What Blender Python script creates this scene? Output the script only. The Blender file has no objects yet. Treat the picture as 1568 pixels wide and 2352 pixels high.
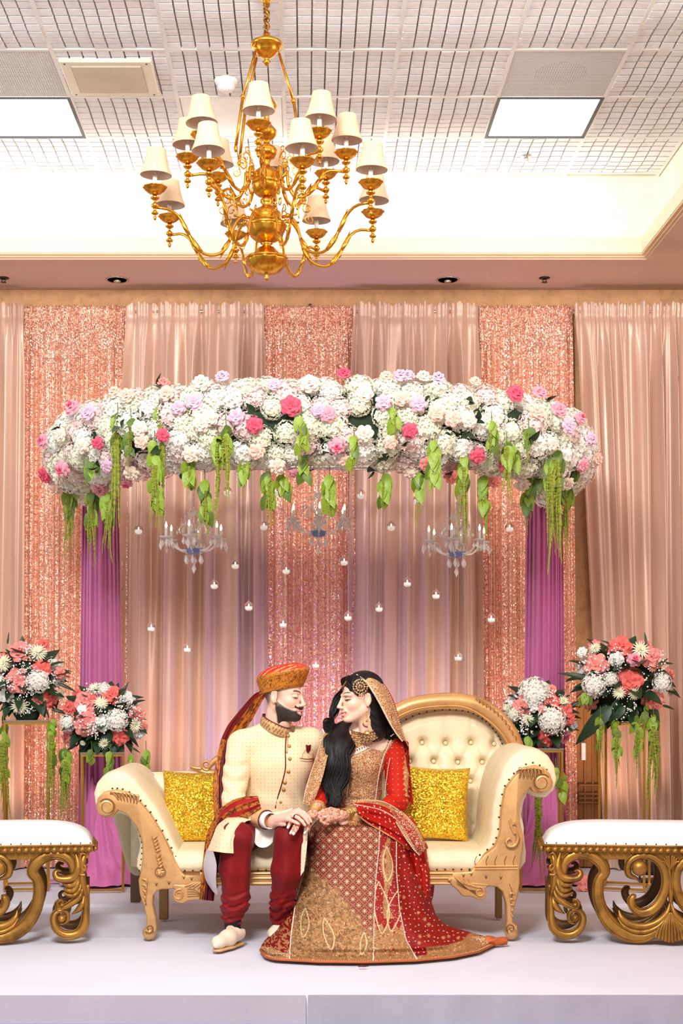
import bpy, math, random
import numpy as np
from mathutils import Matrix, Vector
random.seed(7); rng = np.random.RandomState(11)
PI = math.pi
C = bpy.context.scene.collection
SC = bpy.context.scene
# ---------------------------------------------------------------- camera, world, lights, exposure
F0, CX, CY, CH = 3300.0, 700.0, 1570.0, 1.27
def P(px, py, Y): return ((px-CX)*Y/F0, Y, CH+(CY-py)*Y/F0)
cd = bpy.data.cameras.new('camera'); cam = bpy.data.objects.new('camera', cd); C.objects.link(cam)
cam.location = (0, 0, CH); cam.rotation_euler = (PI/2, 0, 0)
cd.sensor_fit = 'VERTICAL'; cd.sensor_height = 36; cd.sensor_width = 24; cd.lens = F0/2352*36
cd.shift_x = (784-CX)/2352; cd.shift_y = (CY-1176)/2352; cd.clip_end = 60
SC.camera = cam
w = bpy.data.worlds.new('world'); SC.world = w; w.use_nodes = True
w.node_tree.nodes['Background'].inputs[0].default_value = (1, .97, .95, 1)
w.node_tree.nodes['Background'].inputs[1].default_value = 0.36
SC.view_settings.view_transform = 'Standard'; SC.view_settings.look = 'None'
SC.view_settings.gamma = 1; SC.view_settings.use_curve_mapping = False
SC.view_settings.exposure = 0.38
def lamp(name, kind, loc, aim, power, col=(1, 1, 1), size=1.0, size_y=None, spot=60, blend=.8):
    l = bpy.data.lights.new(name, kind); l.energy = power; l.color = col
    if kind == 'AREA':
        l.size = size
        if size_y: l.shape = 'RECTANGLE'; l.size_y = size_y
    else: l.shadow_soft_size = size
    if kind == 'SPOT': l.spot_size = math.radians(spot); l.spot_blend = blend
    o = bpy.data.objects.new(name, l); C.objects.link(o); o.location = loc
    o.rotation_euler = (Vector(aim)-Vector(loc)).to_track_quat('-Z', 'Y').to_euler()
    return o
lamp('bounce_flash', 'AREA', (-.8, 2.5, 4.2), (0, 7.3, .9), 255, (1, .975, .96), 1.3, 1.0)
lamp('hall_light', 'AREA', (2.6, 3.0, 4.2), (0, 8.5, 1.2), 70, (1, .93, .86), 2.0, 1.5)
lamp('cove_light_back', 'AREA', (-1.3, 9.36, 4.08), (-1.3, 9.40, 5.0), 24, (1, .96, .88), 6.4, .06)
lamp('cove_light_side', 'AREA', (2.27, 6.2, 4.08), (2.31, 6.2, 5.0), 24, (1, .96, .88), .06, 6.0)
lamp('ceiling_fill', 'AREA', (3.3, 6.2, 3.5), (1.2, 8.2, 4.6), 36, (.96, .98, 1), 1.2, 1.2)  # fill lamp added outside the frame to brighten the ceiling
lamp('ceiling_fill', 'AREA', (-3.6, 6.2, 3.5), (-1.4, 8.0, 4.6), 26, (.97, .98, 1), 1.2, 1.2)  # matching added fill for the left part of the ceiling
for nm, px, Y, z, aim, pw, colr, sp in (
        ('uplight_blue', 590, 9.45, .15, (-.42, 9.85, 1.2), 42, (.22, .28, 1), 75),
        ('uplight_violet', 735, 9.4, .15, (.1, 9.85, 1.2), 34, (.55, .25, 1), 75),
        ('uplight_blue', 890, 9.45, .15, (.6, 9.85, 1.2), 42, (.22, .28, 1), 70),
        ('uplight_pink', 1235, 9.35, .12, (1.55, 9.7, .9), 16, (1, .45, .5), 80),
        ('uplight_warm', 1425, 9.3, .12, (2.2, 9.8, 1.3), 34, (1, .74, .58), 85),
        ('uplight_warm', 20, 9.3, .12, (-2.05, 9.8, 1.1), 34, (1, .72, .55), 80),
        ('uplight_pink', 250, 9.35, .12, (-1.4, 9.7, .9), 16, (1, .4, .55), 80),
        ('uplight_peach', 420, 9.4, .12, (-.85, 9.85, 2.4), 30, (1, .74, .60), 80),
        ('uplight_peach', 1030, 9.4, .12, (1.0, 9.85, 2.4), 30, (1, .74, .60), 80)):
    lamp(nm, 'SPOT', ((px-CX)*Y/F0, Y, z), aim, pw, colr, .05, spot=sp, blend=1)
# ---------------------------------------------------------------- helpers
def lin(c):
    c = np.asarray(c, float); c = c/255.0 if c.max() > 1.0 else c
    return np.where(c <= .04045, c/12.92, ((c+.055)/1.055)**2.4)
MATS = {}
def nd(nt, t, **k):
    n = nt.nodes.new(t)
    for a, b in k.items(): setattr(n, a, b)
    return n
def mat(name, rgb=None, rough=.6, metal=0.0, var=.12, vscale=6, bump=0.0, bscale=60, sheen=0, trans=0, sss=0,
        emit=None, estr=0, attr=False, spec=.5, coat=0, stretch=None, dirt=None, aniso=0, rough2=None):
    if name in MATS: return MATS[name]
    m = bpy.data.materials.new(name); m.use_nodes = True; nt = m.node_tree; b = nt.nodes['Principled BSDF']
    L = nt.links.new
    b.inputs['Roughness'].default_value = rough; b.inputs['Metallic'].default_value = metal
    b.inputs['Specular IOR Level'].default_value = spec
    if sheen: b.inputs['Sheen Weight'].default_value = sheen
    if trans: b.inputs['Transmission Weight'].default_value = trans
    if coat: b.inputs['Coat Weight'].default_value = coat
    if sss:
        b.inputs['Subsurface Weight'].default_value = sss; b.inputs['Subsurface Radius'].default_value = (.02, .008, .005)
        b.inputs['Subsurface Scale'].default_value = .5
    tc = nd(nt, 'ShaderNodeTexCoord'); mp = nd(nt, 'ShaderNodeMapping'); L(tc.outputs['Object'], mp.inputs[0])
    if stretch: mp.inputs['Scale'].default_value = stretch
    nz = nd(nt, 'ShaderNodeTexNoise'); nz.inputs['Scale'].default_value = vscale; nz.inputs['Detail'].default_value = 4
    L(mp.outputs[0], nz.inputs[0])
    hs = nd(nt, 'ShaderNodeMix', data_type='RGBA', blend_type='MULTIPLY'); hs.inputs[0].default_value = 1
    rp = nd(nt, 'ShaderNodeMapRange'); rp.inputs[1].default_value = .3; rp.inputs[2].default_value = .7
    rp.inputs[3].default_value = 1-var; rp.inputs[4].default_value = 1+var*.3
    L(nz.outputs[0], rp.inputs[0]); L(rp.outputs[0], hs.inputs[7])
    if attr:
        at = nd(nt, 'ShaderNodeAttribute', attribute_name='Col'); L(at.outputs[0], hs.inputs[6])
    else:
        hs.inputs[6].default_value = (*lin(rgb), 1)
    src = hs.outputs[2]
    if dirt:
        n2 = nd(nt, 'ShaderNodeTexNoise'); n2.inputs['Scale'].default_value = dirt[1]; n2.inputs['Detail'].default_value = 6
        L(mp.outputs[0], n2.inputs[0]); r2 = nd(nt, 'ShaderNodeMapRange')
        r2.inputs[1].default_value = .52; r2.inputs[2].default_value = .72; r2.inputs[4].default_value = dirt[2]
        L(n2.outputs[0], r2.inputs[0]); mx = nd(nt, 'ShaderNodeMix', data_type='RGBA')
        L(r2.outputs[0], mx.inputs[0]); L(src, mx.inputs[6]); mx.inputs[7].default_value = (*lin(dirt[0]), 1); src = mx.outputs[2]
    L(src, b.inputs['Base Color'])
    if rough2:
        rr = nd(nt, 'ShaderNodeMapRange'); rr.inputs[3].default_value = rough; rr.inputs[4].default_value = rough2
        L(nz.outputs[0], rr.inputs[0]); L(rr.outputs[0], b.inputs['Roughness'])
    if bump:
        n3 = nd(nt, 'ShaderNodeTexNoise'); n3.inputs['Scale'].default_value = bscale; n3.inputs['Detail'].default_value = 3
        L(mp.outputs[0], n3.inputs[0]); bp = nd(nt, 'ShaderNodeBump'); bp.inputs['Strength'].default_value = bump
        bp.inputs['Distance'].default_value = .004; L(n3.outputs[0], bp.inputs['Height']); L(bp.outputs[0], b.inputs['Normal'])
    if emit is not None:
        b.inputs['Emission Color'].default_value = (*lin(emit), 1); b.inputs['Emission Strength'].default_value = estr
    MATS[name] = m; return m
def sequin(name, rgb, rgb2, scale=170, tilt=.55, rough=.22, dark=None):
    m = bpy.data.materials.new(name); m.use_nodes = True; nt = m.node_tree; b = nt.nodes['Principled BSDF']; L = nt.links.new
    tc = nd(nt, 'ShaderNodeTexCoord'); vo = nd(nt, 'ShaderNodeTexVoronoi'); vo.inputs['Scale'].default_value = scale
    L(tc.outputs['Object'], vo.inputs[0])
    mx = nd(nt, 'ShaderNodeMix', data_type='RGBA'); sp = nd(nt, 'ShaderNodeSeparateColor'); L(vo.outputs['Color'], sp.inputs[0])
    L(sp.outputs[0], mx.inputs[0]); mx.inputs[6].default_value = (*lin(rgb), 1); mx.inputs[7].default_value = (*lin(rgb2), 1)
    L(mx.outputs[2], b.inputs['Base Color'])
    g = nd(nt, 'ShaderNodeNewGeometry'); v1 = nd(nt, 'ShaderNodeVectorMath', operation='SUBTRACT'); L(vo.outputs['Color'], v1.inputs[0])
    v1.inputs[1].default_value = (.5, .5, .5); v2 = nd(nt, 'ShaderNodeVectorMath', operation='SCALE'); v2.inputs['Scale'].default_value = tilt*2
    L(v1.outputs[0], v2.inputs[0]); v3 = nd(nt, 'ShaderNodeVectorMath', operation='ADD'); L(v2.outputs[0], v3.inputs[0]); L(g.outputs['Normal'], v3.inputs[1])
    v4 = nd(nt, 'ShaderNodeVectorMath', operation='NORMALIZE'); L(v3.outputs[0], v4.inputs[0]); L(v4.outputs[0], b.inputs['Normal'])
    b.inputs['Metallic'].default_value = .8; b.inputs['Roughness'].default_value = rough
    MATS[name] = m; return m
def thing(name, label, cat, loc=(0, 0, 0), group=None, kind=None, rot=0):
    o = bpy.data.objects.new(name, None); C.objects.link(o); o.location = loc; o.rotation_euler = (0, 0, rot); o.empty_display_size = .1
    if label: o['label'] = label
    if cat: o['category'] = cat
    if group: o['group'] = group
    if kind: o['kind'] = kind
    return o
def tag(o, label=None, cat=None, group=None, kind=None):
    if label: o['label'] = label
    if cat: o['category'] = cat
    if group: o['group'] = group
    if kind: o['kind'] = kind
    return o
def wm(o):
    M = Matrix.Translation(o.location) @ o.rotation_euler.to_matrix().to_4x4() @ Matrix.Diagonal((*o.scale, 1))
    return (wm(o.parent) @ o.matrix_parent_inverse @ M) if o.parent else M
def link(name, me, m=None, parent=None, local=False):
    o = bpy.data.objects.new(name, me); C.objects.link(o)
    if m is not None and not me.materials: me.materials.append(m)
    if parent is not None:
        o.parent = parent
        if not local: o.matrix_parent_inverse = wm(parent).inverted()
    return o
def mesh(name, V, F, smooth=True, col=None, m=None, m2=None, fm=None):
    me = bpy.data.meshes.new(name); V = np.asarray(V, dtype=np.float32)
    if isinstance(F, np.ndarray):
        n = len(F); k = F.shape[1]; me.vertices.add(len(V)); me.vertices.foreach_set('co', V.ravel())
        me.loops.add(n*k); me.loops.foreach_set('vertex_index', F.astype(np.int32).ravel())
        me.polygons.add(n); me.polygons.foreach_set('loop_start', np.arange(0, n*k, k, dtype=np.int32))
        me.update(calc_edges=True); me.validate()
    else: me.from_pydata([tuple(map(float, v)) for v in V], [], F)
    if smooth: me.polygons.foreach_set('use_smooth', np.ones(len(me.polygons), bool))
    if col is not None:
        a = me.attributes.new('Col', 'FLOAT_COLOR', 'POINT'); c = np.ones((len(V), 4), np.float32); c[:, :3] = col; a.data.foreach_set('color', c.ravel())
    if m: me.materials.append(m)
    return me
def obj(name, V, F, m, parent=None, smooth=True, col=None, local=False):
    return link(name, mesh(name, V, F, smooth, col, m), None, parent, local)
def spl(pts, n):
    p = np.asarray(pts, float); k = len(p)
    if k == 2:
        t = np.linspace(0, 1, n)[:, None]; return p[0]*(1-t)+p[1]*t
    q = np.vstack([2*p[0]-p[1], p, 2*p[-1]-p[-2]]); T = np.linspace(0, k-1-1e-9, n); i = T.astype(int); t = (T-i)[:, None]
    a, b, c, d = q[i], q[i+1], q[i+2], q[i+3]
    return .5*(2*b+(c-a)*t+(2*a-5*b+4*c-d)*t*t+(3*b-a-3*c+d)*t**3)
class MB:
    def __init__(s): s.v = []; s.f = []
    def add(s, V, F):
        o = len(s.v); s.v += [tuple(v) for v in V]; s.f += [tuple(i+o for i in f) for f in F]; return s
    def box(s, lo, hi, bev=0):
        x0, y0, z0 = lo; x1, y1, z1 = hi
        if bev <= 0:
            V = [(x0, y0, z0), (x1, y0, z0), (x1, y1, z0), (x0, y1, z0), (x0, y0, z1), (x1, y0, z1), (x1, y1, z1), (x0, y1, z1)]
            return s.add(V, [(0, 3, 2, 1), (4, 5, 6, 7), (0, 1, 5, 4), (1, 2, 6, 5), (2, 3, 7, 6), (3, 0, 4, 7)])
        V = []; b = bev
        for (z, d) in ((z0, b), (z0+b, 0), (z1-b, 0), (z1, b)):
            V += [(x0+d, y0+b, z), (x0+b, y0+d, z), (x1-b, y0+d, z), (x1-d, y0+b, z), (x1-d, y1-b, z), (x1-b, y1-d, z), (x0+b, y1-d, z), (x0+d, y1-b, z)]
        F = [tuple(reversed(range(8))), tuple(range(24, 32))]
        for r in range(3):
            for i in range(8): j = (i+1) % 8; F.append((r*8+i, r*8+j, r*8+8+j, r*8+8+i))
        return s.add(V, F)
    def tube(s, pts, r, n=8, sq=1.0, up=(0, 0, 1), caps=True, tw=0, rfun=None):
        p = np.asarray(pts, float); k = len(p); r = np.broadcast_to(np.asarray(r, float), (k,)) if np.ndim(r) else np.full(k, float(r))
        T = np.gradient(p, axis=0); T /= np.linalg.norm(T, axis=1)[:, None]+1e-12
        u = np.asarray(up, float); N = np.cross(T[0], u)
        if np.linalg.norm(N) < 1e-3: N = np.cross(T[0], (1, .1, 0))
        V = []
        for i in range(k):
            N = N-T[i]*N.dot(T[i]) if sq == 1.0 else np.cross(T[i], u)
            if np.linalg.norm(N) < 1e-6: N = np.array((1., 0, 0))
            N = N/np.linalg.norm(N); B = np.cross(T[i], N)
            for j in range(n):
                a = 2*PI*j/n+tw*i; rr = r[i]*(rfun(i/(k-1), a) if rfun else 1)
                V.append(p[i]+N*math.cos(a)*rr+B*math.sin(a)*rr*sq)
        F = [(i*n+j, i*n+(j+1) % n, (i+1)*n+(j+1) % n, (i+1)*n+j) for i in range(k-1) for j in range(n)]
        if caps: F += [tuple(reversed(range(n))), tuple(range((k-1)*n, k*n))]
        return s.add(V, F)
    def lathe(s, prof, c=(0, 0, 0), n=24, rib=None, axis=None):
        V = []; F = []
        for r, z in prof:
            for j in range(n):
                a = 2*PI*j/n; rr = r*(rib(a, z) if rib else 1); V.append((rr*math.cos(a), rr*math.sin(a), z))
        k = len(prof)
        F = [(i*n+j, i*n+(j+1) % n, (i+1)*n+(j+1) % n, (i+1)*n+j) for i in range(k-1) for j in range(n)]
        F += [tuple(reversed(range(n))), tuple(range((k-1)*n, k*n))]
        V = np.array(V)
        if axis is not None:
            q = Vector((0, 0, 1)).rotation_difference(Vector(axis)).to_matrix(); V = V @ np.array(q).T
        return s.add(V+np.array(c), F)
    def ball(s, c, r, n=12, m=8, R=None):
        r = np.broadcast_to(np.asarray(r, float), (3,)); V = [(0, 0, -1)]
        for i in range(1, m):
            t = PI*i/m
            for j in range(n): a = 2*PI*j/n; V.append((math.sin(t)*math.cos(a), math.sin(t)*math.sin(a), -math.cos(t)))
        V.append((0, 0, 1)); F = [(0, 1+(j+1) % n, 1+j) for j in range(n)]
        for i in range(m-2):
            for j in range(n): F.append((1+i*n+j, 1+i*n+(j+1) % n, 1+(i+1)*n+(j+1) % n, 1+(i+1)*n+j))
        l = 1+(m-2)*n; F += [(l+j, l+(j+1) % n, len(V)-1) for j in range(n)]
        V = np.array(V)*r
        if R is not None: V = V @ np.array(R).T
        return s.add(V+np.array(c), F)
    def prism(s, poly, y0, y1, bev=0.0):
        # polygon in (x, z) extruded along y; front rim bevelled
        p = np.asarray(poly, float); n = len(p)
        area = .5*np.sum(p[:, 0]*np.roll(p[:, 1], -1)-np.roll(p[:, 0], -1)*p[:, 1])
        if area < 0: p = p[::-1]
        rings = []
        if bev > 0:
            d = np.roll(p, -1, 0)-np.roll(p, 1, 0); d /= np.linalg.norm(d, axis=1)[:, None]+1e-9; nn = np.stack([-d[:, 1], d[:, 0]], 1)
            rings = [(p+nn*bev, y0), (p+nn*bev*.3, y0+bev*.3), (p, y0+bev), (p, y1)]
        else: rings = [(p, y0), (p, y1)]
        V = []
        for q, y in rings: V += [(a, y, b) for a, b in q]
        F = [tuple(range(n)), tuple(reversed(range((len(rings)-1)*n, len(rings)*n)))]
        for r in range(len(rings)-1):
            for i in range(n): j = (i+1) % n; F.append((r*n+j, r*n+i, r*n+n+i, r*n+n+j))
        return s.add(V, F)
    def build(s, name, m, parent=None, smooth=True, auto=None, local=False):
        me = mesh(name, s.v, s.f, smooth, None, m)
        if auto: me.set_sharp_from_angle(angle=math.radians(auto))
        return link(name, me, None, parent, local)
def grid(name, G, m, parent=None, col=None, wrap=False):
    G = np.asarray(G); nv, nu = G.shape[:2]; I = np.arange(nv*nu).reshape(nv, nu)
    if wrap: I = np.hstack([I, I[:, :1]])
    F = np.stack([I[:-1, :-1], I[:-1, 1:], I[1:, 1:], I[1:, :-1]], -1).reshape(-1, 4)
    return obj(name, G.reshape(-1, 3), F, m, parent, True, None if col is None else np.asarray(col).reshape(-1, 3))
# ---- signed distance sculpting
def rc(a, b, r1, r2):
    a = np.array(a, np.float32); b = np.array(b, np.float32); ba = b-a; L2 = float(ba.dot(ba))+1e-12
    def f(X, Y, Z):
        t = np.clip(((X-a[0])*ba[0]+(Y-a[1])*ba[1]+(Z-a[2])*ba[2])/L2, 0, 1)
        return np.sqrt((X-a[0]-t*ba[0])**2+(Y-a[1]-t*ba[1])**2+(Z-a[2]-t*ba[2])**2)-(r1+(r2-r1)*t)
    return f
def el(c, r, R=None):
    c = np.array(c, np.float32); r = np.array(r, np.float32); R = None if R is None else np.array(R, np.float32)
    def f(X, Y, Z):
        x, y, z = X-c[0], Y-c[1], Z-c[2]
        if R is not None: x, y, z = (R[0, 0]*x+R[1, 0]*y+R[2, 0]*z, R[0, 1]*x+R[1, 1]*y+R[2, 1]*z, R[0, 2]*x+R[1, 2]*y+R[2, 2]*z)
        k0 = np.sqrt((x/r[0])**2+(y/r[1])**2+(z/r[2])**2); k1 = np.sqrt((x/r[0]**2)**2+(y/r[1]**2)**2+(z/r[2]**2)**2)+1e-9
        return k0*(k0-1)/k1
    return f
def chain(pts, rs): return [rc(pts[i], pts[i+1], rs[i], rs[i+1]) for i in range(len(pts)-1)]
def smin(a, b, k):
    if k <= 0: return np.minimum(a, b)
    h = np.clip(.5+.5*(b-a)/k, 0, 1); return b+(a-b)*h-k*h*(1-h)
def ev(ops, X, Y, Z):
    d = np.full(X.shape, 9, np.float32)
    for o in ops:
        f, k, s = o if isinstance(o, tuple) else (o, .02, 1)
        v = f(X, Y, Z)
        d = smin(d, v, k) if s > 0 else -smin(-d, v, k)
    return d
def snets(ops, lo, hi, h, post=None):
    ax = [np.arange(lo[i], hi[i]+h, h, dtype=np.float32) for i in range(3)]
    X, Y, Z = np.meshgrid(*ax, indexing='ij'); Fv = ev(ops, X, Y, Z)
    if post is not None: Fv = post(X, Y, Z, Fv)
    s = Fv < 0; n = [a-1 for a in Fv.shape]; cnt = np.zeros(n, np.float32); acc = np.zeros((3, *n), np.float32)
    def sl(c): return tuple(slice(c[i], n[i]+c[i]) for i in range(3))
    for a in range(3):
        for p in range(2):
            for q in range(2):
                c0 = [0, 0, 0]; o = [i for i in range(3) if i != a]; c0[o[0]] = p; c0[o[1]] = q; c1 = list(c0); c1[a] = 1
                fa, fb = Fv[sl(c0)], Fv[sl(c1)]; cr = s[sl(c0)] != s[sl(c1)]
                t = np.where(cr, fa/(fa-fb+1e-20), 0); cnt += cr
                for i in range(3): acc[i] += np.where(cr, c0[i]+(t if i == a else 0), 0)
    act = cnt > 0; idx = np.full(n, -1, np.int64); idx[act] = np.arange(act.sum()); I = np.argwhere(act)
    V = np.stack([(acc[i][act]/cnt[act]+I[:, i])*h+lo[i] for i in range(3)], 1)
    Q = []
    for a in range(3):
        o = [i for i in range(3) if i != a]; s0 = [slice(1, n[i]) for i in range(3)]; s0[a] = slice(0, n[a]); s1 = list(s0); s1[a] = slice(1, n[a]+1)
        A, B = s[tuple(s0)], s[tuple(s1)]; W = np.argwhere(A != B); inside = A[A != B]; W = W+np.array([0 if i == a else 1 for i in range(3)])
        def g(d0, d1):
            w_ = W.copy(); w_[:, o[0]] -= d0; w_[:, o[1]] -= d1; return idx[w_[:, 0], w_[:, 1], w_[:, 2]]
        q = np.stack([g(1, 1), g(0, 1), g(0, 0), g(1, 0)], 1); flip = inside if a == 1 else ~inside
        q[flip] = q[flip][:, ::-1]; Q.append(q)
    return V, np.vstack(Q)
def hsh(x, y, s=0): return np.modf(np.abs(np.sin(x*12.9898+y*78.233+s*37.7)*43758.5453))[0]
def vnoise(x, y, s=0):
    xi, yi = np.floor(x), np.floor(y); fx, fy = x-xi, y-yi; fx = fx*fx*(3-2*fx); fy = fy*fy*(3-2*fy)
    return (hsh(xi, yi, s)*(1-fx)+hsh(xi+1, yi, s)*fx)*(1-fy)+(hsh(xi, yi+1, s)*(1-fx)+hsh(xi+1, yi+1, s)*fx)*fy
def sm(x, a, b): t = np.clip((x-a)/(b-a), 0, 1); return t*t*(3-2*t)
def mixc(c, d, t): t = np.clip(t, 0, 1)[..., None]; return c*(1-t)+lin(d)*t
def copy_tree(o, parent=None):
    c = o.copy(); C.objects.link(c)
    if parent is not None: c.parent = parent; c.matrix_parent_inverse = o.matrix_parent_inverse.copy()
    for ch in list(o.children): copy_tree(ch, c)
    return c
# ---------------------------------------------------------------- room and stage
CEIL = CH+3.36; SOF = CH+2.74
M_ceil = mat('ceiling_tile_white', (238, 238, 240), .9, bump=.5, bscale=180, var=.08, vscale=30)
M_white = mat('white_metal', (235, 234, 230), .5, var=.03)
M_tray = mat('tray_wallpaper', (250, 240, 224), .8, var=.08, vscale=14)
M_lip = mat('cream_trim', (244, 232, 204), .6, var=.03)
M_soff = mat('soffit_pink_beige', (214, 182, 160), .8, var=.05, vscale=2)
M_wall = mat('wallpaper_tan', (214, 164, 116), .75, var=.2, vscale=9, dirt=((180, 128, 80), 22, .6))
M_stage = mat('white_stage_cloth', (212, 214, 228), .8, var=.05, vscale=1.5, bump=.15, bscale=9)
def struct(name): return thing(name, None, None, kind='structure')
XS = [2.32-.61*k for k in range(0, 13)]; YS = [9.42-.61*k for k in range(0, 12)]
ceil = struct('ceiling')
# one tile: plate with 8 by 8 raised blocks, gently waved
tb = MB(); tb.box((.006, .006, .0), (.604, .604, .012)); n = 8; c = .598/n
for i in range(n):
    for j in range(n):
        x0, y0 = .006+i*c, .006+j*c; g = .0042; dz = .006*math.sin(j*.9+.4)+.003*math.sin(i*1.3); e = .0025*math.cos(j*.9+.4)
        z = -.016+dz
        h = .0075
        V = [(x0+g, y0+h, z-e), (x0+c-g, y0+h, z-e), (x0+c-g, y0+c-h, z+e), (x0+g, y0+c-h, z+e)]
        V += [(a, b, 0.002) for a, b, _ in V]
        tb.add(V, [(0, 3, 2, 1), (0, 1, 5, 4), (1, 2, 6, 5), (2, 3, 7, 6), (3, 0, 4, 7)])
tm = mesh('ceiling_tile', tb.v, tb.f, False, None, M_ceil); tm.materials.append(mat('tile_groove_shade', (158, 152, 146), .9))  # plate slot is grey: shade of the grooves put into its colour
for q_ in tm.polygons[:6]: q_.material_index = 1
special = {(1, 1): 'light', (1, 2): 'grille', (6, 1): 'light', (6, 2): 'grille', (4, 1): 'blank', }
for i in range(len(XS)-1):
    for j in range(len(YS)-1):
        if (i, j) in special: continue
        o = link('ceiling_tile', tm, None, ceil); o.location = (XS[i+1], YS[j+1], CEIL)
        if (i*7+j*3) % 4 == 1: o.rotation_euler = (0, 0, PI); o.location = (XS[i], YS[j], CEIL)
b = MB()
for x in XS: b.box((x-.011, YS[-1], CEIL-.016), (x+.011, 9.48, CEIL+.012))
for y in YS: b.box((XS[-1], y-.011, CEIL-.0155), (XS[0], y+.011, CEIL+.012))
b.build('ceiling_grid', M_white, ceil, smooth=False)
MB().box((XS[-1], YS[-1], CEIL+.013), (2.5, 9.6, CEIL+.05)).build('ceiling_backing', M_white, ceil, smooth=False)
# light panels, grilles, diffuser
M_glow = mat('light_diffuser', (255, 255, 255), .5, emit=(252, 253, 255), estr=2.6, var=.02)
M_dark = mat('dark_trim', (40, 52, 56), .5)
M_grl = mat('perforated_grille', (222, 220, 218), .55, var=.1, vscale=300)
lab = {(1, 1): 'bright square ceiling light on the right, beyond the perforated grille panel', (6, 1): 'bright square ceiling light on the left, cut by the photo edge'}
for (i, j), k in special.items():
    x0, x1, y0, y1 = XS[i+1], XS[i], YS[j+1], YS[j]
    if k == 'light':
        t = thing('ceiling_light', lab.get((i, j), 'square ceiling light nearer the camera, out of the frame'), 'ceiling light', ((x0+x1)/2, (y0+y1)/2, CEIL), 'square ceiling lights')
        f = MB(); e = .02
        for lo, hi in (((x0, y0), (x1, y0+e)), ((x0, y1-e), (x1, y1)), ((x0, y0+e), (x0+e, y1-e)), ((x1-e, y0+e), (x1, y1-e))):
            f.box((*lo, CEIL-.018), (*hi, CEIL+.01))
        f.build('frame', M_dark, t, smooth=False)
        d = MB()
        for q in range(3):
            ya = y0+e+(y1-y0-2*e)*q/3; d.box((x0+e, ya+.001, CEIL-.010), (x1-e, ya+(y1-y0-2*e)/3-.001, CEIL+.008))
        d.build('diffuser', M_glow, t, smooth=False)
    elif k == 'grille':
        t = thing('air_grille', 'perforated square ceiling grille with round shadowed duct, %s' % ('on the right' if i == 1 else 'on the left at the photo edge'), 'vent', ((x0+x1)/2, (y0+y1)/2, CEIL), 'perforated ceiling grilles')
        g = MB(); N = 44; st = (x1-x0-.03)/N
        for q in range(N):
            a = x0+.015+q*st; g.box((a, y0+.01, CEIL-.012), (a+st*.42, y1-.01, CEIL-.010))
            a = y0+.015+q*st; g.box((x0+.01, a, CEIL-.0125), (x1-.01, a+st*.42, CEIL-.0105))
        o = g.build('perforated_sheet', M_grl, t, smooth=False); o['kind'] = 'stuff'
        MB().box((x0+.01, y0+.01, CEIL-.004), (x1-.01, y1-.01, CEIL+.01)).build('back_plate', mat('grille_back', (206, 202, 198), .8), t, smooth=False)
        r = .145; MB().lathe([(r, 0), (r*.95, .004), (.01, .005)], ((x0+x1)/2, (y0+y1)/2, CEIL-.0095), 32).build('duct_opening', mat('duct_grey', (92, 86, 82), .8), t)
    else:
        t = tag(MB().box((x0+.012, y0+.012, CEIL-.012), (x1-.012, y1-.012, CEIL+.01), .004).build('ceiling_panel', mat('prismatic_panel', (232, 234, 236), .3, bump=.4, bscale=220), smooth=False), 'plain milky square light panel switched off, behind the chandelier', 'ceiling panel')
t = thing('ceiling_speaker', 'cream rectangular ceiling box with rounded beige centre panel and corner screws', 'speaker', (-1.06, 7.92, CEIL))
MB().box((-1.32, 7.68, CEIL-.036), (-.82, 8.14, CEIL-.012), .008).build('frame', mat('cream_plastic', (232, 226, 206), .5), t, smooth=False)
MB().box((-1.26, 7.73, CEIL-.043), (-.88, 8.08, CEIL-.034), .006).build('cover_panel', mat('beige_panel', (206, 196, 172), .7, bump=.3, bscale=300), t, smooth=False)
for x, y in ((-1.29, 7.71), (-.85, 7.71), (-1.29, 8.11), (-.85, 8.11)): MB().ball((x, y, CEIL-.037), (.006, .006, .003), 8, 4).build('screw', MATS['dark_trim'], t)
x, y, z = P(519, 176, 3300*3.36/1394); t = thing('smoke_detector', 'round white smoke detector on ceiling above the chandelier', 'smoke detector', (x, y, CEIL))
MB().lathe([(.062, .0), (.066, -.012), (.06, -.026), (.05, -.032), (.05, -.034), (.01, -.034)], (x, y, CEIL-.012), 28).build('base', M_white, t)
MB().lathe([(.046, 0), (.05, -.014), (.045, -.018), (.044, -.024), (.03, -.036), (.005, -.04)], (x, y, CEIL-.046), 28).build('sensor_dome', M_white, t)
def sprinkler(x, y, z, lb, m):
    t = thing('sprinkler_head', lb, 'sprinkler', (x, y, z), 'sprinkler heads')
    MB().lathe([(.036, 0), (.038, -.004), (.02, -.01), (.012, -.011)], (x, y, z), 20).build('escutcheon', m, t)
    b = MB(); b.tube([(x, y, z-.01), (x, y, z-.014)], .008, 8); b.tube([(x-.01, y, z-.012), (x-.014, y, z-.02), (x, y, z-.03)], .003, 6); b.tube([(x+.01, y, z-.012), (x+.014, y, z-.02), (x, y, z-.03)], .003, 6)
    b.lathe([(.02, 0), (.02, -.002), (.004, -.003)], (x, y, z-.03), 14); b.build('nozzle', m, t)
M_chr = mat('chrome', (210, 205, 198), .2, 1); M_brz = mat('dark_bronze', (70, 52, 46), .35, .8)
x, y, z = P(1208, 352, 3300*3.36/1218); sprinkler(x, y, CEIL-.02, 'small chrome sprinkler head on the tiled ceiling at the right', M_chr)
for px, lb in ((8, 'dark sprinkler head under the soffit at the far left edge'), (1250, 'dark sprinkler head under the soffit on the right')):
    x, y, z = P(px, 638, 3300*2.74/932); sprinkler(x, y, SOF, lb, M_brz)
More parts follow.
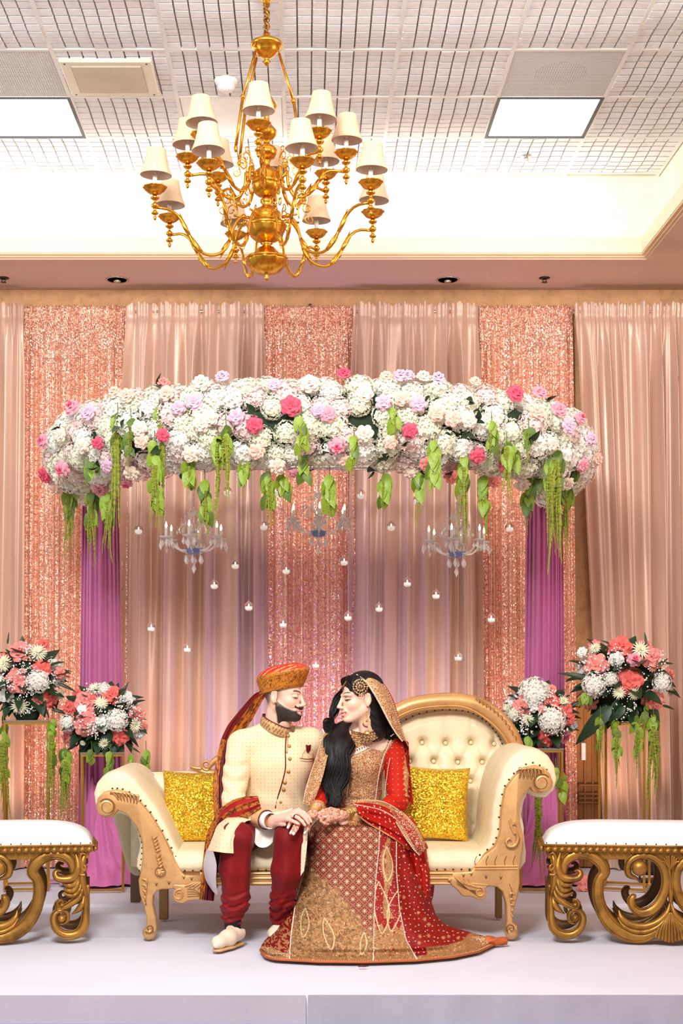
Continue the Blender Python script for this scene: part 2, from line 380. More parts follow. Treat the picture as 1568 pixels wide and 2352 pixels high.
# tray walls, cove lip, trim
t = struct('wall_tray')
MB().box((XS[-1], 9.48, SOF+.02), (2.40, 9.52, CEIL+.04)).build('tray_panel', M_tray, t, smooth=False)
MB().box((2.34, 2.5, SOF+.02), (2.38, 9.48, CEIL+.04)).build('tray_panel', M_tray, t, smooth=False)
zb, zt = CH+2.775, CH+2.872
t = struct('trim_1'); b = MB()
b.box((XS[-1], 9.25, zb), (2.166, 9.275, zt)); b.box((XS[-1], 9.275, zb), (2.34, 9.48, zb+.02))
b.box((2.166, 2.5, zb), (2.19, 9.275, zt)); b.box((2.19, 2.5, zb), (2.34, 9.275, zb+.02)); b.build('cove_lip', M_lip, t, smooth=False)
M_mold = mat('moulding_tan', (228, 200, 160), .55, var=.05)
for k in range(3):
    e = .004+.02*k; z1 = zb-.0115*k; z0 = z1-.0115; b = MB(); b.box((XS[-1], 9.25+e, z0), (2.166+e+.02, 9.47, z1)); b.box((2.166+e, 2.5, z0), (2.35, 9.25+e, z1)); b.build('moulding', M_mold, t, smooth=False)
t = struct('ceiling_soffit'); b = MB()
b.box((-6, 9.29, SOF), (4.3, 10.1, SOF+.02)); b.box((2.206, 1.5, SOF), (4.3, 9.29, SOF+.02)); b.box((-6, 1.5, SOF), (XS[-1]+.02, 9.29, SOF+.02)); b.build('soffit_panel', M_soff, t, smooth=False)
for px, lb in ((269, 'recessed round chrome downlight in the soffit, above the left curtains'), (1028, 'recessed round chrome downlight in the soffit, above the right curtains')):
    x, y, z = P(px, 640, 3300*2.74/928); t = thing('downlight', lb, 'downlight', (x, y, SOF), 'recessed soffit downlights')
    MB().lathe([(.078, .0), (.08, -.004), (.07, -.006), (.066, -.003)], (x, y, SOF), 32).build('trim_ring', M_chr, t)
    MB().lathe([(.066, -.003), (.06, -.002), (.02, -.0015), (.001, -.001)], (x, y, SOF), 32).build('reflector', mat('reflector_dark', (96, 72, 60), .3, .7), t)
    MB().lathe([(.022, -.002), (.026, -.012), (.02, -.02), (.002, -.022)], (x, y, SOF), 16).build('bulb', M_chr, t)
o = MB().box((-6, 10.0, -.6), (4.3, 10.1, SOF)).build('wall_back', M_wall, None, smooth=False); o['kind'] = 'structure'
o = MB().box((4.2, 1.5, -.6), (4.3, 10.0, SOF)).build('wall_right', M_wall, None, smooth=False); o['kind'] = 'structure'
# wainscot strip with moulded pilaster seen between curtains
t = struct('trim_3'); M_wood = mat('gilded_brown_wood', (176, 120, 62), .45, .2, var=.3, vscale=4, stretch=(1, 1, .2))
x0 = (1332-CX)*9.98/F0; x1 = (1392-CX)*9.98/F0
MB().box((x0-.1, 9.96, 0), (x1+.1, 9.985, 1.2)).build('wood_panel', M_wood, t, smooth=False)
b = MB()
for q in (.02, .075, .125): b.box((x0+q, 9.945, 0), (x0+q+.014, 9.962, 1.2), .003)
for z in (.44, .47, .50, .56): b.box((x0-.02, 9.94, z), (x1+.02, 9.97, z+.014), .003)
b.build('panel_moulding', M_wood, t, smooth=False)
o = MB().box((x0+.0, 9.93, .74), (x0+.03, 9.96, .86), .004).build('wall_switch', M_white, None, smooth=False); tag(o, 'white switch plate on the wall in the curtain gap', 'switch')
# stage
x, Yf, z = P(0, 2282, 5.886)
nu, nv = 260, 200; U = np.linspace(-3.6, 3.9, nu); V = np.linspace(0, 1, nv)
rows = []; yy = np.concatenate([np.linspace(10.0, Yf+.02, nv-14), np.full(14, Yf)])
zz = np.concatenate([np.zeros(nv-14), np.linspace(-.006, -.60, 14)]); yy[nv-14:] = Yf+np.array([.004]+[0]*13)
G = np.zeros((nv, nu, 3)); G[..., 0] = U[None]; G[..., 1] = yy[:, None]; G[..., 2] = zz[:, None]
for y0, w0, h0 in ((7.22, .012, .007), (7.9, .03, .016), (8.28, .035, .015), (9.0, .05, .006)):
    G[:nv-14, :, 2] += (h0*np.exp(-((yy[:nv-14, None]-y0-.015*np.sin(U[None]*2.1+y0))/w0)**2))
G[:nv-14, :, 2] -= .010
G[nv-14:, :, 1] += .004*np.sin(U[None]*3)*np.linspace(0, 1, 14)[:, None]
st = thing('floor', None, None, kind='structure')
grid('stage_cloth', G, M_stage, st)
b = MB(); b.box((-3.6, Yf-.010, -.6), (.004, Yf-.006, -.005)); b.build('skirt_panel', mat('skirt_lavender_shaded', (186, 184, 202), .8, var=.08, vscale=3), st, smooth=False)  # stage front cloth, its shade under overhead light put into the darker colour
b = MB(); b.box((.012, Yf-.010, -.6), (3.9, Yf-.006, -.004)); b.build('skirt_panel', mat('skirt_white_shaded', (176, 176, 196), .8), st, smooth=False)  # right half of the front, shade likewise set in the colour
b = MB(); b.box((-3.6, Yf-.016, -.225), (3.9, Yf-.012, -.12)) ; b.build('skirt_band', mat('skirt_band_lavender', (166, 166, 190), .8), st, smooth=False)
MB().box((-6, -1, -.62), (5, 10, -.6)).build('hall_floor', mat('hall_carpet', (150, 110, 90), .95, bump=.4, bscale=200), st, smooth=False)
x, y, z = P(833, 2222, 6.43)
b = MB(); b.tube([(x-.022, y, .003), (x-.008, y-.003, .006), (x+.006, y+.002, .004), (x+.024, y-.002, .005)], [.002, .007, .006, .003], 6, .5); b.tube([(x-.012, y, .004), (x-.018, y-.012, .004)], [.003, .001], 5)
tag(b.build('petal', mat('dark_red_petal', (110, 10, 24), .6)), 'small dark red petal lying on the white stage in front of the skirt hem', 'petal')
# ---------------------------------------------------------------- backdrop
M_drape = mat('champagne_taffeta', (222, 186, 164), .38, .2, var=.12, vscale=10, stretch=(1, 1, .12), bump=.35, bscale=16, sheen=.3)
M_seq = sequin('rose_gold_sequins', (238, 168, 142), (255, 228, 208), 150, .5, .3)
M_purple = mat('orchid_chiffon', (204, 104, 164), .6, var=.1, vscale=4, sheen=.4)
ztop = CH+(CY-697)*9.85/F0
def drape(name, m, xa, xb, xa2, xb2, Y0, z1, z0, n, amp, seed, lb, cat='curtain', grp=None, shir=True, nu=None, col=None, rod=True, puddle=0):
    nu = nu or max(120, int(n*18)); n = int(math.ceil(n)); nv = 60; r = np.random.RandomState(seed)
    u = np.linspace(0, 1, nu); v = np.concatenate([np.linspace(0, .06, 14), np.linspace(.07, 1, nv-14)])
    ph = np.cumsum(.35+r.rand(n*2+4)*1.3); ph = ph/ph[-1]*n*2*PI; pu = np.interp(u, np.linspace(0, 1, len(ph)), ph)
    am = np.interp(u, np.linspace(0, 1, n+3), .55+.6*r.rand(n+3))
    G = np.zeros((nv, nu, 3))
    for i, t in enumerate(v):
        a = xa+(xa2-xa)*t; b_ = xb+(xb2-xb)*t
        fold = np.sin(pu+.5*np.sin(t*3+u*9)+.25*np.sin(6*t+seed)); fold = np.sign(fold)*np.abs(fold)**.8
        A = 1.12*amp*am*(.35+.65*sm(np.array(t), .02, .16))
        G[i, :, 0] = a+(b_-a)*u+A*.5*np.cos(pu)*sm(np.array(t), .01, .1)*.5
        G[i, :, 1] = Y0-A*fold-A*.35*np.sin(pu*2.3+t*2)*(1 if shir else .3)
        G[i, :, 2] = z1+(z0-z1)*t
        if shir:
            k = math.exp(-((t-.022)/.008)**2); G[i, :, 1] += .012*k
            G[i, :, 1] += .010*np.sin(pu*4.1)*math.exp(-(t/.05)**2)
            if i == 0: G[i, :, 2] += .012*np.sin(pu*3.3)
    o = thing(name, lb, cat, ((xa+xb)/2, Y0, z0), grp) if rod else None
    g = grid('curtain_panel' if rod else name, G, m, o)
    if rod: MB().tube([(xa, Y0+.045, z1-.045), (xb, Y0+.045, z1-.045)], .014, 10).build('rod', M_chr, o)
    else: tag(g, lb, cat, grp)
    return o or g
def bx(px, Y=9.85): return (px-CX)*Y/F0
cur = [('drape', M_drape, -420, -160, -420, -160, 6, .07, 'champagne curtain beyond the left photo edge'),
       ('sequin', M_seq, -160, -30, -160, -30, 8, .014, 'rose gold sequin curtain beyond the left photo edge'),
       ('drape', M_drape, -30, 53, -45, 50, 2.5, .065, 'narrow champagne curtain at the left photo edge'),
       ('sequin', M_seq, 51, 291, 48, 284, 15, .016, 'rose gold sequin curtain on the left'),
       ('drape', M_drape, 289, 606, 268, 612, 7, .078, 'champagne satin curtain left of the centre sequins'),
       ('sequin', M_seq, 604, 813, 602, 816, 14, .016, 'rose gold sequin curtain in the middle behind the couple'),
       ('drape', M_drape, 811, 1096, 800, 1112, 7, .078, 'champagne satin curtain right of the centre sequins'),
       ('sequin', M_seq, 1094, 1319, 1104, 1330, 14, .016, 'rose gold sequin curtain on the right'),
       ('drape', M_drape, 1317, 1580, 1388, 1585, 7, .07, 'champagne curtain at the right, pulled back from a brown panel'),
       ('drape', M_drape, 1592, 1900, 1596, 1900, 6, .07, 'champagne curtain beyond the right photo edge')]
for i, (k, m, a, b_, a2, b2, n, am, lb) in enumerate(cur):
    drape('champagne_curtain' if k == 'drape' else 'sequin_curtain', m, bx(a), bx(b_), bx(a2), bx(b2), (9.85 if k == 'drape' else 9.925), ztop, .0, n, am, 40+i, lb, 'curtain',
          'champagne curtains' if k == 'drape' else 'sequin curtains', True)
# upright pole top between curtain parts
t = tag(MB().tube([(bx(712), 9.98, 0), (bx(712), 9.98, ztop+.03)], .013, 12).build('curtain_pole', M_chr), 'slim metal backdrop pole behind the centre sequin curtain', 'pole')
# orchid drapes down from the canopy ends, gathered into puddles
for sg, pa, pb, pa2, pb2, lb in ((1, 190, 272, 178, 292, 'orchid pink chiffon drape falling from the left end of the flower canopy'), (-1, 1208, 1290, 1196, 1300, 'orchid pink chiffon drape falling from the right end of the flower canopy')):
    Y0 = 9.28; xa, xb, xa2, xb2 = [bx(q, Y0) for q in (pa, pb, pa2, pb2)]; t = thing('chiffon_drape', lb, 'drape', ((xa+xb)/2, Y0, 0), 'orchid chiffon drapes')
    nu, nv = 240, 70; u = np.linspace(0, 1, nu); G = np.zeros((nv, nu, 3))
    for i, tt in enumerate(np.linspace(0, 1, nv)):
        a, b2 = xa+(xa2-xa)*tt, xb+(xb2-xb)*tt; G[i, :, 0] = a+(b2-a)*u; G[i, :, 2] = 2.55*(1-tt)+.02
        G[i, :, 1] = Y0-.10*np.sin(u*PI)-.014*np.sin(u*62+2*np.sin(u*7)+tt)-.010*np.sin(u*25+1)
    grid('drape_panel', G, M_purple, t)
    # puddle: swirling cloth mound
    nu, nv = 130, 60; G = np.zeros((nv, nu, 3)); cx = (xa2+xb2)/2; a = np.linspace(0, 2*PI, nu)
    for i, tt in enumerate(np.linspace(0, 1, nv)):
        R = .05+.24*tt**1.3; h = .60*(1-tt)**1.7+.008
        w_ = 1+.13*np.sin(a*7+tt*5+sg)+.07*np.sin(a*12-tt*9)
        G[i, :, 0] = cx+R*1.05*w_*np.cos(a)+sg*.03*tt; G[i, :, 1] = Y0-.14+R*.75*w_*np.sin(a); G[i, :, 2] = h*(1+.18*np.sin(a*5+tt*6+sg)*(tt > .05)*(1-tt*.5))+.018*np.sin(a*9+7*tt)**2*(1-tt*.6)
    grid('pooled_hem', G, M_purple, t)
# ---------------------------------------------------------------- brass chandelier
M_brass = mat('polished_brass', (226, 164, 58), .24, 1, var=.15, vscale=40, rough2=.32)
M_shade = mat('pleated_shade', (222, 192, 156), .8, var=.05, vscale=20, emit=(255, 222, 180), estr=.06)
M_shin = mat('shade_lining', (226, 208, 196), .8)
M_cand = mat('candle_sleeve', (250, 246, 236), .5)
M_bulb = mat('clear_bulb', (255, 250, 240), .1, trans=.8)
cx, cy = (612-CX)*6.95/F0, 6.95
def zc(py): return CH+(CY-py)*6.95/F0
ch = thing('chandelier', 'large brass two-tier chandelier with sixteen cream shades hanging from the tiled ceiling', 'chandelier', (cx, cy, CEIL))
def twist(a0=10, d=.045, k=60): return lambda a, z: 1+d*math.sin(a*a0+z*k)
MB().lathe([(.07, 0), (.072, -.012), (.05, -.028), (.028, -.04), (.014, -.05), (.012, -.062), (.004, -.064)], (cx, cy, CEIL-.012), 28).build('canopy', M_brass, ch)
b = MB(); z0, z1 = CEIL-.07, zc(84)
nl = 9
for i in range(nl):
    zz_ = z0+(z1-z0)*(i+.5)/nl; L = (z0-z1)/nl*.72; an = (i % 2)*PI/2
    pts = [(cx+.014*math.cos(t)*math.cos(an), cy+.014*math.cos(t)*math.sin(an), zz_+L*math.sin(t)) for t in np.linspace(0, 2*PI, 13)]
    b.tube(pts, .0035, 6, caps=False)
b.tube([(cx+.01*math.cos(t*1.5), cy+.01*math.sin(t*1.5), z0+(z1-z0)*t/12) for t in range(13)], .008, 6)
o = b.build('chain', mat('aged_brass', (150, 108, 50), .35, 1), ch); o['kind'] = 'stuff'
MB().lathe([(.012, .06), (.02, .045), (.03, .03), (.075, .012), (.078, .0), (.07, -.008), (.062, -.012), (.058, -.03), (.04, -.05), (.018, -.062), (.012, -.066), (.012, -.074), (.02, -.08), (.012, -.09), (.004, -.1)],
           (cx, cy, zc(104)), 32).build('top_plate', M_brass, ch)
for a in (2.5, 3.7, -.15):
    ca, sa = math.cos(a), math.sin(a); b = MB()
    p0 = (cx+.062*ca, cy+.062*sa, zc(125)); p1 = (cx+.132*ca, cy+.132*sa, zc(236)); p2 = (cx+.17*ca, cy+.17*sa, zc(352))
    b.tube([p0, p1], .0065, 8); b.ball(p1, .013, 10, 7); b.tube([p1, p2], .0075, 8); b.lathe([(.001, -.03), (.008, -.022), (.011, -.01), (.007, 0), (.001, .004)], p2, 10)
    for k in range(3): b.tube([(p0[0]+.011*math.cos(t)*(k % 2), p0[1]+.011*math.cos(t)*((k+1) % 2), p0[2]+.012+.012*k+.009*math.sin(t)) for t in np.linspace(0, 2*PI, 9)], .0022, 5, caps=False)
    b.build('hanging_rod', M_brass, ch)
pr = [(.004, zc(646)), (.008, zc(642)), (.012, zc(637)), (.007, zc(633)), (.012, zc(630)), (.018, zc(628))]
MB().lathe(pr, (cx, cy, 0), 24).build('finial', M_brass, ch)
def body(ps, name='body_bulb', tw=None): MB().lathe([(r, zc(y)) for r, y in ps], (cx, cy, 0), 40, tw).build(name, M_brass, ch)
body([(.015, 630), (.05, 627), (.075, 619), (.09, 609), (.097, 600), (.099, 597)], tw=twist(12, .04, 50))
body([(.099, 597), (.104, 595), (.102, 592), (.088, 590), (.07, 586), (.055, 578), (.04, 570), (.022, 566), (.02, 562), (.03, 560), (.02, 557)])
body([(.02, 557), (.05, 553), (.075, 545), (.088, 532), (.092, 524), (.094, 522)], tw=twist(12, .04, 50))
body([(.094, 522), (.098, 520), (.096, 514), (.07, 512), (.074, 500), (.07, 490), (.052, 482), (.03, 476), (.02, 472), (.03, 466), (.032, 460), (.02, 455), (.015, 452)])
body([(.015, 452), (.045, 449), (.062, 440), (.07, 428), (.071, 424)], tw=twist(12, .04, 60))
body([(.071, 424), (.074, 421), (.072, 416), (.07, 404), (.06, 396), (.04, 388), (.018, 382), (.014, 376), (.022, 370), (.014, 366)])
body([(.014, 366), (.04, 362), (.05, 354), (.052, 345), (.04, 338), (.02, 332), (.014, 326), (.03, 320), (.046, 312), (.05, 303), (.048, 300), (.03, 290), (.014, 280), (.012, 262), (.026, 258), (.046, 250), (.05, 244), (.044, 238), (.024, 222), (.01, 214), (.012, 206), (.004, 198)], name='upper_column')
sh = None
def light_arm(R, dz, ang, prof, first):
    a = ang; ca, sa = math.cos(a), math.sin(a); X, Y = cx+R*ca, cy+R*sa
    def Q(r, z): return (cx+r*ca, cy+r*sa, z+dz)
    arm = MB(); pts = spl([Q(r, z) for r, z in prof], 30); arm.tube(pts, .0075, 8)
    # acanthus sheath along the curve
    for k in (9, 17, 21):
        p = pts[k]; d = pts[min(k+3, 29)]-pts[k]; arm.tube([p, p+d*.5+np.array((0, 0, .004)), p+d*1.2+np.array((0, 0, .02))], [.009, .0098, .001], 6)
        arm.tube([p, p+d*.6-np.array((0, 0, .004)), p+d*1.3-np.array((0, 0, .016))], [.009, .0094, .001], 6)
    return arm.build('arm', M_brass, ch)
postp = [(.003, -.062), (.007, -.056), (.009, -.047), (.004, -.042), (.004, -.038), (.016, -.032), (.018, -.026), (.009, -.018), (.006, -.012), (.01, -.006), (.018, .004), (.018, .012), (.008, .02), (.006, .03), (.02, .04), (.022, .046), (.01, .052), (.012, .06)]
bowlp = [(.012, .06), (.03, .066), (.045, .078), (.05, .088), (.056, .091), (.057, .095), (.048, .093), (.02, .088)]
def rb(a, z): return 1+.05*math.sin(a*8+z*90)
m_post = mesh('post', (q := MB().lathe(postp, (0, 0, 0), 16)).v, q.f, True, None, M_brass)
m_bowl = mesh('bowl', (q := MB().lathe(bowlp, (0, 0, 0), 32, rb)).v, q.f, True, None, M_brass)
m_cand = mesh('candle', (q := MB().lathe([(.011, .085), (.011, .15), (.002, .151)], (0, 0, 0), 12)).v, q.f, True, None, M_cand)
def shp(a, z): return 1+.012*abs(math.sin(a*8))
q = MB().lathe([(.073, .148), (.0745, .1485), (.0745, .151), (.060, .190), (.049, .235), (.044, .267), (.0435, .27), (.041, .27)], (0, 0, 0), 48, shp)
q.f = q.f[:-2]; m_shd = mesh('shade', q.v, q.f, True, None, M_shade)
q = MB().lathe([(.073, .148), (.058, .190), (.047, .235), (.041, .27)], (0, 0, 0), 48, shp); q.f = [tuple(reversed(f)) for f in q.f[:-2]]
m_lin = mesh('shade_lining', q.v, q.f, True, None, M_shin)
q = MB().lathe([(.004, .15), (.012, .165), (.013, .18), (.006, .2), (.001, .21)], (0, 0, 0), 10); m_bul = mesh('bulb', q.v, q.f, True, None, M_bulb)
def tier(R, z, a0, prof, tilt):
    for k in range(8):
        a = a0+k*PI/4; light_arm(R, 0, a, prof, k == 0); X, Y = cx+R*math.cos(a), cy+R*math.sin(a)
        for nm, me in (('post', m_post), ('bowl', m_bowl), ('candle', m_cand)):
            o = link(nm, me, None, ch); o.location = (X, Y, z)
        s = link('lamp_shade', m_shd, None, ch); s.location = (X, Y, z); s.rotation_euler = (.04*math.sin(k*2.1+tilt), .04*math.cos(k*1.7+tilt), 0)
        l = link('shade_lining', m_lin, None, s, local=True); l.location = (0, 0, 0)
        o = link('bulb', m_bul, None, ch); o.location = (X, Y, z)
zl = zc(474)-.062; zu = zc(399)
tier(.55, zl, math.radians(22.5-4), [(.085, zc(505)), (.13, zc(506)), (.165, zc(500)-.062*min(1,(500-300)/180)), (.178, zc(520)-.062*min(1,(520-300)/180)), (.20, zc(548)-.062*min(1,(548-300)/180)), (.245, zc(566)-.062*min(1,(566-300)/180)), (.30, zc(569)-.062*min(1,(569-300)/180)), (.35, zc(555)-.062*min(1,(555-300)/180)), (.385, zc(528)-.062*min(1,(528-300)/180)), (.42, zc(498)-.062*min(1,(498-300)/180)), (.47, zc(478)-.062*min(1,(478-300)/180)), (.54, zl)], 0)
tier(.385, zu, math.radians(-4), [(.06, zc(412)), (.085, zc(404)), (.10, zc(395)), (.105, zc(425)), (.125, zc(446)), (.165, zc(455)), (.21, zc(446)), (.245, zc(425)), (.275, zc(405)), (.31, zc(396)), (.375, zu)], 1)
def curl(c, R, turns, a0, d, n=26):  # spiral in (r,z)
    return [(c[0]+R*(1-.75*t)*math.cos(a0+d*turns*2*PI*t), c[1]+R*(1-.75*t)*math.sin(a0+d*turns*2*PI*t)) for t in np.linspace(0, 1, n)]
for k in range(8):
    for (rr, y0, s) in ((.165, 470, 1.0), (.10, 375, .85)):
        a = math.radians(22.5*(1 if rr > .12 else 0)-4)+k*PI/4; ca, sa = math.cos(a), math.sin(a); b = MB()
        for q in (curl((rr+.03*s, zc(y0)), .03*s, 1.1, PI, -1), curl((rr+.055*s, zc(y0)-.05*s), .026*s, 1.2, PI*.7, 1), curl((rr+.02*s, zc(y0)+.045*s), .02*s, 1.1, -PI*.5, 1)):
            b.tube([(cx+r*ca, cy+r*sa, z) for r, z in q], np.linspace(.0036, .0024, len(q)), 6)
        b.tube([(cx+r*ca, cy+r*sa, z) for r, z in spl([(rr, zc(y0)-.05*s), (rr-.004, zc(y0)), (rr+.005, zc(y0)+.035*s)], 8)], .0035, 6)
        b.ball((cx+(rr-.05)*ca, cy+(rr-.05)*sa, zc(y0)-.07*s), .013, 10, 6); b.tube([(cx+(rr-.08)*ca, cy+(rr-.08)*sa, zc(y0)-.07*s), (cx+rr*ca, cy+rr*sa, zc(y0)-.07*s)], .006, 8)
        b.build('scroll_ornament', M_brass, ch)
# ---------------------------------------------------------------- flower building blocks
M_leaf = mat('dark_leaf', (34, 62, 34), .45, var=.35, vscale=20); M_lime = mat('lime_leaf', (138, 168, 44), .5, var=.3, vscale=14, sss=.1)
M_lime2 = mat('olive_leaf', (92, 118, 34), .5, var=.3, vscale=14); M_tass = mat('amaranthus_green', (140, 148, 44), .85, var=.5, vscale=90)
def petal_mat(nm, rgb, var=.08): return mat(nm, rgb, .6, var=var, vscale=30, sss=.15)
M_hyd = [petal_mat('hydrangea_white', (248, 246, 236)), petal_mat('hydrangea_cream', (240, 240, 216)), petal_mat('hydrangea_blush', (243, 220, 214))]
M_rose = {k: petal_mat('rose_'+k, c) for k, c in dict(ivory=(246, 226, 208), blush=(246, 204, 186), pink=(238, 160, 176), lilac=(228, 190, 210), hot=(226, 84, 112), coral=(240, 112, 104), salmon=(246, 150, 142), white=(252, 252, 246)).items()}
def rot(ax, an): return np.array(Matrix.Rotation(an, 3, Vector(ax)))
def petal_patch(L, W, cup, curl_, n=4):
    V = []
    for i in range(n):
        t = i/(n-1); w_ = W*(math.sin(PI*min(1, (.12+.82*t)))**.7*(1 if t < .95 else .8) if n == 3 else max(.3, math.sqrt(max(0, 1-((t-.6)/.62)**2))))
        for j in range(n): s = j/(n-1)*2-1; V.append((s*w_*.5, cup*(1-s*s)*-W*.35*math.sin(PI*t)+curl_*L*t*t, L*t-(abs(s)**2)*L*(.12 if n == 3 else .26)*t))
    F = [(i*n+j, i*n+j+1, (i+1)*n+j+1, (i+1)*n+j) for i in range(n-1) for j in range(n-1)]
    return np.array(V), F
def rose_mesh(nm, m, op=1.0, seed=0, inner=None):
    r = random.Random(seed); b = MB(); k = 0; inn = 0
    for ring, (cnt, L, W, tilt, base) in enumerate(((3, .62, .5, .02, .03), (4, .70, .62, .16, .08), (5, .78, .78, .38, .12), (5, .84, .92, .72*op, .16), (6, .86, 1.0, 1.12*op, .2))):
        for i in range(cnt):
            V, F = petal_patch(L, W, 1.0, .22+.13*ring*op, 5); a = 2*PI*(i+.5*(ring % 2)+.15*r.random())/cnt
            V = V @ rot((1, 0, 0), -tilt-.08*r.random()).T; V[:, 1] += base*1.0
            V = V @ rot((0, 0, 1), a).T; V[:, 2] -= .40+.05*ring; b.add(V, F)
        if ring == 1: inn = len(b.f)
    b.ball((0, 0, -.25), (.3, .3, .3), 8, 5); me = mesh(nm, b.v, b.f, True, None, m)
    if inner:
        me.materials.append(inner)
        for p in me.polygons[:inn]: p.material_index = 1
    return me
def hyd_mesh(nm, m, n=95, seed=0):
    r = random.Random(seed); b = MB()
    b.ball((0, 0, 0), .72, 12, 8)
    for i in range(n):
        z = 1-2*(i+.5)/n; a = i*2.39996; s = math.sqrt(1-z*z); d = np.array((s*math.cos(a), s*math.sin(a), z)); d += np.array([r.uniform(-.12, .12) for _ in range(3)]); d /= np.linalg.norm(d)
        q = np.array(Vector((0, 0, 1)).rotation_difference(Vector(d)).to_matrix()) @ rot((0, 0, 1), r.random()*6); rr = .86+.12*r.random(); S = .15+.05*r.random()
        V = [(0, 0, 0)]; F = []
        for k in range(4):
            c, s_ = math.cos(k*PI/2), math.sin(k*PI/2); c2, s2 = math.cos(k*PI/2+.6), math.sin(k*PI/2+.6); c3, s3 = math.cos(k*PI/2-.6), math.sin(k*PI/2-.6)
            o = len(V); V += [(c3*S*.8, s3*S*.8, .03), (c*S*1.25, s*0+S*1.25*math.sin(k*PI/2), -.01+.08*r.random()), (c2*S*.8, s2*S*.8, .03)]; F.append((0, o, o+1, o+2))
        b.add(np.array(V) @ q.T+d*rr, F)
    return mesh(nm, b.v, b.f, False, None, m)
def mum_mesh(nm, m, seed=0):
    r = random.Random(seed); b = MB(); b.ball((0, 0, 0), (.18, .18, .12), 8, 5)
    for ring, (n, L, t) in enumerate(((9, .55, .25), (13, .8, .7), (17, 1.0, 1.15), (15, .95, 1.5))):
        for i in range(n):
            V, F = petal_patch(L, .2, .6, .2, 3); V = V @ rot((1, 0, 0), -t).T; V = V @ rot((0, 0, 1), 2*PI*(i+r.random()*.4)/n).T; b.add(V, F)
    return mesh(nm, b.v, b.f, True, None, m)
def leaf_mesh(nm, m, w_=.34, bend=.25, n=7):
    V = []; 
    for i in range(n):
        t = i/(n-1); ww = w_*math.sin(PI*t**.8)**.8*(1-.25*t)+.004; z = -bend*t*t; V += [(t, -ww, z+ww*.35), (t, 0, z), (t, ww, z+ww*.35)]
    V2 = [(a, b_, c-.012) for a, b_, c in V]; k = len(V)
    F = [(i*3+j, i*3+3+j, i*3+4+j, i*3+1+j) for i in range(n-1) for j in range(2)]; F += [tuple(reversed([q+k for q in f])) for f in F]
    return mesh(nm, V+V2, F, True, None, m)
HY = [hyd_mesh('hydrangea', M_hyd[i % 3], 95, i) for i in range(5)]
RS = {k: [rose_mesh('rose', m, o, i, M_rose['hot'] if k == 'pink' and i else None) for i, o in enumerate((.8, 1.0))] for k, m in M_rose.items()}
MU = mum_mesh('chrysanthemum', petal_mat('mum_cream', (250, 248, 216)))
LF = [leaf_mesh('leaf', M_leaf), leaf_mesh('leaf', M_leaf, .22, .1)]; LL = [leaf_mesh('lime_leaf', M_lime, .3, .35), leaf_mesh('lime_leaf', M_lime2, .3, .35)]
LONG = leaf_mesh('long_leaf', M_leaf, .13, .5, 9)
def place(nm, me, par, c, d, s, roll=None, sz=None):
    o = link(nm, me, None, par); o.location = c; q = Vector((0, 0, 1)).rotation_difference(Vector(d).normalized())
    o.rotation_euler = (q.to_matrix() @ Matrix.Rotation(random.random()*6.28 if roll is None else roll, 3, 'Z')).to_euler(); o.scale = (s, s, s*(sz or 1)); return o
def place_leaf(nm, me, par, c, d, s, up=(0, 0, 1), wd=1):
    x = Vector(d).normalized(); y = Vector(up).cross(x)
    if y.length < .05: y = Vector((1, 0, 0)).cross(x)
    y.normalize(); z = x.cross(y); M = Matrix((x, y, z)).transposed(); o = link(nm, me, None, par); o.location = c; o.rotation_euler = M.to_euler(); o.scale = (s, s*wd, s); return o
def gyps(nm, par, c, d, R, n, seed):
    r = random.Random(seed); b = MB(); d = Vector(d).normalized(); st = MB()
    for i in range(n):
        p = Vector((r.gauss(0, 1), r.gauss(0, 1), r.gauss(0, 1))).normalized()*R*(.45+.6*r.random())+Vector(c)
        if (p-Vector(c)).dot(d) < -R*.3: continue
        q = r.uniform(.003, .0065); b.ball(p, q, 5, 4)
        if i % 3 == 0: st.tube([Vector(c)-d*R*.3, p], .0008, 3, caps=False)
    o = b.build(nm, petal_mat('gypsophila_white', (255, 255, 250)), par); o['kind'] = 'stuff'
    o = st.build('stems', M_leaf, par); o['kind'] = 'stuff'
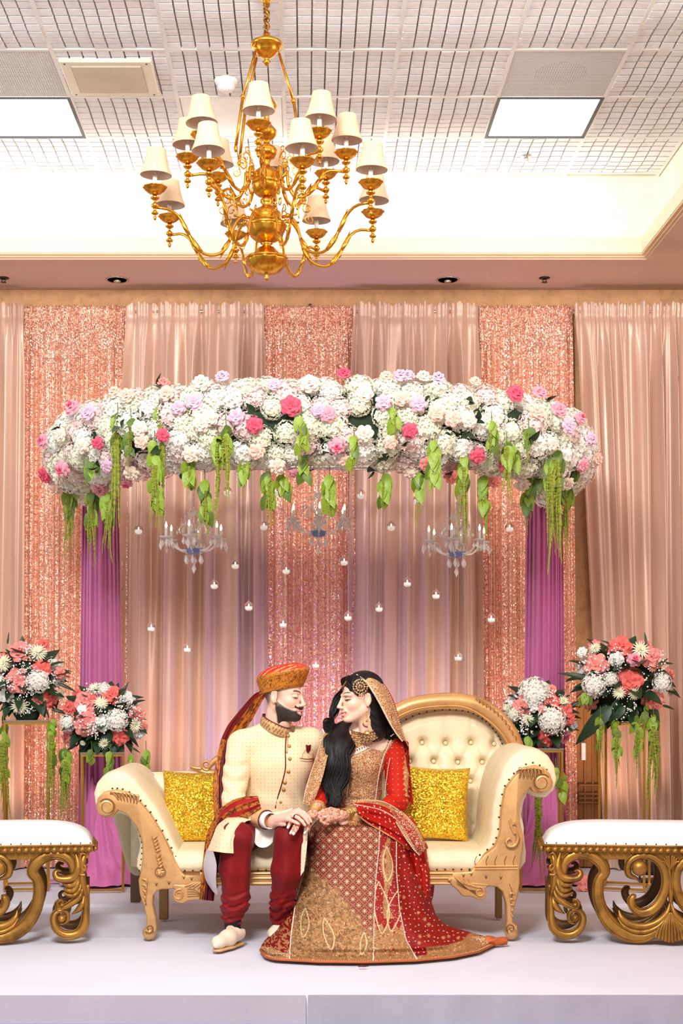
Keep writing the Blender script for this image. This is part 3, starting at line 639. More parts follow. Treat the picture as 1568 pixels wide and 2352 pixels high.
# hanging amaranthus meshes: bunch of bumpy tassels
def tassel_mesh(nm, seed, n=5, top=True):
    r = random.Random(seed); b = MB()
    for i in range(n):
        L = .5+.5*r.random(); ax, ay = r.uniform(-.06, .06), r.uniform(-.05, .05); k = 60
        pts = [(ax*(.3+t)+.012*math.sin(t*7+i), ay*(.3+t), -L*t) for t in np.linspace(0, 1, k)]
        rad = [(.020*math.sin(PI*min(1, .15+t*.85))**.5*(1-.75*t)+.002)*(.45+1.1*r.random()) for t in np.linspace(0, 1, k)]
        b.tube(pts, rad, 6)
    return mesh(nm, b.v, b.f, False, None, M_tass)
TS = [tassel_mesh('tassel', s, n) for s, n in ((1, 4), (2, 6), (3, 8), (4, 3))]
def trailing(par, c, L, leafL, nl, seed, full=1, dark=0, ty=None):
    """one hanging stem: leaves at the top, tassels below"""
    r = random.Random(seed); c = Vector(c)
    st = MB().tube([c+Vector((0, 0, .05)), c+Vector((.004, 0, -leafL*.5)), c+Vector((0, .004, -leafL))], .0022, 5).build('hanging_stem', M_lime2, par)
    nl = int(nl*1.25)
    for i in range(nl):
        t = (i+.5*r.random())/nl; p = Vector((0, 0, -leafL*t*.85)); a = r.random()*6.28
        d = Vector((.55*math.cos(a), .45*math.sin(a)-.15, -1.0)); S = r.uniform(.055, .10)*full
        o = place_leaf('lime_leaf', LL[1 if (r.random() < dark) else 0], st, c+p, d, S, up=(math.sin(a)*.3, -1, .2), wd=1.15)
    if L > leafL:
        me = TS[ty if ty is not None else seed % 4]; o = link('tassel', me, None, st); o.location = c+Vector((0, -.01, -leafL*.35)); s = (L-leafL*.35); o.scale = (s*1.0, s*1.0, s); o.rotation_euler = (0, 0, r.random()*6)
    return st
# ---------------------------------------------------------------- flower canopy
YC, YE = 8.95, 9.25; cxr = (735-CX)*8.9/F0; zR = CH+1.375; RX = 1.455
can = thing('flower_canopy', 'curved suspended garland of white hydrangeas and pink roses with trailing lime greenery', 'flower garland', (cxr, 8.4, zR-.2))
def arc(t):  # t 0..1 left end -> right end
    a = PI*1.07*(t)-PI*.035; x = -math.cos(a)*RX; y = -math.sin(a); y = np.sign(y)*abs(y)**.9*1.36
    return np.array((cxr+x, YC+y, zR))
def frame_at(t):
    p = arc(t); d = arc(min(1, t+.01))-arc(max(0, t-.01)); d /= np.linalg.norm(d); o = np.cross(d, (0, 0, 1)); o /= np.linalg.norm(o); return p, d, o
core = MB(); cp = [arc(t) for t in np.linspace(0, 1, 50)]; core.tube(cp, .165, 14); core.build('foam_core', mat('dark_moss', (40, 58, 36), .9), can)
pp = MB(); pp.tube([arc(0.0)+np.array((0, .0, .0)), arc(1.0)], .018, 8); pp.tube([arc(.3), arc(.3)*[1, 0, 1]+np.array((0, arc(0)[1], 0))], .014, 8); pp.tube([arc(.7), arc(.7)*[1, 0, 1]+np.array((0, arc(0)[1], 0))], .014, 8)
for t in (.2, .5, .8): pp.tube([arc(t)*[1, 0, 1]+np.array((0, 8.3, 0)), arc(t)*[1, 0, 1]+np.array((0, 9.0, 0))], .01, 8)
pp.build('support_pipe', M_chr, can)
for s in (0, 1): MB().tube([arc(s), arc(s)+np.array((0, .26, .0)), arc(s)*[1, 1, 0]+np.array((0, .26, 0))], .016, 10).build('upright', M_chr, can)
def on_tube(t, ph, r):  # ph: 0 outward(front), + up
    p, d, o = frame_at(t); n = o*math.cos(ph)+np.array((0, 0, 1))*math.sin(ph); return p+n*r, n
pts_used = []
def try_pt(t, ph, r, md):
    p, n = on_tube(t, ph, r)
    if pts_used:
        A = np.array([(*q[0], q[1]) for q in pts_used])
        if (((A[:, :3]-p)**2).sum(1) < (md+A[:, 3])**2*.25).any(): return None
    pts_used.append((p, md)); return p, n
NPT = []
for t in np.linspace(0, 1, 120):
    p, d, o = frame_at(t)
    for ph in np.linspace(-1.5, 1.9, 40):
        n = o*math.cos(ph)+np.array((0, 0, 1))*math.sin(ph); q = p+n*.2; v = np.array((q[0], q[1], q[2]-CH))
        if n.dot(-v/np.linalg.norm(v)) > .12: NPT.append((t, ph, CX+q[0]*F0/q[1], CY-(q[2]-CH)*F0/q[1]))
NPT = np.array(NPT)
def near_px(px, py): return tuple(NPT[np.argmin((NPT[:, 2]-px)**2+(NPT[:, 3]-py)**2)][:2])
ros = [(668, 940, 'hot', 42), (590, 978, 'hot', 34), (792, 872, 'hot', 30), (722, 950, 'lilac', 30), (757, 960, 'pink', 32), (778, 1015, 'pink', 34), (840, 922, 'ivory', 36), (870, 938, 'lilac', 32), (903, 935, 'blush', 32), (942, 942, 'lilac', 34), (937, 985, 'hot', 32), (888, 1004, 'blush', 30), (836, 990, 'ivory', 36), (798, 1040, 'blush', 26),
       (995, 955, 'blush', 34), (1030, 968, 'blush', 34), (1064, 966, 'ivory', 32), (1173, 928, 'hot', 36), (1260, 958, 'pink', 34), (1212, 960, 'blush', 32), (1230, 908, 'pink', 32), (1080, 1030, 'hot', 32), (982, 1042, 'salmon', 34), (1152, 1050, 'hot', 32), (1320, 1055, 'pink', 30), (1315, 975, 'pink', 26), (1280, 990, 'lilac', 34), (1336, 1010, 'lilac', 28),
       (385, 997, 'hot', 28), (238, 1012, 'hot', 26), (122, 1082, 'hot', 34), (165, 1062, 'pink', 34), (232, 1108, 'pink', 36), (180, 955, 'pink', 34), (228, 960, 'lilac', 34), (105, 1010, 'pink', 30), (310, 935, 'blush', 34), (275, 912, 'blush', 28), (336, 983, 'ivory', 34), (338, 1006, 'blush', 32), (390, 925, 'blush', 34), (422, 948, 'lilac', 30), (467, 938, 'lilac', 36), (468, 905, 'ivory', 36), (500, 962, 'ivory', 34), (548, 965, 'lilac', 34), (466, 972, 'ivory', 38), (447, 1030, 'ivory', 36), (598, 1022, 'blush', 34), (638, 1048, 'ivory', 36), (630, 905, 'lilac', 28), (708, 905, 'ivory', 38), (568, 920, 'blush', 24), (376, 890, 'salmon', 26), (515, 885, 'lilac', 30), (912, 880, 'lilac', 30), (940, 872, 'lilac', 28), (877, 896, 'blush', 26), (975, 872, 'ivory', 30), (1000, 886, 'lilac', 30), (1090, 898, 'blush', 24),
       (1035, 1075, 'salmon', 34), (1130, 1098, 'salmon', 34), (945, 1078, 'ivory', 30), (1200, 1090, 'ivory', 34), (1262, 1070, 'lilac', 30), (680, 1085, 'pink', 26), (290, 1112, 'pink', 28), (130, 1122, 'blush', 32), (310, 1060, 'ivory', 32), (262, 1052, 'lilac', 30), (212, 1020, 'ivory', 32), (160, 1000, 'ivory', 30), (1248, 1015, 'ivory', 30), (1290, 1085, 'ivory', 32), (560, 1085, 'ivory', 28), (1350, 1050, 'blush', 28), (90+60, 1085, 'ivory', 28)]
nr = 0
for px, py, k, s in ros:
    t, ph = near_px(px, py); p, n = on_tube(t, ph, .286 if s > 30 else .278); v = np.array((0, -.5, -.1)) + n*1.0; sc = s/2*p[1]/F0*1.02
    place('rose', RS[k][nr % 2], can, p, v, sc); nr += 1; pts_used.append((p, sc*1.7))
for px, py in ((1068, 938), (1052, 990), (1085, 975), (852, 1060), (893, 1025), (742, 1022), (365, 905), (520, 1000), (378, 1022), (158, 990), (588, 950), (930, 1008), (970, 1060), (690, 1065), (1244, 940), (870, 1040), (420, 1065), (240, 1060), (1200, 1010), (300, 985), (1020, 1065), (345, 960)):
    t, ph = near_px(px, py); p, n = on_tube(t, ph, .232)
    for q in range(2): place_leaf('leaf', LF[q % 2], can, p+n*.02, np.array((random.uniform(-.7, .7), -.5, random.uniform(-.6, .6)))+n*.5, .062+.02*random.random(), up=n)
k = 0; rr_ = random.Random(5)
for it in range(7000):
    t = rr_.random()*1.0; ph = rr_.uniform(-1.8, 2.2) if rr_.random() < .95 else rr_.uniform(-PI, PI); s = rr_.uniform(.066, .095)
    g = try_pt(t, ph, .178+.02*rr_.random(), s*1.16)
    if g is None: continue
    p, n = g; place('hydrangea', HY[rr_.randint(0, 4)], can, p, n, s, sz=.8); k += 1
    if k >= 295: break
for s_ in (0.0, 1.0):   # end caps
    p, d, o = frame_at(s_); d = d if s_ else -d
    for i in range(9):
        a = i*2.4; q = .16*math.sqrt((i+.5)/9); c = p+o*math.cos(a)*q+np.array((0, 0, math.sin(a)*q))+d*(.03)
        place('rose' if i % 3 else 'hydrangea', HY[i % 5] if i % 3 == 0 else RS['ivory' if i % 2 else 'pink'][0], can, c, d, .07 if i % 3 == 0 else .045)
tr = [(270, 945, 1235, 1040, 12, 2), (300, 960, 1100, 1045, 9, 3), (365, 925, 1225, 975, 5, 3), (355, 1010, 1232, 1180, 14, 1), (435, 1050, 1160, 1110, 7, 3), (470, 1100, 1262, 1200, 14, 3), (500, 1000, 1230, 1060, 12, 0), (518, 975, 1180, 1050, 8, 0), (562, 1050, 1150, 1105, 8, 3), (618, 1080, 1240, 1165, 11, 3), (650, 1088, 1170, 1130, 6, 3), (692, 955, 1085, 1030, 10, 0), (700, 1040, 1100, 1100, 6, 3), (757, 1090, 1225, 1170, 15, 3), (812, 1000, 1120, 1060, 7, 3), (880, 1085, 1190, 1150, 13, 3), (905, 935, 1030, 985, 7, 3), (962, 1085, 1230, 1130, 10, 3), (998, 1010, 1160, 1120, 13, 3), (1063, 1045, 1260, 1130, 12, 1), (1112, 1090, 1260, 1165, 12, 0),
      (1128, 965, 1090, 1030, 8, 3), (1162, 1010, 1165, 1060, 8, 1), (1213, 980, 1090, 1020, 8, 3), (1212, 1095, 1240, 1165, 11, 3), (1262, 1050, 1280, 1120, 14, 2), (1278, 1030, 1330, 1110, 12, 1), (1300, 1110, 1290, 1150, 9, 2), (1240, 1085, 1120, 1105, 5, 3), (1325, 1070, 1130, 1090, 4, 3),
      (160, 1120, 1290, 1180, 15, 2), (210, 1120, 1310, 1200, 14, 2), (248, 1130, 1300, 1195, 12, 1), (212, 1050, 1120, 1085, 6, 3), (1180, 1020, 1120, 1060, 5, 3)]
for i, (px, y0, y1, yl, nl, ty) in enumerate(tr):
    t, ph = near_px(px, min(y0, 1120)); p, n = on_tube(t, ph, .27); mpp = p[1]/F0; p = np.array(((px-CX)*mpp, p[1], CH+(CY-y0)*mpp))
    trailing(can, p, (y1-y0)*mpp, (yl-y0)*mpp, nl, i, 1 if y0 > 1000 else .85, .15 if 300 < px < 1100 else .45, ty)
# ---------------------------------------------------------------- hanging candle globes
M_glass = mat('clear_glass', (255, 255, 255), .03, trans=1, var=0, spec=.5); M_glass.node_tree.nodes['Principled BSDF'].inputs['IOR'].default_value = 1.12
M_wax = mat('white_wax', (255, 253, 248), .5, emit=(255, 250, 240), estr=.25)
M_flame = mat('flame', (255, 230, 170), .5, emit=(255, 226, 160), estr=9)
M_wire = mat('clear_thread', (240, 226, 216), .3)
gl = [(318, 1217), (347, 1441), (430, 1489), (492, 1343), (540, 1297), (571, 1393), (522, 1129), (606, 1208), (657, 1309), (650, 1432), (632, 1129), (829, 1136), (790, 1289), (799, 1416), (725, 1526), (898, 1209), (935, 1338), (870, 1396), (1001, 1366), (1052, 1509), (1128, 1420), (1170, 1212), (958, 1148)]
gb = None
for i, (px, py) in enumerate(gl):
    Y = 8.55+.3*((i*7) % 5)/5; x, y, z = P(px, py, Y); R = .0275
    side = 'left' if px < 560 else ('middle' if px < 850 else 'right')
    near = min(gl[:i]+gl[i+1:], key=lambda g: (g[0]-px)**2+(g[1]-py)**2)
    lev = 'just under the canopy' if py < 1160 else 'level with the crystal chandeliers' if py < 1260 else 'below the crystal chandeliers' if py < 1400 else 'low in the backdrop'
    rank = sorted([g for g in gl if ('left' if g[0] < 560 else ('middle' if g[0] < 850 else 'right')) == side], key=lambda g: g[1]).index((px, py))+1
    ordn = ['highest', 'second highest', 'third highest', 'fourth highest', 'fifth highest', 'sixth highest', 'seventh highest', 'eighth highest', 'ninth highest'][rank-1]
    lb = 'glass candle globe %s, %s of those in the %s' % (lev, ordn, side)
    if gb is None:
        gb = thing('candle_globe', lb, 'candle holder', (x, y, z), 'hanging glass candle globes'); r0 = (x, y, z); b = MB()
        prof = [(R*math.sin(t), -R*math.cos(t)) for t in np.linspace(.12, PI-.35, 14)]; prof += [(.006, R*1.12), (.003, R*1.3)]
        inn = [(a*.93, b_*.93) for a, b_ in reversed(prof[:14])]
        b.lathe(prof, (x, y, z), 20); b.build('globe', M_glass, gb)
        MB().lathe([(.019, -.018), (.0195, -.017), (.0195, -.001), (.018, .0), (.004, -.0015)], (x, y, z), 16).build('tealight', M_wax, gb)
        MB().lathe([(.001, -.001), (.0035, .003), (.003, .008), (.0005, .015)], (x, y, z), 8).build('flame', M_flame, gb)
        MB().tube([(x, y, z+R*1.2), (x, y, z+1.0)], .0008, 4).build('thread', M_wire, gb)
        o = gb
    else:
        o = copy_tree(gb); o.location = (x, y, z); o['label'] = lb
    th = [c for c in o.children if c.name.startswith('thread')][0]; L = (CH+1.34)-z-R*1.2; th.scale = (1, 1, L/(1.0-R*1.2)); th.location = (0, 0, (r0[2]+R*1.2)*(1-th.scale[2])) if o is gb else (0, 0, (r0[2]+R*1.2)*(1-th.scale[2]))
# ---------------------------------------------------------------- crystal chandeliers
M_cry = mat('crystal', (255, 255, 255), .04, trans=.55, var=0, spec=.9, coat=.5); M_blue = mat('pale_blue_glass', (150, 176, 236), .12, trans=.35)
def drop(b, c, L, w_): c = np.array(c, float); V = [c+(0, 0, 0)]+[c+(w_*math.cos(a), w_*math.sin(a), -L*.62) for a in np.linspace(0, 2*PI, 7)[:6]]+[c+(0, 0, -L)]; b.add(V, [(0, 1+i, 1+(i+1) % 6) for i in range(6)]+[(7, 1+(i+1) % 6, 1+i) for i in range(6)]); b.ball(c+(0, 0, .006), .005, 6, 4)
dm = MB(); drop(dm, (0, 0, 0), .05, .0105); m_drop = mesh('drop', dm.v, dm.f, False, None, M_cry)
for (px, py, lb) in ((445, 1232, 'small crystal chandelier with candle bulbs on the left below the canopy'), (731, 1192, 'small crystal chandelier with candle bulbs in the centre below the canopy'), (1048, 1240, 'small crystal chandelier with candle bulbs on the right below the canopy')):
    Y = 8.6; x, y, z = P(px, py, Y); t = thing('crystal_chandelier', lb, 'chandelier', (x, y, z+.2), 'small crystal chandeliers')
    MB().lathe([(.004, -.10), (.01, -.085), (.006, -.06), (.012, -.05), (.012, -.02), (.02, -.01), (.012, .0), (.008, .04), (.016, .055), (.008, .07), (.006, .12), (.02, .13), (.024, .15), (.006, .16), (.003, .18)], (x, y, z), 14).build('stem', M_cry, t)
    MB().lathe([(.004, -.112), (.03, -.105), (.042, -.095), (.05, -.078), (.052, -.074), (.02, -.078)], (x, y, z), 24).build('glass_bowl', M_blue, t)
    b = MB(); b.tube([(x, y, z+.18), (x, y, CH+1.34)], .0015, 5)
    for q in range(int((CH+1.34-z-.18)/.03)): b.ball((x, y, z+.19+q*.03), (.006, .006, .009), 6, 4)
    o = b.build('bead_chain', M_cry, t); o['kind'] = 'stuff'
    for k in range(6):
        a = k*PI/3+.5+px; ca, sa = math.cos(a), math.sin(a); R = .175
        b = MB().tube(spl([(x+r*ca, y+r*sa, z+h) for r, h in ((.012, -.06), (.05, -.085), (.10, -.08), (.14, -.045), (R, -.02))], 14), .006, 7)
        b.tube(spl([(x+r*ca, y+r*sa, z+h) for r, h in ((.012, .02), (.05, .07), (.085, .05), (.09, .02), (.075, .015))], 12), .0045, 6)
        arm = b.build('arm', M_cry, t); c = (x+R*ca, y+R*sa, z-.02)
        MB().lathe([(.006, -.006), (.03, .004), (.038, .01), (.036, .013), (.01, .008)], c, 16, lambda a_, z_: 1+.06*math.sin(a_*8)).build('bobeche', M_cry, arm)
        MB().lathe([(.0085, .006), (.0085, .062), (.002, .064)], c, 10).build('candle', M_cand, arm)
        MB().lathe([(.003, .062), (.0065, .072), (.006, .082), (.001, .10)], c, 8).build('bulb', M_flame, arm)
        for q in range(5):
            aa = q*2*PI/5+a; d = link('crystal_drop', m_drop, None, arm); d.location = (c[0]+.034*math.cos(aa), c[1]+.034*math.sin(aa), c[2]+.002)
            if q == 0: d.scale = (1.1, 1.1, 1.5)
        for q in range(3):
            h = .05+q*.05; rq = .10-.025*q; d = link('crystal_drop', m_drop, None, arm); d.location = (x+rq*math.cos(a+.5), y+rq*math.sin(a+.5), z+h); d.scale = (.8, .8, .8)
        d = link('crystal_drop', m_drop, None, arm); d.location = (x+.05*ca, y+.05*sa, z-.105); d.scale = (1.2, 1.2, 1.3)
    d = link('crystal_drop', m_drop, None, t); d.location = (x, y, z-.15); d.scale = (1.4, 1.4, 1.5)
# ---------------------------------------------------------------- flower arrangements on gold stands
M_gold = mat('gold_frame', (200, 150, 62), .3, 1)
def stand(px, Y, ztop_, w_, rotz, lb):
    x = (px-CX)*Y/F0; t = thing('flower_stand', lb, 'stand', (x, Y, 0), 'gold frame flower stands', rot=rotz); e = .007; h = w_/2
    for sx in (-1, 1):
        for sy in (-1, 1): MB().box((sx*h-e, sy*h-e, 0), (sx*h+e, sy*h+e, ztop_-.012)).build('post', M_gold, t, smooth=False, local=True)
    for z in (0.001, ztop_-.026):
        for s in (-1, 1):
            MB().box((-h+e, s*h-e, z), (h-e, s*h+e, z+.014)).build('rail', M_gold, t, smooth=False, local=True); MB().box((s*h-e, -h+e, z), (s*h+e, h-e, z+.014)).build('rail', M_gold, t, smooth=False, local=True)
    MB().box((-h-.01, -h-.01, ztop_-.012), (h+.01, h+.01, ztop_), .003).build('glass_top', mat('smoky_glass', (220, 210, 200), .08, trans=.7), t, smooth=False, local=True)
    return x, Y
def bouquet(px, py, rpx, Y, zt, lb, fl, trail, seed, longl=(), flat=.85):
    mpp = Y/F0; x, _, z = P(px, py, Y); R = rpx*mpp; t = thing('flower_arrangement', lb, 'flowers', (x, Y, zt), 'rose and hydrangea arrangements'); r = random.Random(seed)
    b = MB(); b.ball((x, Y, z-.02), (R*.68, R*.62, R*.6*flat), 14, 10); b.lathe([(R*.26, zt), (R*.30, zt+.02), (R*.50, max(zt+.04, z-R*.35))], (x, Y, 0), 18); b.build('moss_base', MATS['dark_moss'], t)
    def surf(dx, dy, k=.86):
        qx, qz = dx*mpp, -dy*mpp; rr = R*k; zz_ = qz/flat; d2 = max(.02, 1-(qx*qx+zz_*zz_)/(R*R)); return np.array((x+qx, Y-R*.86*math.sqrt(d2), z+qz)), np.array((qx, -R*math.sqrt(d2), qz))
    for (fx, fy, kind, s) in fl:
        p, n = surf(fx-px, fy-py); n = n/np.linalg.norm(n)+np.array((0, -.6, 0)); sc = s/2*mpp
        if kind == 'hyd': place('hydrangea', HY[r.choice((0, 1))], t, p, n, sc, sz=.85)
        elif kind == 'mum': place('chrysanthemum', MU, t, p, n, sc)
        else: place('rose', RS[kind][r.randint(0, 1)], t, p, n, sc*1.05)
    for i in range(60):
        a = i*2.4; zz_ = 1-2*(i+.5)/60; s_ = math.sqrt(1-zz_*zz_); d = np.array((s_*math.cos(a), s_*math.sin(a), zz_*flat)); p = np.array((x, Y, z-.01))+d*R*.62
        if zz_ < -.85: continue
        place_leaf('leaf', LF[i % 2], t, p, d+np.array([r.uniform(-.5, .5) for _ in range(3)]), R*r.uniform(.42, .62), up=(0, -.4, 1))
    for i in range(22):
        a = i*2*PI/22; d = np.array((math.cos(a), math.sin(a), -.45-.25*(i % 3))); place_leaf('leaf', LF[i % 2], t, np.array((x, Y, z-R*.28))+d*R*.28, d, R*r.uniform(.42, .6), up=(0, -.3, 1))
    for i in range(16):   # rear and crown blooms
        a = i*2.4; d = np.array((math.cos(a), abs(math.sin(a))*.9+.1, .5*math.sin(i*1.7))); d /= np.linalg.norm(d); place('rose' if i % 2 else 'hydrangea', RS[('salmon', 'white', 'coral')[i % 3]][0] if i % 2 else HY[i % 2], t, np.array((x, Y, z))+d*R*.72, d, R*.26)
    for i in range(9):
        a = r.uniform(0, 6.28); q = R*r.uniform(.2, .85); p, n = surf(q*math.cos(a)/mpp, q*math.sin(a)*flat/mpp); gyps('gypsophila', t, p, n, R*.26, 46, seed*10+i)
    for (lx, ly, tx_, ty_, wd) in longl:
        p, n = surf(lx-px, ly-py); e = np.array(P(tx_, ty_, p[1]-.02)); d = e-p; place_leaf('long_leaf', LONG, t, p, d, np.linalg.norm(d)*1.05, up=(0, -1, .3), wd=wd)
    for i, (tx_, y0, y1, yl, nl, ty) in enumerate(trail):
        p = P(tx_, y0, Y-R*.6); trailing(t, p, (y1-y0)*p[1]/F0, (yl-y0)*p[1]/F0, nl, seed*7+i, .85, .2, ty)
    return t
stand(62, 8.95, 1.045, .26, .15, 'tall gold frame stand at the left behind the white ottoman')
bouquet(62, 1557, 92, 8.95, 1.045, 'tall arrangement of pink roses and cream mums at the left photo edge',
        [(50, 1490, 'salmon', 46), (95, 1500, 'mum', 46), (22, 1525, 'mum', 44), (53, 1565, 'salmon', 50), (110, 1535, 'coral', 36), (100, 1565, 'hyd', 56), (55, 1620, 'mum', 50), (122, 1610, 'coral', 40), (98, 1614, 'salmon', 32), (20, 1600, 'white', 30), (147, 1545, 'salmon', 24), (103, 1475, 'coral', 26), (140, 1595, 'mum', 30), (10, 1565, 'hyd', 34), (5, 1510, 'coral', 26), (-15, 1540, 'salmon', 40), (-20, 1600, 'hyd', 44)],
        [(8, 1660, 1890, 1790, 16, 1), (120, 1650, 1870, 1760, 16, 2), (150, 1715, 1900, 1790, 12, 2)], 1, ((20, 1480, 18, 1455, .8), (140, 1570, 168, 1582, .8), (120, 1630, 155, 1636, .9), (10, 1640, 10, 1680, .9)))
stand(236, 8.9, .85, .25, .12, 'low gold frame stand beside the left arm of the sofa')
bouquet(240, 1648, 92, 8.9, .85, 'rounded arrangement of coral roses beside the left arm of the sofa',
        [(200, 1608, 'salmon', 48), (222, 1582, 'mum', 34), (244, 1582, 'hyd', 34), (262, 1590, 'coral', 42), (242, 1614, 'mum', 36), (296, 1598, 'white', 32), (158, 1625, 'coral', 34), (201, 1660, 'salmon', 54), (196, 1626, 'white', 22), (245, 1660, 'white', 34), (278, 1652, 'hyd', 54), (162, 1660, 'hyd', 44), (285, 1694, 'coral', 38), (248, 1706, 'mum', 32), (316, 1665, 'mum', 34), (326, 1640, 'salmon', 34), (152, 1700, 'salmon', 34), (328, 1685, 'white', 28), (215, 1602, 'coral', 24), (196, 1705, 'mum', 16), (175, 1590, 'coral', 22), (335, 1672, 'salmon', 22)],
        [(252, 1725, 1790, 1780, 8, 3), (150, 1720, 1890, 1800, 12, 0), (305, 1730, 1772, 1770, 3, 3), (335, 1720, 1768, 1765, 4, 3), (210, 1960-240, 1750, 1748, 3, 3)], 2, ((286, 1600, 290, 1570, .8), (180, 1710, 150, 1722, .9), (300, 1715, 318, 1725, .9)))
stand(1240, 8.9, .875, .25, -.1, 'low gold frame stand beside the right arm of the sofa')
bouquet(1236, 1640, 86, 8.9, .875, 'rounded arrangement of hot pink roses with a large white hydrangea, beside the sofa right arm',
        [(1218, 1590, 'hyd', 76), (1188, 1620, 'salmon', 42), (1254, 1610, 'coral', 42), (1213, 1618, 'white', 26), (1255, 1650, 'hyd', 68), (1290, 1632, 'coral', 40), (1202, 1652, 'mum', 32), (1245, 1700, 'coral', 46), (1298, 1695, 'pink', 38), (1272, 1700, 'white', 26), (1318, 1668, 'white', 30), (1170, 1608, 'white', 24), (1284, 1610, 'mum', 30), (1262, 1580, 'salmon', 24), (1172, 1640, 'hyd', 34), (1234, 1626, 'salmon', 18), (1303, 1650, 'coral', 28), (1160, 1625, 'mum', 22)],
        [(1212, 1690, 1725, 1720, 4, 3), (1290, 1770, 1850, 1830, 6, 3), (1236, 1826, 2030, 1826, 0, 1), (1275, 1760, 1840, 1800, 4, 3)], 3, ((1290, 1715, 1296, 1722, .9),))
stand(1434, 8.95, 1.04, .27, -.35, 'tall gold frame stand at the right behind the white ottoman')
bouquet(1428, 1560, 112, 8.95, 1.04, 'large arrangement of pink roses with long dark leaves on the right stand',
        [(1352, 1528, 'salmon', 50), (1415, 1480, 'coral', 48), (1455, 1495, 'mum', 46), (1488, 1508, 'salmon', 50), (1440, 1514, 'pink', 28), (1428, 1566, 'coral', 54), (1350, 1572, 'hyd', 60), (1502, 1568, 'hyd', 48), (1340, 1612, 'salmon', 42), (1492, 1613, 'salmon', 50), (1402, 1590, 'mum', 34), (1436, 1592, 'mum', 32), (1398, 1512, 'white', 28), (1360, 1490, 'mum', 32), (1480, 1480, 'salmon', 32), (1540, 1552, 'salmon', 34), (1358, 1478, 'salmon', 26), (1425, 1466, 'coral', 24), (1536, 1590, 'mum', 28), (1505, 1500, 'white', 20), (1384, 1560, 'hyd', 34), (1330, 1495, 'white', 22)],
        [(1378, 1640, 1775, 1720, 9, 3), (1416, 1650, 1830, 1740, 12, 0), (1462, 1640, 1800, 1740, 10, 3), (1480, 1620, 1700, 1670, 6, 3), (1500, 1640, 1870, 1720, 14, 2), (1345, 1590, 1640, 1600, 6, 3)], 4,
        ((1470, 1490, 1484, 1456, .8), (1490, 1530, 1532, 1512, .9), (1340, 1560, 1295, 1540, .8), (1390, 1620, 1330, 1698, 1.3), (1420, 1620, 1402, 1660, 1.3), (1450, 1630, 1460, 1650, 1.4), (1515, 1620, 1548, 1625, .9), (1500, 1640, 1512, 1690, 1.0), (1330, 1610, 1300, 1625, .9), (1390, 1480, 1385, 1470, 1.0)))
# rose fallen on the cloth behind right ottoman, and an uplight
x, y, z = P(1352, 1985, 8.82); t = place('fallen_rose', RS['salmon'][1], None, (x, y, .05), (0, -1, .6), .06); tag(t, 'pink rose lying on the cloth, seen through the right ottoman', 'flower')
x = (1490-CX)*9.1/F0; t = thing('uplight', 'small black uplight fixture behind the right ottoman near the tall gold stand', 'uplight', (x, 9.1, 0))
M_blk = mat('black_plastic', (16, 16, 18), .4)
MB().lathe([(.04, .04), (.055, .05), (.055, .13), (.048, .14), (.046, .125)], (x+.04, 9.25, 0), 18).build('lamp_can', M_blk, t)
b = MB(); b.box((x-.03, 9.19, .0), (x+.11, 9.31, .012)); b.box((x-.03, 9.24, .01), (x-.02, 9.26, .10)); b.box((x+.10, 9.24, .01), (x+.11, 9.26, .10)); b.build('bracket', M_blk, t, smooth=False)
# ---------------------------------------------------------------- sofa
M_cg = mat('champagne_gold_paint', (216, 166, 108), .36, .45, var=.14, vscale=7, dirt=((150, 104, 58), 30, .25), rough2=.45)
M_groove = mat('dark_gilt_groove', (126, 84, 40), .5, .4)
M_cream = mat('cream_leather', (236, 220, 184), .5, var=.07, vscale=5, bump=.25, bscale=60, dirt=((214, 196, 150), 12, .4))
M_nail = mat('bronze_nail', (92, 70, 44), .3, .9)
YF = 7.15
def pp(pts, Y=YF): return [(P(a, b_, Y)[0], P(a, b_, Y)[2]) for a, b_ in pts]
def smooth_poly(pts, n=6):
    p = list(pts)+[pts[0]]; q = np.array(p, float); k = len(pts); out = []
    for i in range(k):
        a, b_, c, d = q[(i-1) % k], q[i], q[(i+1) % k], q[(i+2) % k]
        for j in range(n): t = j/n; out.append(.5*(2*b_+(c-a)*t+(2*a-5*b_+4*c-d)*t*t+(3*b_-a-3*c+d)*t**3))
    return out
def P3(pts, Y): return [P(a, b_, Y) for a, b_ in pts]
def stroke(b, pts, wd, Y, depth=.02, n=8, seg=None, mpp=None):
    seg = seg or max(10, len(pts)*6); q = spl(pts, seg); wv = np.interp(np.linspace(0, 1, seg), np.linspace(0, 1, len(np.atleast_1d(wd))) if np.ndim(wd) else [0, 1], wd if np.ndim(wd) else [wd, wd]); mp = mpp or Y/F0
    r = np.maximum(wv*.5*mp, .0008); k = len(q); T = np.gradient(q, axis=0); T /= np.linalg.norm(T, axis=1)[:, None]+1e-9; N = np.stack([-T[:, 1], T[:, 0]], 1); V = []
    for i in range(k):
        x, _, z = P(q[i][0], q[i][1], Y)
        for j in range(n): a = 2*PI*j/n; V.append((x+N[i][0]*math.cos(a)*r[i], Y-math.sin(a)*min(depth, r[i]*1.6), z-N[i][1]*math.cos(a)*r[i]))
    F = [(i*n+j, i*n+(j+1) % n, (i+1)*n+(j+1) % n, (i+1)*n+j) for i in range(k-1) for j in range(n)]+[tuple(reversed(range(n))), tuple(range((k-1)*n, k*n))]
    return b.add(V, F)
def spiral(c, R, r1, turns, a0, d, n=30): return [(c[0]+(R+(r1-R)*t)*math.cos(a0+d*turns*2*PI*t), c[1]+(R+(r1-R)*t)*math.sin(a0+d*turns*2*PI*t)) for t in np.linspace(0, 1, n)]
so = thing('sofa', 'cream tufted sofa with carved champagne gold frame, arched back and scrolled arms', 'sofa', P(740, 2150, YF)[:2]+(0,))
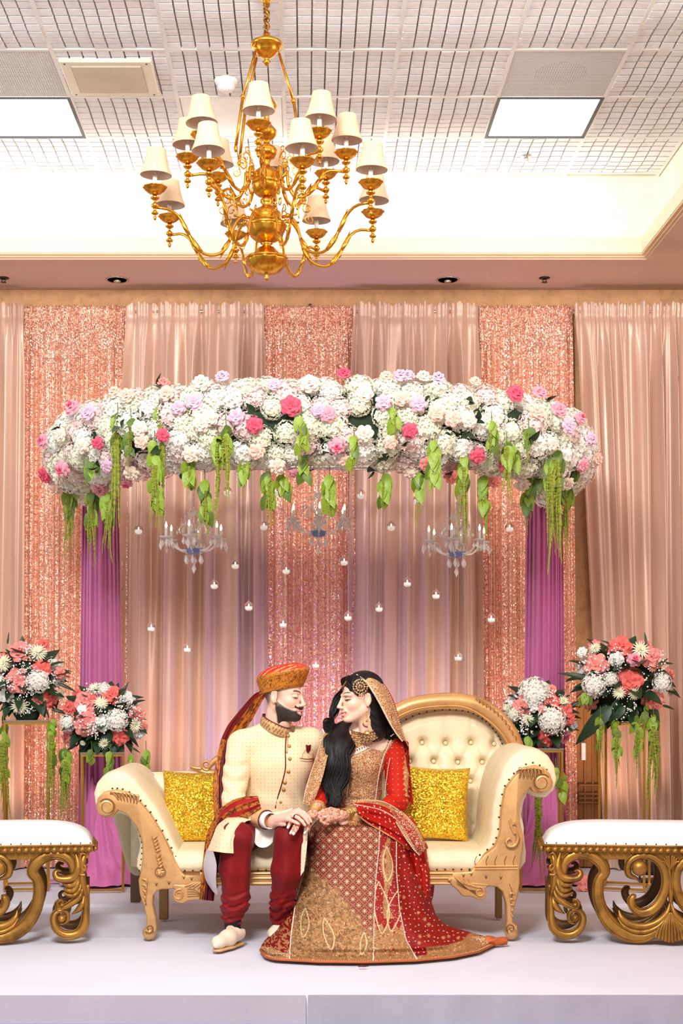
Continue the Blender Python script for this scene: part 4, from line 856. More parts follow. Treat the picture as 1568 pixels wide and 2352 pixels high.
# left arm board with leg
LA = [(222, 1852), (226, 1832), (240, 1818), (266, 1813), (296, 1819), (322, 1841), (347, 1870), (373, 1913), (396, 1960), (416, 1999), (424, 2008), (470, 2009), (470, 2036), (420, 2036), (398, 2040), (372, 2041), (361, 2044), (353, 2056), (352, 2077), (360, 2110), (361, 2130), (354, 2150), (342, 2158), (334, 2150), (337, 2130), (338, 2108), (333, 2085), (322, 2052), (319, 2020), (324, 2004), (329, 1966), (327, 1928), (314, 1896), (293, 1869), (271, 1858), (268, 1866), (258, 1876), (242, 1877), (228, 1868)]
MB().prism(pp(LA), YF-.03, YF+.035, .008).build('arm_frame', M_cg, so, auto=50)
RA = [(1266, 1800), (1262, 1778), (1248, 1762), (1228, 1757), (1204, 1762), (1184, 1777), (1172, 1792), (1158, 1812), (1149, 1862), (1146, 1915), (1134, 1945), (1110, 1962), (1086, 1990), (1080, 2000), (1040, 2001), (1030, 2024), (1052, 2030), (1120, 2034), (1140, 2036), (1152, 2046), (1160, 2074), (1162, 2108), (1160, 2128), (1160, 2146), (1174, 2150), (1187, 2140), (1186, 2124), (1175, 2116), (1176, 2095), (1186, 2060), (1192, 2025), (1191, 1998), (1199, 1945), (1199, 1918), (1188, 1870), (1190, 1842), (1200, 1822), (1216, 1806), (1222, 1818), (1240, 1822), (1258, 1815)]
MB().prism(pp(RA), YF-.03, YF+.035, .008).build('arm_frame', M_cg, so, auto=50)
# feet
for px, py, s in ((343, 2145, -1), (1173, 2137, 1)):
    x, y, z = P(px, py, YF); b = MB(); zb_ = .031; b.lathe([(.012, 0), (.022, .004), (.031, .02), (.034, .035), (.028, .05), (.016, .058), (.012, .06)], (x, y-.012, .0), 18); o = b.build('leg', M_cg, so)
    b = MB(); stroke(b, spiral((px, 2133), 11, 3, 1.1, 2.5, s), [3.4, 2], YF-.052, .004); b.build('scroll', M_groove, o)
for px0, px1, Y, lo in ((365, 386, 7.72, 2040), (1138, 1153, 7.76, 2035)):
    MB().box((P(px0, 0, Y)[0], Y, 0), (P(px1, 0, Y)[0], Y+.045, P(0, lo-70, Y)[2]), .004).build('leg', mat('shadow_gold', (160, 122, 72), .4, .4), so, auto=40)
Y = 8.33; MB().box((P(299, 0, Y)[0], Y, 0), (P(322, 0, Y)[0], Y+.06, P(0, 1980, Y)[2]), .004).build('leg', mat('brown_wood_leg', (120, 92, 72), .5), so, auto=40)
# front rail with mouldings
b = MB()
b.prism(pp([(460, 2002), (1045, 2001), (1045, 2031), (460, 2034)]), YF-.02, YF+.03, .004)
for yy_, w_ in ((2006, 5), (2017, 6), (2029, 6)): stroke(b, [(462, yy_), (1045, yy_)], w_, YF-.022, .006, seg=4)
b.build('front_rail', M_cg, so, auto=40)
b = MB()
MBl = [(398, 2030), (420, 2030), (470, 2028), (500, 2032), (490, 2050), (466, 2062), (436, 2066), (420, 2073), (404, 2068), (398, 2056), (404, 2044)]
b.prism(smooth_poly(pp(MBl), 3), YF-.034, YF-.005, .006); b.build('apron_scroll', M_cg, so, auto=45); b = MB()
MBr = [(1120, 2030), (1080, 2024), (1040, 2012), (1029, 2016), (1034, 2030), (1050, 2044), (1060, 2056), (1082, 2058), (1096, 2064), (1110, 2062), (1116, 2050), (1112, 2040)]
b.prism(smooth_poly(pp(MBr), 3), YF-.034, YF-.005, .006); b.build('apron_scroll', M_cg, so, auto=45)
# scroll discs
for c, R, s in (((246, 1853), 21, -1), ((1243, 1797), 22, 1)):
    x, _, z = P(c[0], c[1], YF); b = MB(); m_ = YF/F0
    b.lathe([(R*m_, 0), (R*m_, .02), (R*m_*.85, .032), (R*m_*.6, .036), (R*m_*.3, .034), (.002, .033)], (x, YF-.025, z), 28, axis=(0, -1, 0)); o = b.build('arm_scroll', M_cg, so)
    b = MB(); stroke(b, spiral(c, R*.92, R*.42, 1.35, -.6 if s > 0 else PI+.6, -s), [2.4, 2.2], YF-.058, .004, 6); b.build('spiral_groove', M_groove, o)
# carved relief
b = MB(); g = MB(); Yc = YF-.036
for k in range(7):
    t = k/6; stroke(b, [(252+k*9, 1822-2*math.sin(t*3)+t*5), (262+k*9, 1821+t*8), (272+k*7, 1836+t*8)], [2, 8, 3], Yc, .007); stroke(g, [(252+k*9, 1819+t*5), (264+k*8, 1822+t*8), (272+k*7, 1834+t*8)], [1.5, 1.6, 1], Yc-.007, .002, 5)
    stroke(b, [(1185+k*8, 1775-10*math.sin(t*2.2)), (1196+k*8, 1766+3*t), (1192+k*9, 1786+t*4)], [2, 9, 3], Yc, .008); stroke(g, [(1184+k*8, 1773-9*math.sin(t*2.2)), (1195+k*8, 1768+3*t), (1193+k*8, 1783+t*4)], [1.5, 1.6, 1], Yc-.008, .002, 5)
# leaf sprays on arms: left
for (x0, y0, s) in ((352, 1918, 1), (361, 1960, 1.05)):
    stroke(b, [(x0-2, y0), (x0+4*s, y0+16*s), (x0+10*s, y0+36*s)], [2, 6, 3], Yc, .006)
    for q in range(5):
        stroke(b, [(x0+1+q*2, y0+8+q*7*s), (x0+9+q*2, y0+2+q*8*s)], [5, 1.5], Yc, .006, seg=5); stroke(b, [(x0+1+q*2, y0+10+q*7*s), (x0-4+q*2, y0+4+q*8*s)], [4, 1.5], Yc, .006, seg=5)
        stroke(g, [(x0+1+q*2, y0+11+q*7*s), (x0+8+q*2, y0+5+q*8*s)], [1, 1], Yc-.006, .002, 5, 5)
for q in range(5): a = q*2*PI/5; stroke(b, [(368, 2003), (368+8*math.cos(a), 2003+8*math.sin(a))], [7, 9], Yc, .007, seg=5)
stroke(g, spiral((368, 2003), 12, 12, 1, 0, 1), 1.4, Yc-.002, .004, 5); x, _, z = P(368, 2003, YF); b.ball((x, Yc-.008, z), .011, 10, 6)
# right spray
stroke(b, [(1172, 1880), (1175, 1900), (1182, 1915)], [2, 7, 8], Yc, .006)
for q in range(5): stroke(b, [(1173+q*2, 1900-q*3), (1167+q*5, 1884+q*4)], [5, 1.5], Yc, .006, seg=5)
stroke(b, [(1184, 1910), (1190, 1926), (1182, 1942), (1168, 1944), (1162, 1934), (1169, 1926), (1174, 1931)], [5, 9, 8, 7, 6, 5, 3], Yc, .008)
for q in range(5): a = .3+q*.55; stroke(b, [(1174+4*math.cos(a), 1938+3*math.sin(a)), (1174+16*math.cos(a), 1936+13*math.sin(a))], [5, 6], Yc, .006, seg=5)
stroke(g, [(1186, 1912), (1192, 1927), (1184, 1946), (1166, 1947), (1159, 1935)], 1.4, Yc-.007, .002, 5)
# fluting lines above right leg and moulding
for x0 in (1092, 1118, 1138, 1160, 1180): stroke(g, [(x0+3, 1966), (x0-2, 1978), (x0, 1990)], 1.5, YF-.031, .002, 5)
for yy_ in (1990, 1996): stroke(b, [(1090, yy_), (1188, yy_-1)], 5, YF-.03, .007)
# leg leaves
for x0, s in ((322, 1), (1186, -1)):
    for q in range(5): stroke(b, [(x0+s*(3+q*1.2), 2018+q*13+(35 if s < 0 else 0)), (x0+s*(14-q), 2022+q*13+(30 if s < 0 else 0)), (x0+s*(15-q*1.5), 2036+q*11+(25 if s < 0 else 0))], [3, 6, 2], Yc, .007)
    stroke(g, [(x0+s*17, 2030), (x0+s*10, 2050), (x0+s*14, 2080)], 1.3, YF-.033, .003, 5)
stroke(b, spiral((411, 2055), 13, 5, 1.2, -1.2, -1), [6, 4], YF-.036, .007); stroke(b, spiral((1101, 2049), 12, 5, 1.2, PI+1.2, 1), [6, 4], YF-.036, .007)
for q in range(4):
    stroke(b, [(424+q*10, 2036+q*2), (440+q*8, 2030), (452+q*9, 2024)], [3, 7, 1.5], YF-.036, .006); stroke(b, [(1100-q*12, 2040-q*3), (1082-q*9, 2032-q*3), (1074-q*10, 2018-q)], [3, 7, 1.5], YF-.036, .006)
    stroke(g, [(430, 2042+q*6), (446, 2044+q*5), (464, 2056+q)], 1.2, YF-.036, .003, 5); stroke(g, [(1092, 2046+q*3), (1070, 2042-q), (1048, 2030-q*4)], 1.2, YF-.036, .003, 5)
x, _, z = P(1031, 2019, YF); b.ball((x, YF-.03, z), .011, 10, 6)
for x0, y0 in ((388, 2032), (359, 2035), (440, 2022), (422, 2019), (1150, 2020), (1116, 2018), (1064, 2015), (1082, 2012)):
    for q in (-1, 0, 1): stroke(g, [(x0, y0), (x0+q*4, y0-8)], [1.8, .8], YF-.031, .002, 5, 4)
b.build('carved_relief', M_cg, so, auto=60)['kind'] = 'stuff'; g.build('carved_line', M_groove, so)['kind'] = 'stuff'
# upholstered arms
LU = [(430, 2003), (404, 1958), (382, 1910), (356, 1862), (330, 1826), (306, 1796), (284, 1780), (258, 1777), (236, 1788), (222, 1806), (217, 1828), (222, 1850), (240, 1868), (266, 1866), (290, 1872), (310, 1900), (322, 1940), (322, 2004)]
RU = [(1086, 2000), (1112, 1962), (1130, 1930), (1134, 1890), (1138, 1850), (1147, 1806), (1162, 1765), (1186, 1736), (1214, 1724), (1240, 1728), (1262, 1744), (1274, 1768), (1277, 1796), (1268, 1818), (1250, 1829), (1228, 1824), (1214, 1815), (1204, 1838), (1197, 1870), (1203, 1918), (1197, 1996)]
def puff_arm(poly, nm, Yb, dx):
    q = np.array(smooth_poly(pp(poly), 4)); c = q.mean(0); V = []; n = len(q)
    lay = [(YF+.03, .0), (YF+.036, .006), (YF+.06, .012), (YF+.12, .014), (YF+.3, .012), (Yb-.05, .012), (Yb, .004)]
    d = np.roll(q, -1, 0)-np.roll(q, 1, 0); d /= np.linalg.norm(d, axis=1)[:, None]; nn = np.stack([d[:, 1], -d[:, 0]], 1)
    if .5*np.sum(q[:, 0]*np.roll(q[:, 1], -1)-np.roll(q[:, 0], -1)*q[:, 1]) < 0: nn = -nn
    pk = np.cumsum(np.linalg.norm(d, axis=1))
    for y, e in lay:
        k = (y-YF)/(Yb-YF)
        for i in range(n): p = q[i]+nn[i]*(e-.004*abs(math.sin(i*.8))*(y < YF+.1)); V.append((p[0]+dx*k, y, p[1]))
    F = [tuple(range(n)), tuple(reversed(range(6*n, 7*n)))]+[(r*n+(i+1) % n, r*n+i, r*n+n+i, r*n+n+(i+1) % n) for r in range(6) for i in range(n)]
    return obj(nm, V, F, M_cream, so)
puff_arm(LU, 'arm_upholstery', 7.95, 0); puff_arm(RU, 'arm_upholstery', 7.82, 0)
MB().prism(smooth_poly(pp([(264, 1866), (326, 1862), (330, 1930), (326, 2004), (300, 2002), (284, 1960), (272, 1910)], 7.9), 4), 7.86, 8.40, .02).build('side_panel', mat('cream_side', (222, 206, 166), .6, var=.1), so)
# seat
x0, x1 = P(398, 0, YF)[0], P(1118, 0, YF)[0]; nu, nv = 60, 26; G = np.zeros((nv, nu, 3)); U = np.linspace(0, 1, nu)
prof = spl([(YF+.0, .335), (YF-.018, .36), (YF-.012, .40), (YF+.03, .43), (YF+.12, .438), (YF+.35, .44), (YF+.75, .44)], nv)
for i, (y, z) in enumerate(prof): G[i, :, 0] = x0+(x1-x0)*U; G[i, :, 1] = y; G[i, :, 2] = z+.006*np.sin(U*PI)
grid('seat', G, M_cream, so); MB().box((x0+.02, YF+.02, .30), (x1-.02, 7.9, .34)).build('seat_base', M_cg, so, smooth=False)
# back: tufted upholstery under an arch
Yb = 7.82; top = [(300, 1782), (360, 1778), (430, 1778), (490, 1786), (560, 1780), (640, 1772), (720, 1760), (800, 1735), (860, 1700), (905, 1668), (960, 1640), (1027, 1628), (1081, 1634), (1121, 1656), (1148, 1688), (1166, 1730), (1172, 1780)]
tx = np.array([a for a, _ in top], float); ty = np.array([b_ for _, b_ in top], float)
nu, nv = 230, 110; pxs = np.linspace(300, 1172, nu); G = np.zeros((nv, nu, 3))
tuf = [(972, 1707), (1026, 1708), (1085, 1707), (1139, 1710), (918, 1707), (998, 1750), (1054, 1752), (1110, 1752), (942, 1750), (888, 1750), (972, 1795), (1026, 1795), (1082, 1795), (918, 1795), (358, 1835), (310, 1835), (410, 1835), (460, 1835), (520, 1835), (580, 1835), (640, 1830), (700, 1825), (760, 1810), (820, 1800), (870, 1795), (334, 1880), (385, 1880), (436, 1880), (1000, 1850), (1056, 1850), (1112, 1850)]
for j, a in enumerate(pxs):
    yt = np.interp(a, tx, ty)+4; py = np.linspace(yt, 1990, nv); edge = sm(py-yt, 0, 26)*sm(np.array(a), 300, 320)*sm(np.array(1172.-a), 0, 20)
    d = .035*edge
    for (u, v) in tuf:
        r2 = (a-u)**2+(py-v)**2; d = d-.05*np.exp(-r2/90)-.018*np.exp(-r2/700)
        for s in (-1, 1):   # diamond creases down to the next row
            L = np.abs((a-u)*45-s*(py-v)*27)/math.hypot(45, 27); on = (py > v) & (py < v+45); d = d-.010*np.exp(-(L/4)**2)*on
        d = d-.008*np.exp(-((a-u)/4)**2)*((py < v) & (v < 1720) & (v > 1700))
    Y = Yb+.10*sm(1900-py, 0, 320)-d; G[:, j, 0] = (a-CX)*Yb/F0; G[:, j, 1] = Y; G[:, j, 2] = CH+(CY-py)*Yb/F0
grid('back_upholstery', G, M_cream, so)
b = MB(); 
for (u, v) in tuf[:17]: 
    x, _, z = P(u, v, Yb); b.ball((x, Yb+.10*float(sm(np.array(1900.-v), 0, 320))+.018, z), (.011, .008, .011), 10, 6)
b.build('tuft_button', M_cream, so)['kind'] = 'stuff'
# rear board and arched crest
bd = [(296, 1776), (430, 1772), (490, 1780), (640, 1766), (720, 1752), (800, 1725), (860, 1690), (905, 1655), (960, 1622), (1027, 1608), (1085, 1614), (1130, 1638), (1168, 1682), (1190, 1730), (1196, 1990), (296, 1990)]
MB().prism(pp(bd, Yb+.1), Yb+.11, Yb+.15).build('back_board', M_cream, so, auto=40)
b = MB(); arch = [(700, 1768), (780, 1736), (840, 1692), (880, 1655), (905, 1638), (955, 1617), (1027, 1610), (1083, 1616), (1124, 1636), (1158, 1668), (1180, 1705), (1190, 1745), (1192, 1800)]
stroke(b, arch, [26, 30, 34, 36, 36, 36, 38, 38, 40, 40, 38, 36, 34], Yb+.03, .045, 14, 60); o = b.build('crest_rail', M_cg, so)
b = MB(); stroke(b, [(a+(-8 if a > 1027 else 3), c+11+(4 if a > 1120 else 0)) for a, c in arch[3:12]], 4, Yb-.012, .006, 6, 50); b.build('crest_bead', M_cg, o)
b = MB(); g = MB()
for k in range(11):
    t = k/10; q = spl([(1092, 1604), (1120, 1622), (1150, 1650), (1176, 1690)], 11)[k]; stroke(b, [q, q+(7, 3), q+(9, 12)], [2, 8, 2], Yb-.012, .006); stroke(g, [q+(0, -2), q+(8, 2), q+(9, 11)], 1.2, Yb-.019, .002, 5)
b.build('crest_carving', M_cg, o)['kind'] = 'stuff'; g.build('crest_line', M_groove, o)['kind'] = 'stuff'
# low carved crest left
b = MB(); stroke(b, [(438, 1762), (455, 1768), (478, 1775), (520, 1778), (600, 1772), (700, 1765)], [6, 14, 18, 22, 24, 26], Yb+.02, .03, 10)
stroke(b, spiral((474, 1757), 12, 3, 1.3, 1.2, 1), [8, 4], Yb-.0, .012); stroke(b, [(474, 1770), (488, 1752), (505, 1742), (540, 1740), (580, 1752)], [8, 14, 18, 18, 10], Yb+.01, .02); stroke(b, [(437, 1760), (448, 1764), (462, 1766)], [3, 8, 10], Yb, .012); b.build('low_crest', M_cg, so)
# nail heads
b = MB()
def nails(pts, n, Y, r=.0052):
    for q in spl(pts, n): x, _, z = P(q[0], q[1], Y); b.ball((x, Y, z), (r, r*.7, r), 8, 5)
nails([(258, 1811), (280, 1812), (308, 1826), (330, 1846), (352, 1874), (378, 1916), (396, 1952), (414, 1988), (424, 1999)], 16, YF-.002); nails([(424, 2000), (1078, 1997)], 36, YF-.024)
nails([(1078, 1998), (1100, 1965), (1130, 1942), (1142, 1912), (1147, 1862), (1155, 1815), (1172, 1786), (1196, 1762), (1225, 1752), (1255, 1768)], 18, YF-.004)
nails([(311, 1890), (324, 1930), (325, 1965), (320, 2000)], 9, YF-.002, .004)
nails([(905, 1668), (960, 1640), (1027, 1630), (1081, 1637), (1119, 1660), (1145, 1692), (1160, 1725)], 24, Yb+.045)
b.build('nail_head', M_nail, so)['kind'] = 'stuff'
# gold sequin cushions
M_gs = sequin('gold_sequins', (226, 170, 20), (255, 224, 84), 190, .6, .28); M_gf = mat('gold_satin', (232, 186, 110), .4, .3)
def cushion(px0, px1, py0, py1, Y, lb, tilt, seed, lean):
    x0, _, z1 = P(px0, py0, Y); x1, _, z0 = P(px1, py1, Y); cx_, cz = (x0+x1)/2, (z0+z1)/2; w_, h = (x1-x0)/2, (z1-z0)/2; t = thing('cushion', lb, 'cushion', (cx_, Y, z0), 'gold sequin cushions')
    n = 46; U, V = np.meshgrid(np.linspace(-1, 1, n), np.linspace(-1, 1, n)); pin = 1-.07*(1-U**2)*(np.abs(V)**3); pin2 = 1-.07*(1-V**2)*(np.abs(U)**3)
    T = ((1-U**4)*(1-V**4))**.45*.075+.004*np.sin(U*9+seed)*(1-V**2)*(1-U**2)
    for s, nm in ((-1, 'sequin_front'), (1, 'back_cover')):
        X = U*w_*pin2; Z = V*h*pin; Yv = s*T; c, sn = math.cos(tilt), math.sin(tilt); G = np.stack([cx_+X*c-Z*sn, Y+Yv+lean*(Z+h), cz+X*sn+Z*c], -1)
        if s > 0: G = G[:, ::-1]
        grid(nm, G, M_gs if s < 0 else M_gf, t)
cushion(370, 530, 1772, 1938, 7.56, 'gold sequin cushion behind the groom, on the left of the sofa seat', .0, 1, .22)
cushion(922, 1080, 1762, 1932, 7.56, 'gold sequin cushion beside the bride, on the right of the sofa seat', -.05, 4, .22)
# ---------------------------------------------------------------- carved ottomans
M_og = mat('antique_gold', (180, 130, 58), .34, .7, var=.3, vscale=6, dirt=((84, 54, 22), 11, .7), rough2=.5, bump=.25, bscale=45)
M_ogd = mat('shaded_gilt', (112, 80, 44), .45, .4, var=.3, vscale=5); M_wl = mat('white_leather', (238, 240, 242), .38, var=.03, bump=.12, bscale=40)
YO = 7.06
def ot(x, y): return (1200+x/4.26, 1840+y/4.26)
def mir(pts): return [(2*1531-a, b_) for a, b_ in pts]
om = thing('ottoman', 'white padded ottoman on pierced carved gold base, at the right edge', 'ottoman', P(1531, 2160, YO)[:2]+(0,), 'carved ottomans')
S = [  # (points, widths, depth, y offset)
    ([(380, 690), (390, 600), (440, 530), (540, 495), (660, 520), (750, 590), (775, 670), (730, 740), (712, 830), (722, 950), (770, 1080), (860, 1200), (1000, 1285), (1150, 1300), (1270, 1240), (1370, 1130), (1405, 1050)], [50, 70, 80, 82, 86, 90, 86, 74, 84, 88, 96, 104, 100, 84, 70, 40, 8], .024, 0),
    ([(1090, 730), (1010, 690), (1000, 600), (1060, 520), (1180, 500), (1290, 550), (1355, 660), (1360, 800), (1310, 940), (1230, 1030), (1130, 1060), (1060, 1020), (1030, 950), (1050, 905), (1080, 900)], [20, 50, 50, 56, 62, 66, 70, 72, 76, 80, 74, 60, 60, 50, 22], .026, .004),
    ([(915, 1035), (940, 1110), (1020, 1175), (1150, 1195), (1280, 1150), (1370, 1060), (1405, 960)], [6, 40, 54, 56, 52, 40, 10], .02, -.006),
    ([(905, 1110), (960, 1190), (1060, 1240), (1180, 1240), (1300, 1180), (1400, 1060)], [6, 30, 40, 44, 34, 10], .026, -.01),
    ([(262, 480), (290, 560), (300, 680), (290, 790), (262, 900), (262, 1050), (272, 1180), (330, 1270), (440, 1290), (530, 1240), (570, 1150), (555, 1075), (490, 1045), (440, 1080), (442, 1150), (490, 1175), (515, 1140)], [20, 50, 54, 50, 40, 44, 60, 76, 70, 60, 52, 44, 38, 34, 28, 22, 12], .028, 0),
    ([(360, 470), (335, 560), (330, 640), (370, 720), (440, 740), (520, 730), (548, 690), (530, 660), (490, 665)], [6, 40, 60, 70, 60, 56, 44, 34, 14], .03, -.012),
    ([(330, 620), (335, 720), (370, 790), (430, 800), (486, 775)], [20, 46, 54, 44, 14], .03, -.006), ([(322, 700), (335, 790), (375, 850), (430, 850), (470, 830)], [20, 44, 50, 38, 12], .03, -.01),
    ([(300, 760), (320, 850), (370, 900), (430, 895), (478, 870)], [20, 44, 50, 34, 12], .03, -.006), ([(285, 820), (310, 910), (380, 970), (450, 1010), (510, 1020), (528, 975), (500, 945), (470, 970)], [16, 46, 50, 44, 34, 30, 22, 10], .028, -.008),
    ([(275, 900), (290, 980), (330, 1040), (395, 1085)], [20, 50, 46, 6], .026, -.004),
    ([(250, 500), (290, 490), (310, 540), (300, 620), (262, 660), (256, 620), (280, 600)], [20, 26, 26, 26, 22, 18, 12], .02, -.016), ([(252, 700), (300, 700), (318, 640), (316, 560), (300, 480)], [20, 22, 20, 18, 10], .016, -.02),
    ([(246, 800), (246, 1000), (250, 1180), (266, 1250)], [24, 24, 30, 30], .03, .006),
    ([(1405, 600), (1400, 700), (1405, 860), (1408, 1050)], [70, 60, 34, 20], .02, .004)]
fan = [([(1408, 1050), (1385+k*-24+12, 1180+k*6), (1395-k*33, 1340-k*10)], [6, 26, 36], .02, -.012-.002*(k % 2)) for k in range(5)]
pal = [([(1408, 640), (1400-k*12, 570), (1392-k*22, 500+k*k*6)], [6, 16, 20], .016, -.014) for k in range(4)]
def board(Y, m, nm, detail):
    for pts, wd, dp, oy in S+(fan+pal if detail else fan):
        q = [ot(*p) for p in pts]; w_ = [v*1.34/4.26 for v in wd]
        for k, qq in enumerate((q, mir(q))):
            b = MB(); stroke(b, qq, w_, YO+oy*(1 if detail else .2), dp, 10); b.v = [(v[0], v[1]+Y-YO, v[2]) for v in b.v]; b.build('carved_scroll' if detail else 'rear_scroll', m, om)
            if detail and wd[1] > 45 and len(pts) > 5:   # incised rim lines following the scroll
                b = MB(); L = spl(qq, 40); T = np.gradient(L, axis=0); T /= np.linalg.norm(T, axis=1)[:, None]; N = np.stack([-T[:, 1], T[:, 0]], 1); wv = np.interp(np.linspace(0, 1, 40), np.linspace(0, 1, len(w_)), w_)
                for s in (-1, 1): stroke(b, (L+N*wv[:, None]*.36*s)[2:-2], 1.6, Y+oy-dp*.86, .0035, 5, 40)
                b.build('rim_bead', m, om)
    b = MB(); b.prism(pp([ot(232, 440), (1531*2-ot(232, 0)[0], ot(0, 440)[1]), (1531*2-ot(232, 0)[0], ot(0, 540)[1]), ot(232, 545)], YO), Y-.01, Y+.02, .004); b.build('apron' if detail else 'rear_apron', m, om, auto=40)
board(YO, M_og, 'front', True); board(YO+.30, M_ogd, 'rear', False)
for s in (0, 1):
    for (cxx, cyy, r) in ((1110, 622, 78), (493, 1120, 40), (492, 985, 26)):
        a, c = ot(cxx, cyy); a = a if s == 0 else 2*1531-a; x, _, z = P(a, c, YO); rr = r/4.26*YO/F0
        MB().ball((x, YO-.014, z), (rr, .03, rr), 18, 10).build('scroll_boss', M_og, om)
xa, xb = P(ot(232, 0)[0], 0, YO)[0], P(2*1531-ot(232, 0)[0], 0, YO)[0]; zt_ = P(0, 1938, YO)[2]; zb_ = P(0, 1962, YO)[2]
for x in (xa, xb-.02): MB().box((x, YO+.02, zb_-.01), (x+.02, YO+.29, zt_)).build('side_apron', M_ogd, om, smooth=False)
e = .028; MB().box((xa-e, YO-.03, zt_), (xb+e, YO+.34, zt_+.010), .003).build('top_board', M_og, om, auto=40)
gq = MB(); gq.tube([(0, 0, .0), (0, -.010, .010), (.004, -.004, .024)], [.008, .013, .006], 8); gm = mesh('gadroon', gq.v, gq.f, True, None, M_og)
n = 36
for i in range(n): o = link('gadroon', gm, None, om); o.location = (xa-e+.01+(xb-xa+2*e-.02)*(i+.5)/n, YO-.024, zt_-.026); o.scale = (1.25, 1, 1)
for i in range(9):
    for s, x in ((1, xb+e-.006), (-1, xa-e+.006)): o = link('gadroon', gm, None, om); o.location = (x, YO-.01+.34*(i+.5)/9, zt_-.026); o.rotation_euler = (0, 0, s*PI/2)
MB().box((xa-e+.008, YO-.022, zt_-.028), (xb+e-.008, YO+.33, zt_)).build('edge_moulding', M_og, om, smooth=False)
nu, nv = 80, 40; U, V = np.meshgrid(np.linspace(-1, 1, nu), np.linspace(-1, 1, nv)); hx, hy = (xb-xa)/2+e-.012, .17
ru = np.abs(U)**1; T = ((1-np.abs(U)**7)*(1-np.abs(V)**3.2))**.55
G = np.stack([(xa+xb)/2+U*hx, YO+.155+V*hy, zt_+.010+.105*T], -1); grid('cushion_pad', G, M_wl, om)
b = MB()
for i in range(26): b.ball((xa-e+.02+(xb-xa+2*e-.04)*i/25, YO-.017, zt_+.016), .0035, 6, 4)
b.build('nail_head', M_nail, om)['kind'] = 'stuff'
th = math.radians(7); h_ = (xb-xa)/2; x_ = (1258-CX)*7.09/F0
om2 = copy_tree(om); om.location = (x_+h_*math.cos(th), 7.09-h_*math.sin(th), -.012); om.rotation_euler = (0, 0, -th)
th = math.radians(8); x_ = (204-CX)*7.08/F0; om2.location = (x_-h_*math.cos(th), 7.08-h_*math.sin(th), -.012); om2.rotation_euler = (0, 0, th); om2['label'] = 'white padded ottoman on pierced carved gold base, at the left edge'
# ---------------------------------------------------------------- people
def xfm(V, c, yaw, pitch=0, roll=0, s=1.0):
    R = np.array(Matrix.Rotation(yaw, 3, 'Z') @ Matrix.Rotation(pitch, 3, 'Y') @ Matrix.Rotation(roll, 3, 'X')); return (np.asarray(V)*s) @ R.T+np.array(c)
def hit(ops, px, py, Y0=6.5, Y1=7.9, off=0.0, n=500):
    Y = np.linspace(Y0, Y1, n).astype(np.float32); X = ((px-CX)*Y/F0).astype(np.float32); Z = (CH+(CY-py)*Y/F0).astype(np.float32); d = ev(ops, X, Y, Z)-off; k = np.argmax(d < 0)
    return np.array((X[k], Y[k], Z[k])) if d[k] < 0 else np.array(P(px, py, 7.3))
def skinmat(nm): return mat(nm, None, .48, var=.05, vscale=30, attr=True, sss=.12, bump=.05, bscale=300)
M_skin = skinmat('skin')
def addtex(m, kind, sc, c1, c2, thr=.12, sz=(1, 1)):
    """overprint a small repeating motif on the cloth colour"""
    nt = m.node_tree; L = nt.links.new; b = nt.nodes['Principled BSDF']; src = b.inputs['Base Color'].links[0].from_socket
    tc = nd(nt, 'ShaderNodeTexCoord'); sx = nd(nt, 'ShaderNodeSeparateXYZ'); L(tc.outputs['Object'], sx.inputs[0]); cb = nd(nt, 'ShaderNodeCombineXYZ'); L(sx.outputs[0], cb.inputs[0]); L(sx.outputs[2], cb.inputs[1])
    for (col, rot_, off, th, sq) in ((c1, .785, (0, 0, 0), thr, 1.0), (c2, .785, (.5, .5, 0), thr*1.5, 1.8)):
        mp = nd(nt, 'ShaderNodeMapping'); mp.inputs['Rotation'].default_value = (0, 0, rot_); mp.inputs['Scale'].default_value = (sc, sc, sc); mp.inputs['Location'].default_value = off; L(cb.outputs[0], mp.inputs[0])
        fr = nd(nt, 'ShaderNodeVectorMath', operation='FRACTION'); L(mp.outputs[0], fr.inputs[0]); sb = nd(nt, 'ShaderNodeVectorMath', operation='SUBTRACT'); L(fr.outputs[0], sb.inputs[0]); sb.inputs[1].default_value = (.5, .5, 0)
        m2 = nd(nt, 'ShaderNodeMapping'); m2.inputs['Rotation'].default_value = (0, 0, -rot_); m2.inputs['Scale'].default_value = (sq, 1, 0); L(sb.outputs[0], m2.inputs[0])
        ln = nd(nt, 'ShaderNodeVectorMath', operation='LENGTH'); L(m2.outputs[0], ln.inputs[0]); lt = nd(nt, 'ShaderNodeMapRange'); lt.inputs[1].default_value = th*1.15; lt.inputs[2].default_value = th*.85; L(ln.outputs['Value'], lt.inputs[0])
        mx = nd(nt, 'ShaderNodeMix', data_type='RGBA'); L(lt.outputs[0], mx.inputs[0]); L(src, mx.inputs[6]); mx.inputs[7].default_value = (*lin(col), 1); src = mx.outputs[2]
    L(src, b.inputs['Base Color'])
